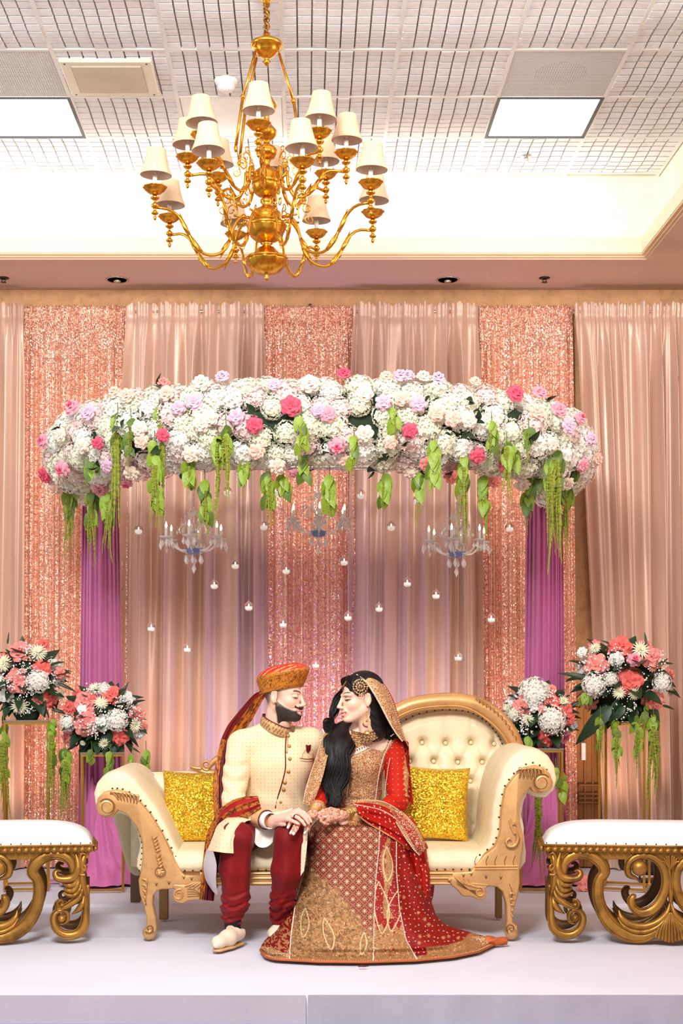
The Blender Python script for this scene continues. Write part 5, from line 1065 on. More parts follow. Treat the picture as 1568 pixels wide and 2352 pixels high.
def beadtex(m, sc, c_hi, c_lo, amt=.55, metal=.35):
    """dense bead and zari stitching over the cloth colour"""
    nt = m.node_tree; L = nt.links.new; b = nt.nodes['Principled BSDF']; src = b.inputs['Base Color'].links[0].from_socket
    tc = nd(nt, 'ShaderNodeTexCoord'); vo = nd(nt, 'ShaderNodeTexVoronoi'); vo.inputs['Scale'].default_value = sc; L(tc.outputs['Object'], vo.inputs[0])
    sp = nd(nt, 'ShaderNodeSeparateColor'); L(vo.outputs['Color'], sp.inputs[0])
    for o, col, lo, hi in ((0, c_hi, 1-amt*.75, 1-amt*.55), (1, c_lo, 1-amt*.5, 1-amt*.4)):
        r = nd(nt, 'ShaderNodeMapRange'); r.inputs[1].default_value = lo; r.inputs[2].default_value = hi; L(sp.outputs[o], r.inputs[0]); mx = nd(nt, 'ShaderNodeMix', data_type='RGBA'); L(r.outputs[0], mx.inputs[0]); L(src, mx.inputs[6]); mx.inputs[7].default_value = (*lin(col), 1); src = mx.outputs[2]
    L(src, b.inputs['Base Color']); b.inputs['Metallic'].default_value = metal
    bp = nd(nt, 'ShaderNodeBump'); bp.inputs['Strength'].default_value = .7; bp.inputs['Distance'].default_value = .003; iv = nd(nt, 'ShaderNodeMath', operation='SUBTRACT'); iv.inputs[0].default_value = 1; L(vo.outputs['Distance'], iv.inputs[1]); L(iv.outputs[0], bp.inputs['Height']); L(bp.outputs[0], b.inputs['Normal'])
def head_ops(fem=0):
    s = 1; o = [(el((-.018, 0, .035), (.098, .076, .086)), .02, 1), (el((.030, 0, -.03), (.058, .056-.002*fem, .080)), .03, 1)]
    for y in (-1, 1):
        o += [(rc((-.004, y*(.050-.004*fem), -.055), (.056, y*(.020-.003*fem), -.098), .022-.002*fem, .017-.002*fem), .028, 1),
              (el((.050, y*.037, -.030), (.026, .022+.002*fem, .024)), .02, 1), (rc((.070, y*.044, .018), (.088, y*.012, .016), .009, .009-.001*fem), .012, 1)]
    o += [(el((.073, 0, -.102), (.017, .021-.003*fem, .015)), .018, 1), (el((.082, 0, -.066), (.013, .026, .020)), .014, 1)]
    for y in (-1, 1): o += [(el((.097, y*.031, -.002), (.017, .018, .0125)), .012, -1), (el((.0745, y*.031, -.002), (.0165, .0170, .0130)), .004, 1)]
    o += [(rc((.087, 0, .012), (.1085, 0, -.034), .0075, .0092-.0012*fem), .010, 1), (el((.109, 0, -.040), (.0125, .0115-.001*fem, .0095)), .007, 1)]
    for y in (-1, 1): o += [(el((.099, y*.0115, -.0445), (.0105, .0068, .0072)), .005, 1), (rc((-.006, y*.077, .016), (-.016, y*.081, .012), .009, .008), .008, 1), (el((-.013, y*.080, -.006), (.0175, .0085, .030)), .008, 1), (el((-.009, y*.0885, -.002), (.009, .006, .017)), .004, -1), (el((-.010, y*.078, -.032), (.009, .006, .010)), .006, 1)]
    # smiling lips
    o += [(f, .004, 1) for y in (-1, 1) for f in chain([(.074, y*.028, -.066), (.088, y*.015, -.0715), (.0955, 0, -.0715)], [.0030, .0046, .0052])]
    o += [(f, .004, 1) for y in (-1, 1) for f in chain([(.074, y*.027, -.069), (.086, y*.014, -.0845), (.0915, 0, -.0865)], [.0030, .0052, .0060])]
    o += [(f, .002, -1) for y in (-1, 1) for f in chain([(.083, y*.020, -.0725), (.0945, y*.010, -.0772), (.099, 0, -.0785)], [.0018, .0032, .0036])]
    o += [(rc((-.028, 0, -.06), (-.05, 0, -.205), .054-.007*fem, .058-.008*fem), .03, 1)]
    return o
def nz3(X, Y, Z, s): return (np.sin(X*s+np.sin(Z*s*.7)*2)+np.sin(Y*s*1.3+Z*s*.6)+np.sin(Z*s*1.1+X*s*.5))/3
def face_cols(V, fem, skin, lipc):
    f, l, z = V[:, 0], np.abs(V[:, 1]), V[:, 2]; c = np.tile(lin(skin), (len(V), 1))
    c = mixc(c, (232, 132, 116), .35*np.exp(-((f-.055)**2+(l-.042)**2)/.0004-((z+.03)/.02)**2))
    # brows
    bz = .0215+.006*np.sin(np.clip((l-.012)/.034, 0, 1)*PI*.75)-(.002 if not fem else -.002); w_ = (.0052 if not fem else .0034)*(1-.5*np.clip((l-.03)/.02, 0, 1)); c = mixc(c, (30, 20, 16) if not fem else (64, 38, 26), .92*sm(-np.abs(z-bz), -w_*1.5, -w_*.5)*sm(l, .008, .013)*sm(-l, -.052, -.046)*(f > .05))
    if fem: c = mixc(c, (84, 42, 28), .95*np.exp(-((z-.008)/.0075)**2-((l-.034)/.017)**2)*(f > .05))
    # lash line and lid crease
    d = np.abs(z+.0060-.0035*np.cos((l-.031)/.018*PI*.5)*-1-.0+.0); e = z+.0085-.0030*((l-.031)/.016)**2
    c = mixc(c, (14, 8, 8), (.95 if fem else .85)*sm(-np.abs(e), -(.0050 if fem else .0036), -.0026)*sm(l, .010, .015)*sm(-l, -.056 if fem else -.050, -.044)*(f > .05))
    # lips
    lp = (f > .070)*(l < .0275)*(((z < -.0665+.002*(l/.02)**2)&(z > -.0765+.004*(l/.027)**2)) | ((z < -.081+.010*(l/.027)**2)&(z > -.0925+.020*(l/.027)**2)))
    c = mixc(c, lipc, lp*.9)
    th = (f > .078)*(l < (.0235 if fem else .019))*(z <= -.0755+.003*(l/.02)**2)*(z >= -.0822+.010*(l/.027)**2); c = mixc(c, (250, 244, 238), th*.95)
    c = mixc(c, (150, 70, 58), .5*np.exp(-(((f-.098)/.006)**2+((l-.009)/.003)**2+((z+.050)/.003)**2)))
    return c
def beardmask(f, l, z):
    up = -.028-.040*np.clip((f-.005)/.065, 0, 1)**.8
    side = sm(up-z, -.004, .010)*sm(f, -.012, .004)*sm(z, -.150, -.122)
    mus = sm(-np.abs(z+.0610-.012*(l/.034)**2), -.0062, -.0035)*(l < .036)*(f > .066)
    lipz = ((z < -.0655)&(z > -.0915+.012*(l/.027)**2)&(l < .026)&(f > .070))
    soft = 1-np.exp(-((l-.0)/.004)**2-((z+.093)/.003)**2)*0
    return np.clip(np.maximum(side, mus)*(1-lipz), 0, 1)*soft
# ---------- groom
GS = 1.045; GC = P(652, 1597, 7.345); GY, GP = math.radians(-27), math.radians(3)
gops = head_ops(0)
def gpost(X, Y, Z, F): return F-(.0055+.0016*np.sin(X*900+Z*500)*np.sin(Y*800-Z*600))*beardmask(X, np.abs(Y), Z)
V, Fc = snets(gops, (-.13, -.10, -.20), (.135, .10, .135), .0021, gpost)
col = face_cols(V, 0, (240, 196, 172), (216, 136, 126)); f_, l_, z_ = V[:, 0], np.abs(V[:, 1]), V[:, 2]
bm = beardmask(f_, l_, z_); col = mixc(col, (24, 16, 14), np.clip(bm*1.6, 0, 1)*(.97-.30*sm(z_, -.06, -.02)*sm(-f_, -.05, -.01)))
col = mixc(col, (96, 74, 64), .62*sm(z_, -.03, .02)*sm(-f_, -.035, .0)*(l_ < .0795)); col = mixc(col, (34, 26, 24), .8*sm(-f_, .03, .06)*sm(z_, -.07, -.03))
HV = xfm(V, GC, GY, GP, 0, GS); HF = Fc
def join(parts):
    Vs, Fs, Cs = [], [], []; o = 0
    for v, f, c in parts: Vs.append(v); Fs.append(f+o); Cs.append(c if np.ndim(c) > 1 else np.tile(lin(c), (len(v), 1))); o += len(v)
    return np.vstack(Vs), np.vstack(Fs), np.vstack(Cs)
def hand_ops(wrist, palm, fingers, r=.0085, rp=.013, rw=.024):
    o = []
    for i, fg in enumerate(fingers):
        k = fg[0]; o.append((rc(wrist, k, rw*.8, rp), .012, 1))
        rr = [r*1.12, r*1.02, r*.92, r*.8][:len(fg)]; o += [(q, .0035, 1) for q in chain(fg, rr)]
    return o
# groom hand over the bride's hand, on his knee
wr = P(630, 1886, 7.0); Yh = 6.895
gf = [[P(686, 1862, Yh+.02), P(697, 1866, Yh), P(708, 1876, Yh-.015), P(714, 1887, Yh-.02)], [P(680, 1866, Yh+.01), P(692, 1871, Yh-.01), P(702, 1881, Yh-.025), P(708, 1891, Yh-.03)],
      [P(671, 1873, Yh), P(684, 1878, Yh-.02), P(694, 1887, Yh-.035), P(700, 1895, Yh-.04)], [P(660, 1881, Yh+.0), P(670, 1885, Yh-.02), P(679, 1889, Yh-.03), P(685, 1892, Yh-.035)]]
gh = hand_ops(wr, None, gf, .0088, .0135, .029)+[(f, .006, 1) for f in chain([P(638, 1892, 6.97), P(648, 1893, 6.93), P(654, 1894, 6.91)], [.013, .0105, .008])]+[(rc(P(615, 1889, 7.04), wr, .026, .026), .02, 1)]
hv, hf = snets(gh, (P(605, 0, 7.0)[0], 6.80, .56), (P(722, 0, 6.9)[0]+.01, 7.09, .72), .0022)
# coarse body under the clothes
GB = dict(hipL=(-.255, 7.46, .53), hipR=(-.06, 7.46, .53), knL=(-.335, 6.985, .515), knR=(-.075, 6.985, .515), anL=(-.345, 7.01, .10), anR=(-.125, 7.10, .10))
bops = [(el((-.15, 7.48, .56), (.15, .11, .10)), .03, 1), (el((-.145, 7.45, .70), (.13, .09, .14)), .05, 1), (el((-.14, 7.42, .86), (.15, .09, .13)), .05, 1), (rc((-.30, 7.40, .965), (.02, 7.44, .975), .045, .045), .03, 1), (rc((-.14, 7.40, .98), (-.12, 7.36, 1.07), .055, .052), .03, 1)]
for k in 'LR': bops += [(rc(GB['hip'+k], GB['kn'+k], .072, .052), .03, 1), (rc(GB['kn'+k], GB['an'+k], .05, .032), .01, 1), (rc(GB['an'+k], (GB['an'+k][0]-(.03 if k == 'L' else 0), GB['an'+k][1]-(.10 if k == 'L' else 0), .05), .03, .02), .01, 1)]
bops += [(f, .02, 1) for f in chain([(-.33, 7.38, .96), (-.358, 7.30, .665), (-.2, 7.05, .605)], [.045, .036, .026])]+[(f, .02, 1) for f in chain([(.03, 7.44, .96), (.10, 7.60, .74), (.06, 7.5, .60)], [.042, .032, .026])]
bv, bf = snets(bops, (-.45, 6.82, .015), (.2, 7.75, 1.12), .014)
V, F, C_ = join([(HV, HF, col), (hv, hf, (238, 186, 166)), (bv, bf, (238, 192, 168))])
groom = obj('person', V, F, M_skin, None, True, C_)
tag(groom, 'bearded man in cream sherwani and red and gold turban, sitting beside the bride', 'person')
# ---------- sherwani
M_sher = mat('cream_brocade', None, .6, var=.05, vscale=8, attr=True, bump=.15, bscale=350, sheen=.2); addtex(M_sher, 'dots', 38, (96, 58, 44), (206, 152, 104), .062)
M_goldtrim = mat('gold_zari', None, .45, .3, attr=True, bump=.5, bscale=300)
M_maroon = mat('maroon_silk', (124, 6, 14), .62, var=.25, vscale=9, sheen=.05, spec=.25, bump=.2, bscale=60); M_pip = mat('maroon_piping', (96, 10, 16), .5)
sops = [(el((-.15, 7.47, .57), (.185, .14, .12)), .03, 1), (el((-.145, 7.44, .70), (.155, .118, .16)), .06, 1), (el((-.135, 7.41, .86), (.178, .118, .16)), .06, 1), (rc((-.315, 7.39, .962), (.03, 7.44, .972), .064, .062), .04, 1), (rc((-.155, 7.40, .98), (-.158, 7.38, 1.035), .085, .068), .04, 1), (rc((-.31, 7.39, .965), (-.19, 7.385, 1.01), .062, .06), .04, 1), (rc((.02, 7.43, .975), (-.11, 7.39, 1.005), .06, .058), .04, 1)]
sops += [(f, .02, 1) for f in chain([(-.332, 7.375, .955), (-.352, 7.33, .80), (-.362, 7.28, .668)], [.069, .064, .058])]+[(f, .018, 1) for f in chain([(-.362, 7.28, .668), (-.27, 7.14, .625), (-.205, 7.04, .608)], [.057, .052, .044])]+[(f, .02, 1) for f in chain([(.045, 7.44, .965), (.10, 7.55, .80), (.11, 7.62, .70)], [.068, .06, .052])]
def fold(X, Y, Z, F):
    f = .0045*np.sin(60*(Z*.8+X*.9)+3*np.sin(X*20))*np.exp(-((Z-.66)/.06)**2)*(X > -.28)+.0035*np.sin(85*(Z+X*.3)+2*np.sin(X*30))*sm(-X, .28, .31)*sm(-Z, -.93, -.85)
    f = f+.003*np.sin(40*(Z-X*1.2))*np.exp(-((X+.22)/.05)**2)*np.exp(-((Z-.88)/.1)**2)
    # neck opening
    nd_ = np.hypot(X+.158, Y-7.37); return np.where(nd_ < .105, np.maximum(F+f, (Z-(1.052-.35*(X+.158)))), F+f)
V, F = snets(sops, (-.46, 6.98, .47), (.20, 7.74, 1.07), .0052, fold)
cc = np.tile(lin((246, 222, 180)), (len(V), 1)); dw = np.sqrt((V[:, 0]+.205)**2+(V[:, 1]-7.04)**2+(V[:, 2]-.608)**2); cc = mixc(cc, (214, 160, 100), (dw < .062)*.9)
sher = obj('sherwani', V, F, M_sher, groom, True, cc)
def on(ops, pts, off, n=40, post=0): return [hit(ops, a, b_, 6.7, 7.7)-np.array((0, off, 0)) for a, b_ in spl(pts, n)]
MB().tube(on(sops, [(667, 1668), (658, 1685), (655, 1720), (655, 1765), (647, 1800), (638, 1830), (632, 1856)], .002), .0032, 7).build('placket_piping', M_pip, sher)
g = MB(); q = on(sops, [(665, 1672), (660, 1690), (658, 1730)], .001, 16); g.tube(q, .005, 6, .4); g.build('placket_edge', mat('gold_brocade_edge', (206, 160, 104), .5, .2), sher)
for a, b_ in ((661, 1690), (664, 1714), (665, 1743), (662, 1772), (654, 1797), (651, 1813), (644, 1842)):
    p = hit(sops, a, b_); b = MB(); b.lathe([(.0095, 0), (.010, .003), (.007, .006), (.002, .007)], p, 14, lambda a_, z: 1+.12*math.sin(a_*7), axis=(0, -1, .1)); o = b.build('button', mat('antique_brass_button', (196, 150, 84), .35, .7, bump=.5, bscale=500), sher)
# collar: stand band round the neck
nu, nv = 60, 8; G = np.zeros((nv, nu, 3)); A = np.linspace(0, 2*PI, nu); colr = np.zeros((nv, nu, 3))
for i in range(nv):
    t = i/(nv-1); R = .066-.004*t+.003*math.sin(PI*t)
    R += .006; G[i, :, 0] = -.156+.010*t+R*1.04*np.cos(A); G[i, :, 1] = 7.366-.010*t+R*np.sin(A); G[i, :, 2] = 1.028+.048*t-.034*np.cos(A)+.012*np.sin(A)
    m_ = (np.sin(A*26)*np.sin(t*9) > .2); colr[i] = np.where(m_[:, None], lin((150, 96, 52)), lin((232, 190, 134)))
c_ = grid('collar', G, M_goldtrim, sher, colr); MB().tube(np.vstack([G[-1], G[-1][:1]])+np.array((0, 0, .001)), .0030, 6, caps=False).build('collar_piping', M_pip, c_)
# pocket with square
p = hit(sops, 704, 1744); b = MB(); b.tube(on(sops, [(688, 1741), (704, 1743), (720, 1741)], .002, 8), .0045, 6, .5); b.tube(on(sops, [(689, 1747), (704, 1749), (719, 1747)], .002, 8), .0025, 6, .5); b.build('pocket_trim', mat('gold_zari_trim', (212, 164, 108), .4, .4, bump=.5, bscale=300), sher)
q = [hit(sops, a, b_)-np.array((0, .007, 0)) for a, b_ in ((702, 1710), (708, 1712), (714, 1710), (713, 1722), (707, 1730), (703, 1724))]; b = MB(); b.add(q+[v+np.array((0, .006, 0)) for v in q], [(0, 5, 4, 3, 2, 1), (6, 7, 8, 9, 10, 11)]+[(i, (i+1) % 6, 6+(i+1) % 6, 6+i) for i in range(6)]); b.build('pocket_square', M_pip, sher, smooth=False)
q = [hit(sops, a, b_)-np.array((0, .004, 0)) for a, b_ in ((700, 1722), (710, 1730), (718, 1728), (717, 1742), (704, 1744), (692, 1742), (694, 1732))]; b = MB(); b.add(q+[v+np.array((0, .006, 0)) for v in q], [tuple(reversed(range(7))), tuple(range(7, 14))]+[(i, (i+1) % 7, 7+(i+1) % 7, 7+i) for i in range(7)]); b.build('pocket_square', mat('tan_silk', (232, 200, 156), .5), sher, smooth=False)
# cuff bands
def ring(name, c, ax, r, w_, m, par, sq=1.0, n=28, prof=None):
    prof = prof or [(r, -w_/2), (r*1.04, 0), (r, w_/2), (r*.93, w_/2), (r*.92, 0), (r*.93, -w_/2), (r, -w_/2)]; b = MB(); b.lathe(prof, c, n, axis=ax); b.f = b.f[:-2]; return b.build(name, m, par)
ax = np.array((.165, -.24, -.02)); ax /= np.linalg.norm(ax); ce = np.array((-.198, 7.03, .606))
ring('cuff_piping', ce+ax*.016, ax, .0475, .006, M_pip, sher)
M_shirt = mat('white_cotton', (244, 240, 232), .8, bump=.2, bscale=90); ring('shirt_cuff', ce+ax*.034, ax, .0405, .044, M_shirt, groom)
# flap sheets
def patch(nm, ctrl, m, par, col=None, nu=40, nv=40, rip=0):
    A = np.array([[P(*q) for q in row] for row in ctrl], float); B = np.stack([spl(A[i], nu) for i in range(A.shape[0])]); Cg = np.stack([spl(B[:, j], nv) for j in range(nu)], 1)
    if rip: u = np.linspace(0, 1, nu)[None]; v = np.linspace(0, 1, nv)[:, None]; Cg[..., 1] -= rip*np.sin(u*14+v*5)*np.sin(v*PI*.7+.3); 
    return grid(nm, Cg, m, par, None if col is None else np.tile(lin(col), (nv, nu, 1)))
patch('sherwani_flap', [[(508, 1856, 7.26), (530, 1866, 7.17), (562, 1876, 7.12), (592, 1884, 7.12)], [(498, 1893, 7.14), (518, 1890, 7.02), (545, 1884, 6.97), (563, 1888, 7.0)], [(487, 1925, 7.10), (503, 1924, 6.93), (524, 1922, 6.882), (538, 1922, 6.90)], [(476, 1953, 7.10), (495, 1956, 6.91), (518, 1959, 6.872), (536, 1960, 6.885)]], M_sher, sher, (246, 222, 180))
patch('flap_lining', [[(474, 1950, 7.11), (482, 1954, 7.02), (490, 1956, 6.95)], [(467, 1985, 7.08), (478, 1990, 7.0), (497, 1985, 6.92)], [(472, 2020, 7.07), (482, 2025, 7.0), (496, 2020, 6.93)], [(486, 2044, 7.05), (491, 2050, 7.0), (499, 2056, 6.95)]], mat('lining_grey', (206, 196, 204), .7), sher)
patch('sherwani_flap', [[(590, 1862, 7.16), (620, 1866, 7.14), (650, 1862, 7.13), (672, 1856, 7.14)], [(560, 1884, 7.08), (590, 1900, 7.06), (622, 1902, 7.05), (650, 1884, 7.06)]], M_sher, sher, (246, 222, 180))
patch('sherwani_flap', [[(700, 1890, 6.95), (708, 1894, 6.93)], [(692, 1950, 6.92), (704, 1950, 6.92)], [(690, 2012, 6.92), (698, 2000, 6.92)]], M_sher, sher, (226, 206, 180))
patch('kurta_hem', [[(545, 1882, 7.09), (585, 1890, 7.085), (625, 1890, 7.08), (668, 1876, 7.09)], [(560, 1900, 7.075), (588, 1912, 7.06), (618, 1912, 7.06), (652, 1896, 7.07)], [(572, 1912, 7.06), (592, 1944, 7.045), (618, 1942, 7.045), (646, 1908, 7.06)]], M_shirt, groom, None, 40, 30, .006)
# trousers
pops = [(el((-.155, 7.47, .535), (.18, .12, .10)), .04, 1)]
for k, s in (('L', 1), ('R', 1)): pops += [(rc(GB['hip'+k], GB['kn'+k], .095, .080), .03, 1)]
pops += [(f, .02, 1) for f in chain([(-.335, 6.985, .515), (-.345, 6.98, .36), (-.338, 6.99, .22), (-.350, 7.0, .155)], [.078, .072, .066, .060])]+[(f, .02, 1) for f in chain([(-.075, 6.985, .515), (-.088, 6.98, .36), (-.105, 7.03, .22), (-.120, 7.08, .13)], [.078, .072, .060, .052])]
def pfold(X, Y, Z, F): lo = sm(-Z, -.30, -.20); return F+(.0065*np.sin(Z*130+4*np.sin(X*32)+3*np.sin(Y*28))+.003*np.sin(Z*230-X*60))*lo+.006*np.sin(X*70+Z*14+2*np.sin(Z*9))*sm(Z, .18, .3)*(1-sm(Z, .50, .58))+.004*np.sin(Y*60+X*20)*sm(Z, .5, .56)
V, F = snets(pops, (-.47, 6.85, .085), (.10, 7.64, .67), .0065, pfold); obj('trousers', V, F, M_maroon, groom)
b = MB(); b.tube([(-.352, 7.0, .17), (-.352, 6.99, .06)], [.045, .038], 14); b.build('sock', mat('black_sock', (18, 16, 20), .9), groom); b = MB(); b.tube([(-.125, 7.09, .17), (-.125, 7.09, .06)], [.04, .036], 14); b.build('sock', mat('black_sock', (18, 16, 20), .9), groom)
M_shoe = mat('ivory_shoe', (236, 218, 194), .6, bump=.5, bscale=400); M_sole = mat('tan_sole', (206, 164, 112), .5)
for nm, toe, heel in (('L', P(500, 2160, 6.79), P(546, 2146, 6.985)), ('R', P(628, 2150, 7.02), P(652, 2138, 7.12))):
    toe = np.array(toe)*[1, 1, 0]; heel = np.array(heel)*[1, 1, 0]; m_ = (toe+heel)/2
    fo = [(rc(toe+(0, .03, .042), m_+(0, 0, .05), .030, .036), .02, 1), (rc(m_+(0, 0, .05), heel+(0, 0, .058), .036, .038), .03, 1), (rc(toe+(-.008, -.006, .034), toe+(0, .03, .036), .014, .026), .02, 1)]
    def scut(X, Y, Z, F): return np.maximum(np.maximum(F, .012-Z), -(np.sqrt((X-heel[0])**2+(Y-heel[1]-.0)**2)-.034)*(Z > .075)-(Z <= .075)*9)
    V, F = snets(fo, (toe[0]-.07, toe[1]-.07, .002), (heel[0]+.07, heel[1]+.07, .12), .0042, scut); s_ = obj('shoe', V, F, M_shoe, groom)
    V, F = snets([(rc(toe+(0, .018, .008), m_+(0, 0, .008), .028, .034), .01, 1), (rc(m_+(0, 0, .008), heel+(0, -.004, .008), .034, .032), .01, 1)], (toe[0]-.07, toe[1]-.07, -.004), (heel[0]+.07, heel[1]+.07, .03), .005, lambda X, Y, Z, F: np.maximum(np.maximum(F, Z-.014), .001-Z)); obj('sole', V, F, M_sole, s_)
# turban
M_turb = mat('turban_silk', None, .45, .15, var=.15, vscale=30, attr=True, bump=.3, bscale=180)
nu, nv = 160, 60; G = np.zeros((nv, nu, 3)); cl = np.zeros((nv, nu, 3)); A = np.linspace(0, 2*PI, nu, endpoint=False)
prof = spl([(.088, -.012), (.094, -.020), (.102, -.016), (.112, .010), (.122, .038), (.126, .054), (.118, .068), (.094, .086), (.060, .097), (.02, .101), (.001, .101)], nv)
for i, (r, z) in enumerate(prof):
    fx = r*1.04*np.cos(A)-.012; ly = r*.93*np.sin(A); top = i > nv*.52
    tilt = .046+.27*fx*.9; ww = np.zeros(nu)
    gx, gy = fx-.125, ly; an = np.arctan2(gy, -gx); st = np.sin(an*17+.6*np.sin(fx*30)); k = sm(np.array(float(i)), nv*.5, nv*.62)
    ww = .0055*np.abs(st)*k; ww = ww+.0025*np.sin(z*260+A*1.0)*(1-k)
    G[i] = np.stack([fx*(1+ww*2), ly*(1+ww*2), z+tilt+ww], -1)
    brd = (vnoise(A*26, np.full(nu, z*420), 3) > .68); base = np.where(brd[:, None], lin((120, 58, 18)), lin((206, 126, 32)))
    red = np.abs(st) > .38; dome = np.where(red[:, None], lin((212, 26, 34)), np.where((vnoise(fx*300, ly*300, 5) > .6)[:, None], lin((170, 84, 30)), lin((232, 168, 84))))
    edge = np.abs(np.abs(st)-.38) < .09; dome = np.where(edge[:, None], lin((244, 190, 110)), dome)
    cl[i] = base*(1-k)+dome*k
    if i < 5: cl[i] = lin((150, 74, 24))
Gw = xfm(G.reshape(-1, 3), GC, GY, GP, 0, GS).reshape(nv, nu, 3); tu = grid('turban', Gw, M_turb, groom, cl, wrap=True)
# ribbons of cloth (tail, shawl)
def ribbon(nm, pts, wd, m, par, nu=24, nv=90, bul=.01, colf=None, rip=.004, rn=3, drop_=0):
    q = spl(np.array(pts, float), nv); wv = np.interp(np.linspace(0, 1, nv), np.linspace(0, 1, len(wd)), wd); T = np.gradient(q[:, :2], axis=0); T /= np.linalg.norm(T, axis=1)[:, None]+1e-9; G = np.zeros((nv, nu, 3)); cl = np.zeros((nv, nu, 3)); U = np.linspace(-1, 1, nu)
    for i in range(nv):
        px = q[i, 0]-T[i, 1]*U*wv[i]/2; py = q[i, 1]+T[i, 0]*U*wv[i]/2; Y = q[i, 2]-bul*(1-U**2)+rip*np.sin(U*PI*rn+i*.07)
        G[i, :, 0] = (px-CX)*Y/F0; G[i, :, 1] = Y; G[i, :, 2] = CH+(CY-py)*Y/F0
        if colf: cl[i] = colf(U, np.full(nu, i/(nv-1)))
    G[..., 2] = np.maximum(G[..., 2], .004); return grid(nm, G, m, par, cl if colf else None)
def broc(base, fl, sc=40):
    def f(U, v):
        n = vnoise(U*6+9, v*sc+3, 2)+.5*vnoise(U*14, v*sc*2.2, 4); return np.where((n > .85)[:, None], lin(fl), lin(base))
    return f
gb_ = broc((190, 108, 30), (112, 46, 18))
def stripe(U, v):
    c = gb_(U, v); r = ((U > -.62)&(U < -.25)) | ((U > .28)&(U < .70)); return np.where(r[:, None], lin((176, 20, 26)), c)
ribbon('turban_tail', [(606, 1592, 7.34), (590, 1606, 7.36), (566, 1640, 7.42), (540, 1676, 7.47), (522, 1710, 7.48), (512, 1760, 7.46)], [16, 26, 36, 40, 34, 26], M_turb, groom, colf=lambda U, v: np.where(((U > .25)&(v > .1))[:, None], lin((120, 14, 18)), gb_(U, v)), rip=.006)
ribbon('shawl', [(520, 1700, 7.46), (510, 1740, 7.40), (504, 1790, 7.36), (502, 1840, 7.33), (505, 1880, 7.30)], [22, 24, 28, 26, 24], M_turb, groom, colf=lambda U, v: np.where((U < .1)[:, None], lin((92, 10, 20)), gb_(U, v)))
ribbon('shawl', [(596, 1843, 7.035), (570, 1850, 7.04), (545, 1858, 7.06), (520, 1874, 7.09), (505, 1896, 7.12), (494, 1925, 7.13), (486, 1965, 7.12), (480, 2010, 7.11), (474, 2068, 7.10)], [30, 44, 46, 44, 40, 42, 38, 34, 34], M_turb, groom, nv=150, nu=34, colf=lambda U, v: np.where((v > .42)[:, None], np.where((U > .35)[:, None], gb_(U, v*2), lin((84, 8, 20))), stripe(U, v)), rip=.006)
ax = np.array(gf[2][1])-np.array(gf[2][0]); ring('finger_ring', (np.array(gf[2][0])+np.array(gf[2][1]))/2+np.array((0, 0, .0)), ax, .0102, .006, mat('dark_ring', (40, 44, 54), .2, .9), groom, n=18)
# ---------- bride
BS = 1.03; BC = P(826, 1603, 7.30); BY, BP = math.radians(199), math.radians(2)
fops = head_ops(1)
V, Fc = snets(fops, (-.13, -.10, -.20), (.135, .10, .135), .0021)
col = face_cols(V, 1, (246, 206, 180), (196, 40, 34)); f_, l_, z_ = V[:, 0], np.abs(V[:, 1]), V[:, 2]
HV = xfm(V, BC, BY, BP, 0, BS)
# upper body: shoulders and chest skin, arms, coarse legs
nk = BC+np.array((.035, .01, -.13))
tops = [(rc((.30, 7.37, 1.075), (.275, 7.375, .985), .052, .062), .03, 1), (rc((.165, 7.40, .955), (.425, 7.40, .945), .052, .048), .035, 1), (el((.28, 7.38, .90), (.125, .095, .11)), .05, 1), (rc((.20, 7.385, .985), (.38, 7.385, .975), .035, .035), .05, 1)]
tv, tf = snets(tops, (.08, 7.22, .76), (.52, 7.52, 1.10), .006)
hipc = (.27, 7.47, .53)
low = [(el(hipc, (.15, .11, .10)), .03, 1), (el((.27, 7.43, .70), (.11, .085, .16)), .05, 1)]
for s, x0, x1 in ((0, .19, .12), (1, .35, .42)): low += [(rc((x0, 7.47, .53), (x1, 7.10, .50), .065, .045), .03, 1), (rc((x1, 7.10, .50), (x1, 7.05, .09), .045, .032), .02, 1), (rc((x1, 7.02, .08), (x1, 6.90, .035), .03, .022), .02, 1)]
AR = [(.452, 7.40, .935), (.465, 7.28, .66), (.185, 7.00, .598)]; AL = [(.125, 7.42, .935), (.075, 7.30, .70), (.052, 6.99, .622)]
for A_ in (AR, AL): low += [(f, .02, 1) for f in chain(A_, [.042, .034, .024])]
lv, lf = snets(low, (-.05, 6.85, .01), (.56, 7.62, 1.0), .014)
# her left hand resting in the lap, fingers curled
w1 = P(786, 1874, 6.99); Yk = 6.935
f1 = [[P(752, 1864, Yk), P(742, 1862, Yk-.012), P(733, 1868, Yk-.015), P(735, 1876, Yk-.004)], [P(750, 1870, Yk-.01), P(740, 1869, Yk-.022), P(732, 1876, Yk-.024), P(738, 1884, Yk-.014)], [P(752, 1877, Yk-.012), P(742, 1878, Yk-.026), P(737, 1886, Yk-.026), P(746, 1890, Yk-.02)], [P(757, 1883, Yk-.01), P(749, 1886, Yk-.022), P(745, 1891, Yk-.022), P(753, 1893, Yk-.016)]]
h1 = hand_ops(w1, None, f1, .0078, .012, .026)+[(f, .006, 1) for f in chain([P(776, 1862, 6.98), P(760, 1858, 6.95), P(748, 1860, 6.93)], [.011, .009, .0075])]+[(rc(P(798, 1872, 7.02), w1, .023, .022), .015, 1)]
h1v, h1f = snets(h1, (.05, 6.87, .56), (.25, 7.08, .70), .0022)
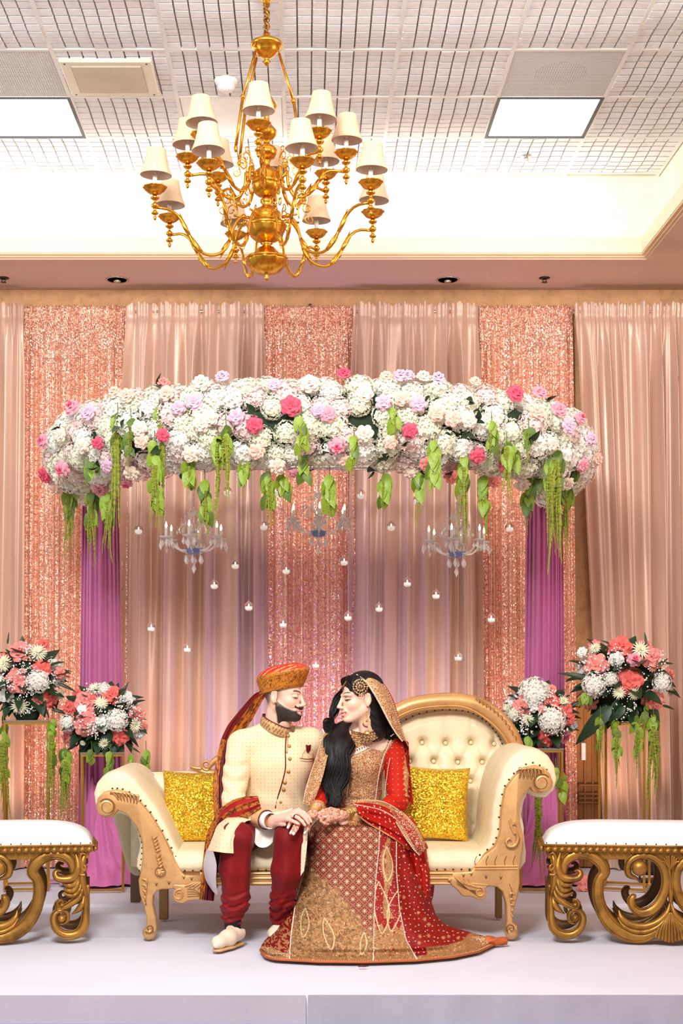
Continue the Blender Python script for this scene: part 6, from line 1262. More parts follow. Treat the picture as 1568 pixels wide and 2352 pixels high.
# her right hand under his
w2 = P(718, 1872, 6.98)
f2 = [[P(668, 1886, 6.90), P(664, 1894, 6.875), P(661, 1901, 6.865)], [P(682, 1886, 6.90), P(674, 1902, 6.868), P(667, 1914, 6.862)], [P(690, 1886, 6.90), P(682, 1903, 6.866), P(674, 1916, 6.86)], [P(706, 1882, 6.93), P(709, 1894, 6.90), P(706, 1906, 6.885), P(699, 1914, 6.878)]]
h2 = hand_ops(w2, None, f2, .0074, .011, .024)+[(rc(P(728, 1850, 7.05), w2, .022, .021), .015, 1)]
h2v, h2f = snets(h2, (-.1, 6.82, .53), (.11, 7.08, .71), .0022)
def henna(v, ops_px):
    c = np.tile(lin((240, 186, 158)), (len(v), 1)); px = CX+v[:, 0]*F0/v[:, 1]; py = CY-(v[:, 2]-CH)*F0/v[:, 1]; n = vnoise(px*.5, py*.5, 3)*.6+vnoise(px*1.1, py*1.1, 7)*.4; return mixc(c, (150, 62, 44), .75*sm(n, .42, .6)), px, py
c1, px, py = henna(h1v, 0); c2, px, py = henna(h2v, 0)
for (a, b_) in ((661, 1899), (667, 1912), (674, 1914), (699, 1912)): c2 = mixc(c2, (255, 246, 240), np.exp(-(((px-a)/3.2)**2+((py-b_)/3.6)**2)**2))
V, F, C_ = join([(HV, Fc, col), (tv, tf, (250, 212, 192)), (lv, lf, (240, 196, 172)), (h1v, h1f, c1), (h2v, h2f, c2)])
bride = obj('person', V, F, M_skin, None, True, C_)
tag(bride, 'woman in red and gold embroidered bridal dress with long black hair, sitting on the sofa', 'person')
M_emb = mat('zari_embroidery', None, .42, var=.1, vscale=20, attr=True); beadtex(M_emb, 380, (244, 216, 172), (120, 44, 24), .34, .2)
M_red = mat('red_georgette', None, .7, var=.1, vscale=10, attr=True, spec=.2); addtex(M_red, 'dots', 27, (240, 214, 180), (210, 120, 70), .05)
M_pearl = mat('pearl', (250, 236, 214), .25, coat=.5, var=.05); M_gem = mat('ruby_bead', (120, 8, 24), .15, coat=.6, spec=.8); M_jg = mat('jewel_gold', (232, 186, 112), .28, .9, bump=.3, bscale=400); M_dia = mat('white_stone', (250, 244, 232), .08, .3, spec=1)
# kameez
kops = [(rc((.165, 7.40, .955), (.435, 7.40, .945), .058, .056), .04, 1), (el((.28, 7.37, .86), (.130, .112, .12)), .05, 1), (el((.275, 7.40, .72), (.122, .105, .14)), .05, 1), (el((.27, 7.44, .60), (.17, .14, .10)), .04, 1)]
armR = [(f, .015, 1) for f in chain([(.452, 7.40, .935), (.470, 7.35, .80), (.468, 7.28, .665)], [.059, .058, .052])]+[(f, .015, 1) for f in chain([(.468, 7.28, .665), (.33, 7.12, .62), (.245, 7.04, .605)], [.052, .042, .036])]
armL = [(f, .015, 1) for f in chain([(.128, 7.42, .935), (.095, 7.36, .80), (.078, 7.28, .70)], [.056, .052, .046])]+[(f, .015, 1) for f in chain([(.078, 7.28, .70), (.062, 7.10, .655), (.053, 7.03, .635)], [.045, .038, .034])]
def neckcut(X, Y, Z, F):
    px = CX+X*F0/Y; zn = CH+(CY-np.interp(px, [700, 745, 775, 806, 850, 880, 903, 915, 940], [1600, 1690, 1715, 1737, 1716, 1698, 1682, 1660, 1600]))*7.3/F0
    zn = zn+np.clip(Y-7.36, 0, 1)*.6
    return np.maximum(F+.003*np.sin(Z*90+X*40)*sm(-Z, -.75, -.68), (Z-zn)*.7)
V, F = snets(kops, (.08, 7.20, .50), (.53, 7.62, 1.02), .005, neckcut)
px = CX+V[:, 0]*F0/V[:, 1]; py = CY-(V[:, 2]-CH)*F0/V[:, 1]
def emb(px, py, dens=.5, s=1.0, red=(168, 30, 16)):
    n = vnoise(px/5*s, py/5*s, 1)*.55+vnoise(px/2.2*s, py/2.2*s, 2)*.45; c = np.tile(lin(red), (len(px), 1)) if px.ndim == 1 else np.broadcast_to(lin(red), (*px.shape, 3)).copy()
    c = mixc(c, (188, 134, 84), sm(n, .62-dens*.5, .66-dens*.42)); return mixc(c, (240, 214, 172), sm(vnoise(px/2.0, py/2.0, 8), .78, .86)*.9)
cc = emb(px, py, .75); r = np.hypot(px-812, (py-1790)); cc = mixc(cc, (232, 196, 128), .6*sm(np.cos(np.hypot(px-830, py-1775)/3.2), .3, .9)*(np.hypot(px-830, py-1775) < 18)); cc = mixc(cc, (150, 24, 18), .7*((px > 862)&(px < 886)&(py > 1750)&(vnoise(px/3, py/3, 4) > .5)))
kam = obj('kameez', V, F, M_emb, bride, True, cc)
def pearls(nm, pts, par, r=.0034, step=.0075, m=None, lift=.003, sub=None):
    pts = np.array(pts, float); d = np.r_[0, np.cumsum(np.linalg.norm(np.diff(pts, axis=0), axis=1))]; n = max(2, int(d[-1]/step)); b = MB()
    for s in np.linspace(0, d[-1], n): p = np.array([np.interp(s, d, pts[:, i]) for i in range(3)]); b.ball(p-(0, lift, 0), r, 6, 4)
    o = b.build(nm, m or M_pearl, par); o['kind'] = 'stuff'; return o
pearls('pearl_trim', on(kops, [(898, 1700), (880, 1740), (868, 1790), (862, 1840), (860, 1866)], 0), kam)
pearls('pearl_trim', on(kops, [(903, 1716), (893, 1752), (886, 1800), (882, 1840)], 0), kam, .0028); pearls('pearl_trim', on(kops, [(806, 1750), (800, 1790), (796, 1830)], 0), kam)
pearls('neck_trim', on(kops, [(806, 1741), (830, 1731), (858, 1716), (884, 1700), (904, 1686)], 0), kam, .003)
for nm, ops_, lo, hi, em in (('sleeve', armR, (.18, 6.96, .54), (.56, 7.50, 1.02), ((905, 1708), (796, 1875))), ('sleeve', armL, (.0, 6.96, .58), (.20, 7.50, 1.02), ((765, 1700), (722, 1845)))):
    V, F = snets(ops_, lo, hi, .005, lambda X, Y, Z, F: F+.0028*np.sin(Z*120+X*50+2*np.sin(Z*37))*np.exp(-((Z-.70)/.07)**2)); px = CX+V[:, 0]*F0/V[:, 1]; py = CY-(V[:, 2]-CH)*F0/V[:, 1]
    c = np.tile(lin((188, 32, 12)), (len(V), 1)); e = emb(px, py, .9)
    dist = np.sqrt(((V-np.array(ops_ is armR and (.245, 7.04, .605) or (.053, 7.03, .635)))**2).sum(1)); m1 = dist < .085; m2 = (((px-938)/11)**2+((py-1775)/62)**2 < 1+.3*np.sin(py*.5))&(ops_ is armR); m3 = (V[:, 2] > .985)
    k = (m1 | m2 | m3).astype(float); c = c*(1-k[:, None])+e*k[:, None]; obj(nm, V, F, M_red, bride, True, c)
# bangles
for cx3, ax3, n, r in ((np.array(w1)+(.008, .012, .002), np.array((.25, .30, .03)), 8, .031), (np.array(w2)+(.006, .02, .004), np.array((.08, .42, .16)), 7, .030)):
    ax3 = ax3/np.linalg.norm(ax3)
    for i in range(n):
        b = MB(); p = cx3+ax3*(.004+.0085*i); q = Vector((0, 0, 1)).rotation_difference(Vector(ax3)).to_matrix(); rr = r+.001*(i % 3)
        T_ = [np.array(q) @ np.array((rr*math.cos(t), rr*math.sin(t), .0006*math.sin(t*12)))+p for t in np.linspace(0, 2*PI, 33)]; b.tube(T_, .0026 if i % 3 else .0038, 6, caps=False, rfun=lambda u, a: 1+.2*math.sin(u*120)); b.build('bangle', M_jg, bride)
b = MB()
for q in range(5): p = np.array(P(803+q*4, 1893+2*(q % 2), 6.95)); b.tube([p+(0, 0, .012), p], .0012, 5); b.ball(p, .0042, 8, 5)
b.tube([P(800, 1886, 6.955), P(812, 1889, 6.945), P(823, 1886, 6.955)], .002, 6); b.build('bangle_charm', M_jg, bride)
p = np.array(P(746, 1876, 6.90)); b = MB(); b.ball(p, (.006, .005, .006), 8, 6); b.build('finger_ring', M_dia, bride)
# ---------- hair
M_hair = mat('black_hair', (13, 9, 10), .42, spec=.35, var=.3, vscale=30)
def hpost(X, Y, Z, F):
    face = np.sqrt(((X-.100)/.082)**2+(Y/(.0735))**2+((Z+.045)/.108)**2)-1     # face opening
    return np.maximum(F+.0012*np.sin(Y*420+Z*160), -face*.06)
hops = [(el((-.024, 0, .040), (.104, .084, .094)), .02, 1), (rc((-.06, 0, .0), (-.075, 0, -.16), .064, .060), .03, 1)]
V, F = snets(hops, (-.16, -.12, -.24), (.11, .12, .15), .003, hpost)
earm = ((V[:, 0] > -.03)&(V[:, 0] < .03)&(np.abs(V[:, 1]) > .06)&(V[:, 2] < .02))
V[earm, 1] *= .90
hair = obj('hair', xfm(V, BC, BY, BP, 0, BS), F, M_hair, bride)
def strands(nm, path, wid, n, r, seed, amp=4, m=None, Yj=.03, wl=3.0, par=None):
    q = np.random.RandomState(seed); b = MB(); p = spl(np.array(path, float), 40); wv = np.interp(np.linspace(0, 1, 40), np.linspace(0, 1, len(wid)), wid); T = np.gradient(p[:, :2], axis=0); T /= np.linalg.norm(T, axis=1)[:, None]
    for i in range(n):
        u = q.uniform(-1, 1); ph = q.rand()*6.28; y = q.uniform(0, Yj)+.03*u*u; t = np.linspace(0, 1, 40); w_ = u*wv/2+amp*np.sin(t*wl*2*PI+ph*.35+u*1.5)*np.minimum(1, t*3); e = int(40*(1-.18*q.rand()*(1 if abs(u) > .3 else .3)))
        pts = [P(p[k, 0]-T[k, 1]*w_[k], p[k, 1]+T[k, 0]*w_[k], p[k, 2]+y) for k in range(e)]; b.tube(pts, [r*(1-.75*(k/e)**3) for k in range(e)], 5)
    o = b.build(nm, m or M_hair, par or bride); o['kind'] = 'stuff'; return o
strands('hair_lock', [(812, 1655, 7.45), (792, 1676, 7.34), (780, 1706, 7.235), (772, 1750, 7.20), (768, 1790, 7.19), (765, 1825, 7.17), (768, 1862, 7.14)], [16, 44, 66, 66, 60, 46, 14], 330, .0034, 3, 4.5)
b = MB(); sp_ = [(812, 1655, 7.48), (792, 1676, 7.38), (780, 1706, 7.27), (772, 1750, 7.235), (768, 1790, 7.225), (766, 1825, 7.20), (768, 1855, 7.16)]; b.tube([P(*q) for q in spl(sp_, 30)], np.interp(np.linspace(0, 1, 30), np.linspace(0, 1, 7), [.02, .05, .062, .064, .056, .038, .012]), 14, .5, up=(0, 1, 0)); b.build('hair_mass', M_hair, bride)
strands('hair_lock', [(792, 1575, 7.38), (776, 1600, 7.42), (764, 1646, 7.39), (756, 1662, 7.34), (762, 1690, 7.28), (752, 1720, 7.24)], [4, 10, 14, 20, 26, 16], 90, .003, 5, 5)
strands('hair_lock', [(868, 1618, 7.30), (878, 1650, 7.31), (888, 1682, 7.33), (902, 1705, 7.36)], [30, 40, 40, 30], 160, .0036, 6, 2)
# swept front hair over the temples, from the parting down to the ear
def hl(pts, n, seed, spread=.010):
    q = np.random.RandomState(seed); b = MB(); P_ = np.array(pts, float)
    for i in range(n): u = q.uniform(-1, 1); pp_ = P_.copy(); pp_[1:, 0] += u*spread; pp_[1:-1, 2] += u*spread*.6; pp_[:, 0] += u*.004; b.tube(xfm(spl(pp_, 16), BC, BY, BP, 0, BS), .0024, 5)
    return b
for s in (1, -1):
    hl([(.052, 0, .112), (.064, s*.030, .086), (.046, s*.060, .052), (.004, s*.076, .034), (-.040, s*.080, .014)], 80, 9+s, .015).build('front_hair', M_hair, bride)['kind'] = 'stuff'
# ---------- jewellery
def hpt(f, l, z): return xfm([(f, l, z)], BC, BY, BP, 0, BS)[0]
def hhit(px, py, off=.002): 
    Y = np.linspace(7.1, 7.45, 700); X = (px-CX)*Y/F0; Z = CH+(CY-py)*Y/F0; R = np.array(Matrix.Rotation(BY, 3, 'Z') @ Matrix.Rotation(BP, 3, 'Y')); L = (np.stack([X, Y, Z], 1)-np.array(BC)) @ R/BS
    d = np.minimum(ev(fops, *[L[:, i].astype(np.float32) for i in range(3)]), ev(hops, *[L[:, i].astype(np.float32) for i in range(3)])); k = np.argmax(d < .004); return np.array((X[k], Y[k]-off, Z[k])) if (d < .004).any() else np.array(P(px, py, 7.22))
def rosette(nm, c, R, par, rings=((.25, 7), (.62, 12), (1.0, 18)), drops=None):
    c = np.array(c); b = MB(); g = MB(); rb_ = MB(); rb_.ball(c-(0, .007, 0), (R*.16, R*.12, R*.22), 10, 6)
    for q, n in rings:
        g.tube([c+(R*q*math.cos(t), -.002, R*q*math.sin(t)) for t in np.linspace(0, 2*PI, 25)], .0009, 5, caps=False)
        for i in range(n): a = i*2*PI/n; (b if i % 2 == 0 else g).ball(c+(R*(q-.08)*math.cos(a), -.004, R*(q-.08)*math.sin(a)), R*.085, 6, 4)
    for i in range(12):
        a = i*PI/6; L = [c+(R*(.35+.65*t)*math.cos(a+.5*math.sin(t*3)), -.003, R*(.35+.65*t)*math.sin(a+.5*math.sin(t*3))) for t in np.linspace(0, 1, 7)]; g.tube(L, .001, 5)
    o = g.build(nm, M_jg, par); b.build('stones', M_dia, o)['kind'] = 'stuff'; rb_.build('ruby', M_gem, o)
    if drops:
        d = MB()
        for a in drops: p = c+(R*math.cos(a), 0, R*math.sin(a)); d.tube([p, p-(0, 0, .006)], .0007, 4); d.ball(p-(0, .001, .010), (.0026, .0026, .0045), 6, 5)
        d.build('ruby_drops', M_gem, o)['kind'] = 'stuff'
    return o
rosette('hair_ornament', hhit(827, 1577, .006), .038, bride, drops=[PI+.2+i*.28 for i in range(10)])
p = hhit(790, 1574, .004); o = MB()
for i in range(5): o.tube([hhit(797-i*2, 1562+i*3, .004)+np.array((-.004, 0, 0)), hhit(797-i*2, 1562+i*3, .004)+np.array((.006, 0, 0))], .0016, 5); o.ball(hhit(796-i*2, 1563+i*3, .006), .0026, 6, 4)
o.build('forehead_ornament', M_jg, bride)['kind'] = 'stuff'
o = MB()
for i, (a, c) in enumerate(((783, 1574), (787, 1577), (785, 1581), (789, 1583), (791, 1577), (786, 1585), (793, 1571), (782, 1579))): o.ball(hhit(a, c, .005), .0032, 6, 5)
o.build('ruby_cluster', M_gem, bride)['kind'] = 'stuff'
e0 = np.array(P(842, 1640, 7.205)); rosette('earring', P(842, 1656, 7.200), .020, bride, ((.3, 6), (1.0, 14)), [PI*1.1+i*.2 for i in range(8)])
b = MB(); b.tube([e0+(0, 0, .012), P(842, 1648, 7.2)], .0022, 6)
for i in range(3): b.ball(np.array(P(841, 1635+i*5, 7.203)), .0042, 8, 5)
b.lathe([(.004, .016), (.010, .013), (.015, .004), (.0165, 0), (.0165, -.003), (.012, -.002)], P(843, 1685, 7.195), 18); b.build('earring_bell', M_jg, bride)
# choker collar: rows of linked stones laid on the neck and chest
nops = [*tops]; g = MB(); s_ = MB(); rd = MB(); ntop = [(806, 1677), (820, 1681), (838, 1684), (852, 1680), (862, 1672), (867, 1664)]; nbot = [(806, 1722), (818, 1717), (832, 1711), (846, 1705), (860, 1698), (872, 1690)]
hopsW = None
def nh(px, py):
    p = hit(nops, px, py, 7.1, 7.5); R = np.array(Matrix.Rotation(BY, 3, 'Z') @ Matrix.Rotation(BP, 3, 'Y')); Y = np.linspace(7.15, 7.5, 400); X = (px-CX)*Y/F0; Z = CH+(CY-py)*Y/F0; L = (np.stack([X, Y, Z], 1)-np.array(BC)) @ R/BS; d = ev(fops, *[L[:, i].astype(np.float32) for i in range(3)]); k = np.argmax(d < 0)
    if (d < 0).any() and Y[k] < p[1]: p = np.array((X[k], Y[k], Z[k]))
    return p
NW = []
for r in range(9):
    t = r/8; row = spl([tuple(np.array(a)*(1-t)+np.array(c)*t) for a, c in zip(ntop, nbot)], 26); W = [nh(*q)-np.array((0, .004, 0)) for q in row]
    for i in range(1, len(W)-1): W[i][1] = min(W[i][1], .5*(W[i-1][1]+W[i+1][1])+.002)
    NW.append(W); g.tube(W, .0010 if r not in (0, 8) else .0018, 5)
    for i, p in enumerate(W):
        if (i+r) % 2 == 0: (rd if (i+r*3) % 6 == 0 or r == 1 else s_).ball(p-np.array((0, .002, 0)), .0026, 6, 4)
        elif r < 8 and r % 2 == 0: g.ball(p, .0024, 6, 4)
for q in spl(nbot, 14): p = nh(q[0], q[1]+3)-np.array((0, .004, 0)); rd.ball(p-np.array((0, 0, .007)), (.0034, .0034, .0052), 7, 5)
o = g.build('necklace', M_jg, bride); grid('necklace_plate', np.array(NW)+np.array((0, .002, 0)), mat('filigree_gold', (200, 150, 96), .4, .6, var=.6, vscale=260, bump=.9, bscale=400), o); s_.build('stones', M_dia, o)['kind'] = 'stuff'; rd.build('rubies', M_gem, o)['kind'] = 'stuff'
# ---------- skirt
nv, nu = 430, 460; v = np.linspace(0, 1, nv)[:, None]; u = np.linspace(0, 1, nu)[None]
py0 = [1872, 1900, 1950, 2000, 2050, 2100, 2150, 2200]; Lp = [738, 712, 703, 694, 680, 657, 626, 598]; Rp = [905, 940, 955, 972, 985, 1000, 1040, 1120]
hemx = np.interp(u, [0, .06, .15, .5, .75, .88, 1], [598, 612, 650, 840, 955, 1040, 1140]); hemy = np.interp(u, [0, .04, .1, .3, .5, .75, .88, .95, 1], [2184, 2198, 2205, 2211, 2212, 2208, 2200, 2188, 2168])
py = 1872+(hemy-1872)*v**.94; Lx = np.interp(py, py0, Lp); Rx = np.interp(py, py0, Rp); k = sm(v, .82, 1.0); px = (Lx+(Rx-Lx)*u)*(1-k)+hemx*k
Yc = np.interp(py, [1872, 1884, 1900, 1930, 2000, 2060, 2100, 2150, 2212], [7.17, 7.06, 6.96, 6.915, 6.88, 6.83, 6.79, 6.72, 6.64]); w_ = np.abs(2*u-1)
Yv = Yc+.20*w_**3.2+.10*(w_**8); Yv = Yv-.016*np.sin(u*34+2*np.sin(v*4))*sm(u, .62, .78)*sm(v, .1, .4)-.008*np.sin(u*19+v*3)*sm(v, .35, .9)+.010*np.cos((u-.33)*9)*np.exp(-((v-.03)/.06)**2)
Yg = (CH-.006)*F0/(py-CY); Yv = np.minimum(Yv, Yg); kk = sm(v, .90, 1.0); Yv = Yv*(1-kk)+Yg*kk
G = np.stack([(px-CX)*Yv/F0, Yv, CH+(CY-py)*Yv/F0], -1)
L1 = np.interp(py, [1872, 1895, 1950, 2014, 2099, 2212], [872, 872, 870, 863, 859, 857]); L2 = np.interp(py, [1872, 1930, 1999, 2089, 2158, 2212], [900, 910, 910, 917, 932, 962]); L0 = np.interp(py, [1872, 1999, 2069, 2148, 2212], [705, 699, 679, 668, 664])
red = lin((126, 10, 8)); cl = np.broadcast_to(red, (nv, nu, 3)).copy()
# star lattice
S_ = 27.0; a = (px-.06*(py-1900)*0)/S_; c = py/S_; ra, rc_ = a+c, a-c; fa, fc = ra-np.floor(ra)-.5, rc_-np.floor(rc_)-.5; X_ = (fa+fc)*.5*S_; Y_ = (fa-fc)*.5*S_; rr = np.hypot(X_, Y_); th = np.arctan2(Y_, X_)
X2 = ((fa+.5)%1-.5+fc)*.5*S_; Y2 = ((fa+.5)%1-.5-fc)*.5*S_; r2 = np.hypot(X2, Y2)
star = sm(7.2*(.55+.45*np.cos(8*th))-rr, -1.0, .6); outl = np.exp(-((rr-10.5-1.2*np.cos(8*th))/1.2)**2); lat = np.exp(-(np.minimum(np.abs(fa), np.abs(fc))*S_*.7/1.4)**2*0-((np.minimum(.5-np.abs(fa), .5-np.abs(fc)))*S_*.7/1.5)**2)
dots = (np.cos(px*2*PI/4.6)*np.cos(py*2*PI/4.6) > .55); main = cl.copy(); main = mixc(main, (204, 138, 108), np.maximum(outl, lat)*.62); main = mixc(main, (232, 192, 144), star); main = mixc(main, (250, 240, 224), (rr < 1.6)*1.0); main = mixc(main, (206, 140, 108), dots*.35)
goldb = emb(px, py, .8, 1.0, (120, 50, 24)); goldb = mixc(goldb, (120, 74, 36), .55*sm(vnoise(px/6, py/6, 21), .45, .7)); goldb = mixc(goldb, (226, 190, 130), .5*sm(vnoise(px/1.6, py/1.6, 22), .6, .8))
bd_ = np.interp(px, [640, 700, 740, 775, 812, 840, 870], [1960, 1995, 2020, 2045, 2095, 2135, 2160])+5*np.sin(px*.25); kg = sm(py-bd_, -10, 10)
cpan = main*(1-kg[..., None])+goldb*kg[..., None]
def pais(cx_, cy_, s, ang, mir_=1):
    X = (px-cx_)*mir_; Y = py-cy_; ca, sa = math.cos(ang), math.sin(ang); X, Y = (X*ca+Y*sa)/s, (-X*sa+Y*ca)/s; t = np.clip((Y+1)/2, 0, 1); wd = .42*np.sin(PI*np.clip(t, 0, 1)**.7*1.0)**.8*(t**.5); xc = -.28*(1-t)**2*np.sin((1-t)*2.2); d = np.abs(np.abs(X-xc)-wd); return ((d < 1.3/s)&(Y > -1)&(Y < 1))*1.0
for q in ((702, 2120, 34, .2, 1), (757, 2145, 38, -.1, 1), (836, 2168, 26, .25, 1), (655, 2150, 30, .35, 1)): cpan = mixc(cpan, (244, 216, 160), pais(*q)*.95)
cl = np.where(((px < L1)&(px > L0))[..., None], cpan, cl)
sp2 = (vnoise(px/2.6, py/2.6, 5) > .83); mid = mixc(np.broadcast_to(lin((166, 18, 10)), (nv, nu, 3)).copy(), (250, 226, 196), sp2*.8); mg = emb(px, py, .85); mk = ((np.abs(px-(L1+L2)/2-4*np.sin(py*.06)) < 9+5*np.sin(py*.045))&(py < 2110)) | (py > 2128+8*np.sin(px*.4)); mid = np.where(mk[..., None], mg, mid)
for q in ((880, 2085, 60, .05, 1), (904, 2085, 55, -.12, -1), (893, 1985, 40, .1, 1)): mid = mixc(mid, (246, 216, 166), pais(*q)*.95)
cl = np.where(((px >= L1)&(px < L2))[..., None], mid, cl)
rgt = np.broadcast_to(lin((160, 14, 8)), (nv, nu, 3)).copy(); du = u*nu/ nu; gx_, gy_ = px/11.0, py/13.0; hx_ = np.floor(gx_), np.floor(gy_); ox = hsh(*hx_, 1)*.6+.2; oy = hsh(*hx_, 2)*.6+.2; dd = np.hypot((gx_-hx_[0]-ox)*11, (gy_-hx_[1]-oy)*13); big = hsh(*hx_, 3) > .86
rgt = mixc(rgt, (255, 236, 214), (dd < 1.3)*(~big)*.95); an = np.arctan2((gy_-hx_[1]-oy), (gx_-hx_[0]-ox)); rgt = mixc(rgt, (232, 178, 126), (dd < 5.0*(.6+.4*np.cos(6*an)))*big*.95)
cl = np.where((px >= L2)[..., None], rgt, cl); lft = mixc(np.broadcast_to(lin((156, 18, 10)), (nv, nu, 3)).copy(), (214, 160, 110), (vnoise(px/3, py/3, 6) > .55)*.8); cl = np.where((px <= L0)[..., None], lft, cl)
edge = sm(v, .955, .965)*np.ones_like(u); cl = cl*(1-edge[..., None])+emb(px, py, .9, 1, (150, 60, 24))*edge[..., None]
edge2 = (sm(v, .90, .91)*(u > .78)*np.ones_like(u)); cl = cl*(1-edge2[..., None])+emb(px, py, .9)*edge2[..., None]
cl = cl*(.58+.42*vnoise(px*.55, py*.55, 12))[..., None]
M_skt = mat('embroidered_skirt', None, .45, var=.08, vscale=20, attr=True, bump=.6, bscale=420, spec=.3); M_skt.node_tree.nodes['Principled BSDF'].inputs['Metallic'].default_value = .12
G[..., 2] = np.maximum(G[..., 2], .003); sk = grid('skirt', G, M_skt, bride, cl)
def surfline(L): 
    out = []
    for i in range(6, nv, 4):
        j = int(np.argmin(np.abs(px[i]-L[i, 0] if L.shape[1] == 1 else px[i]-L[i]))); out.append(G[i, j])
    return out
for L in (L1, L2, L0): pearls('pearl_trim', surfline(L), sk, .0036, .0082)
pearls('hem_pearls', G[int(nv*.985), ::4], sk, .0036, .011); MB().tube(G[-1, ::4]+np.array((0, 0, .004)), .006, 8).build('hem_piping', mat('orange_brocade', (186, 92, 36), .5, .2, bump=.4, bscale=200), sk)
# rolled hem corner at the left and twisted train end at the right
for pts, rad, nm in (([P(602, 2186, 6.84), P(616, 2192, 6.76), P(640, 2200, 6.68), P(680, 2204, 6.66)], [.012, .022, .018, .008], 'rolled_hem'), ([P(975, 2110, 7.16), P(1010, 2140, 7.10), P(1050, 2156, 7.03), P(1090, 2166, 6.98), P(1122, 2168, 6.97)], [.028, .036, .034, .034, .028], 'train')):
    q = spl(pts, 90); rq = np.interp(np.linspace(0, 1, 90), np.linspace(0, 1, len(rad)), rad); q[:, 2] = rq*.62+.004; b = MB(); b.tube(q, rq, 26, rfun=lambda t, a: 1+.16*math.sin(a*3+t*14)+.07*math.sin(a*7-t*31)); V = np.array(b.v); V[:, 2] = np.maximum(V[:, 2]*.75, .003); px_ = CX+V[:, 0]*F0/V[:, 1]; py_ = CY-(V[:, 2]-CH)*F0/V[:, 1]
    me = mesh(nm, V, b.f, True, emb(px_, py_, .8, 1, (140, 60, 30)), M_emb); link(nm, me, None, sk)
q = spl([P(1116, 2170, 6.97), P(1136, 2170, 6.965), P(1163, 2164, 6.98)], 30); q[:, 2] = .02; MB().tube(q, np.linspace(.026, .017, 30), 16, rfun=lambda t, a: 1+.15*math.sin(a*4+t*9)).build('train_lining', MATS['orange_brocade'], sk)
# ---------- dupatta
def embcol(nv_, nu_, fn): U, Vv = np.meshgrid(np.linspace(0, 1, nu_), np.linspace(0, 1, nv_)); return fn(U, Vv)
def patchc(nm, ctrl, m, par, fn, nu=60, nv=120, rip=0, rf=3, thick=0):
    A = np.array([[P(*q) for q in row] for row in ctrl], float); B = np.stack([spl(A[i], nu) for i in range(A.shape[0])]); Cg = np.stack([spl(B[:, j], nv) for j in range(nu)], 1); U, Vv = np.meshgrid(np.linspace(0, 1, nu), np.linspace(0, 1, nv))
    if rip: Cg[..., 1] -= rip*np.sin(U*2*PI*rf+Vv*4)*np.minimum(1, Vv*4)
    Cg[..., 2] = np.maximum(Cg[..., 2], .004); px_ = CX+Cg[..., 0]*F0/Cg[..., 1]; py_ = CY-(Cg[..., 2]-CH)*F0/Cg[..., 1]; return grid(nm, Cg, m, par, fn(U, Vv, px_, py_)), Cg
def veilc(U, Vv, a, b_):
    e = emb(a, b_, .8, 1, (176, 60, 24)); r = np.broadcast_to(lin((200, 40, 16)), e.shape); k = sm(U, .50, .54); c = e*(1-k[..., None])+r*k[..., None]; return mixc(c, (250, 226, 180), (U < .05)*.8)
VC = [[(818, 1550, 7.26), (828, 1548, 7.29), (838, 1549, 7.33), (846, 1550, 7.38), (850, 1552, 7.46)], [(838, 1566, 7.225), (856, 1560, 7.24), (870, 1562, 7.30), (878, 1568, 7.40), (872, 1575, 7.50)], [(856, 1592, 7.205), (876, 1588, 7.225), (892, 1592, 7.29), (900, 1600, 7.41), (890, 1605, 7.54)],
      [(873, 1622, 7.21), (892, 1619, 7.23), (905, 1624, 7.30), (911, 1632, 7.42), (900, 1640, 7.56)], [(890, 1655, 7.225), (907, 1652, 7.25), (916, 1658, 7.32), (920, 1665, 7.44), (908, 1672, 7.58)], [(906, 1682, 7.255), (919, 1680, 7.28), (926, 1686, 7.34), (929, 1695, 7.46), (918, 1700, 7.60)], [(922, 1702, 7.31), (930, 1702, 7.34), (936, 1712, 7.40), (938, 1722, 7.50), (925, 1730, 7.62)]]
_, Gc = patchc('veil', VC, M_emb, bride, veilc, 70, 140); pearls('pearl_trim', Gc[:, 2], _, .0036, .0085); pearls('pearl_trim', Gc[4:, 34], _, .0026, .012)
# back fall of the veil
def redc(U, Vv, a, b_):
    gx, gy = a/12.0, b_/12.0; hx, hy = np.floor(gx), np.floor(gy); dd = np.hypot(gx-hx-.2-.6*hsh(hx, hy, 1), gy-hy-.2-.6*hsh(hx, hy, 2))*12; c = np.broadcast_to(lin((166, 16, 8)), (*U.shape, 3)).copy(); return mixc(c, (255, 226, 200), (dd < 1.4)*.9)
M_chf = mat('red_chiffon', None, .6, var=.08, vscale=8, attr=True, spec=.2)
patchc('veil_fall', [[(905, 1690, 7.50), (925, 1695, 7.52), (938, 1705, 7.56)], [(905, 1760, 7.50), (928, 1765, 7.50), (942, 1775, 7.52)], [(905, 1830, 7.42), (930, 1840, 7.42), (950, 1850, 7.44)]], M_chf, bride, redc, 40, 60, .006)
def sashc(U, Vv, a, b_): e = emb(a, b_, .85); r = redc(U, Vv, a, b_); k = ((U < .15) | (U > .93)).astype(float)[..., None]; return e*k+r*(1-k)
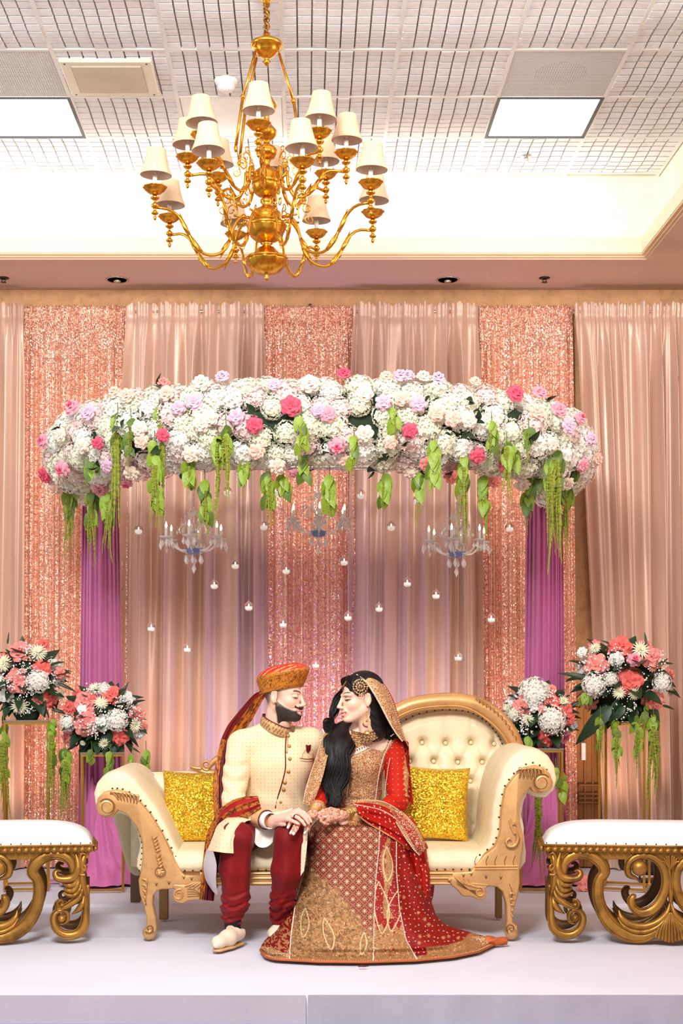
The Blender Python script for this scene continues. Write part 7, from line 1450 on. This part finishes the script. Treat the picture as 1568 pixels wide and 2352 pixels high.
# over the forearm and round the elbow
_, Gc = patchc('dupatta_drape', [[(812, 1838, 6.99), (816, 1850, 6.96), (820, 1862, 6.95), (822, 1874, 6.96)], [(842, 1836, 7.02), (840, 1856, 6.975), (842, 1876, 6.95), (845, 1892, 6.955)], [(880, 1840, 7.08), (876, 1866, 7.01), (874, 1892, 6.965), (876, 1910, 6.955)], [(916, 1860, 7.16), (908, 1885, 7.06), (902, 1908, 6.975), (900, 1925, 6.955)], [(948, 1888, 7.20), (938, 1908, 7.10), (928, 1926, 7.02), (920, 1940, 7.0)], [(968, 1918, 7.20), (960, 1932, 7.12), (950, 1944, 7.05), (938, 1954, 7.02)]], M_chf, bride, sashc, 60, 120, .012, 3); pearls('pearl_trim', Gc[:, 16], _, .0034, .009); pearls('pearl_trim', Gc[:, 1], _, .003, .011)
_, Gc = patchc('dupatta_loop', [[(896, 1868, 7.10), (908, 1862, 7.07), (922, 1862, 7.08)], [(912, 1895, 7.05), (926, 1888, 7.03), (944, 1884, 7.06)], [(930, 1925, 7.02), (946, 1915, 7.0), (962, 1908, 7.05)], [(948, 1950, 7.0), (960, 1944, 6.98), (974, 1935, 7.03)], [(962, 1964, 7.0), (970, 1958, 6.99), (975, 1950, 7.02)]], M_emb, bride, lambda U, V_, a, b_: np.where(((U < .25) | (U > .8))[..., None], emb(a, b_, .8), redc(U, V_, a, b_)), 40, 70, .006, 1); pearls('pearl_trim', Gc[:, 1], _, .0034, .009)
# chiffon fall at the right side down to the floor
patchc('chiffon_fall', [[(905, 1860, 7.12), (925, 1866, 7.14), (945, 1878, 7.20), (955, 1890, 7.30)], [(925, 1930, 7.06), (945, 1930, 7.05), (968, 1935, 7.10), (982, 1945, 7.26)], [(935, 1985, 7.05), (958, 1990, 7.03), (982, 1998, 7.09), (996, 2005, 7.26)], [(945, 2040, 7.04), (965, 2050, 7.03), (985, 2055, 7.10), (995, 2055, 7.26)], [(958, 2078, 7.05), (970, 2090, 7.05), (980, 2092, 7.10), (984, 2088, 7.22)]], M_chf, bride, redc, 70, 110, .014, 3)
# strip over her right shoulder, beside the hair
_, Gc = patchc('dupatta_strip', [[(740, 1688, 7.32), (752, 1684, 7.29), (765, 1690, 7.28)], [(726, 1735, 7.27), (738, 1734, 7.23), (752, 1738, 7.22)], [(712, 1775, 7.22), (726, 1776, 7.18), (742, 1780, 7.17)], [(700, 1815, 7.15), (714, 1818, 7.11), (728, 1822, 7.11)], [(695, 1845, 7.10), (704, 1848, 7.07), (714, 1852, 7.07)]], M_emb, bride, lambda U, V_, a, b_: emb(a, b_, .85, 1, (176, 60, 30)), 44, 110, .005, 1); pearls('pearl_trim', Gc[:, 3], _, .003, .009)
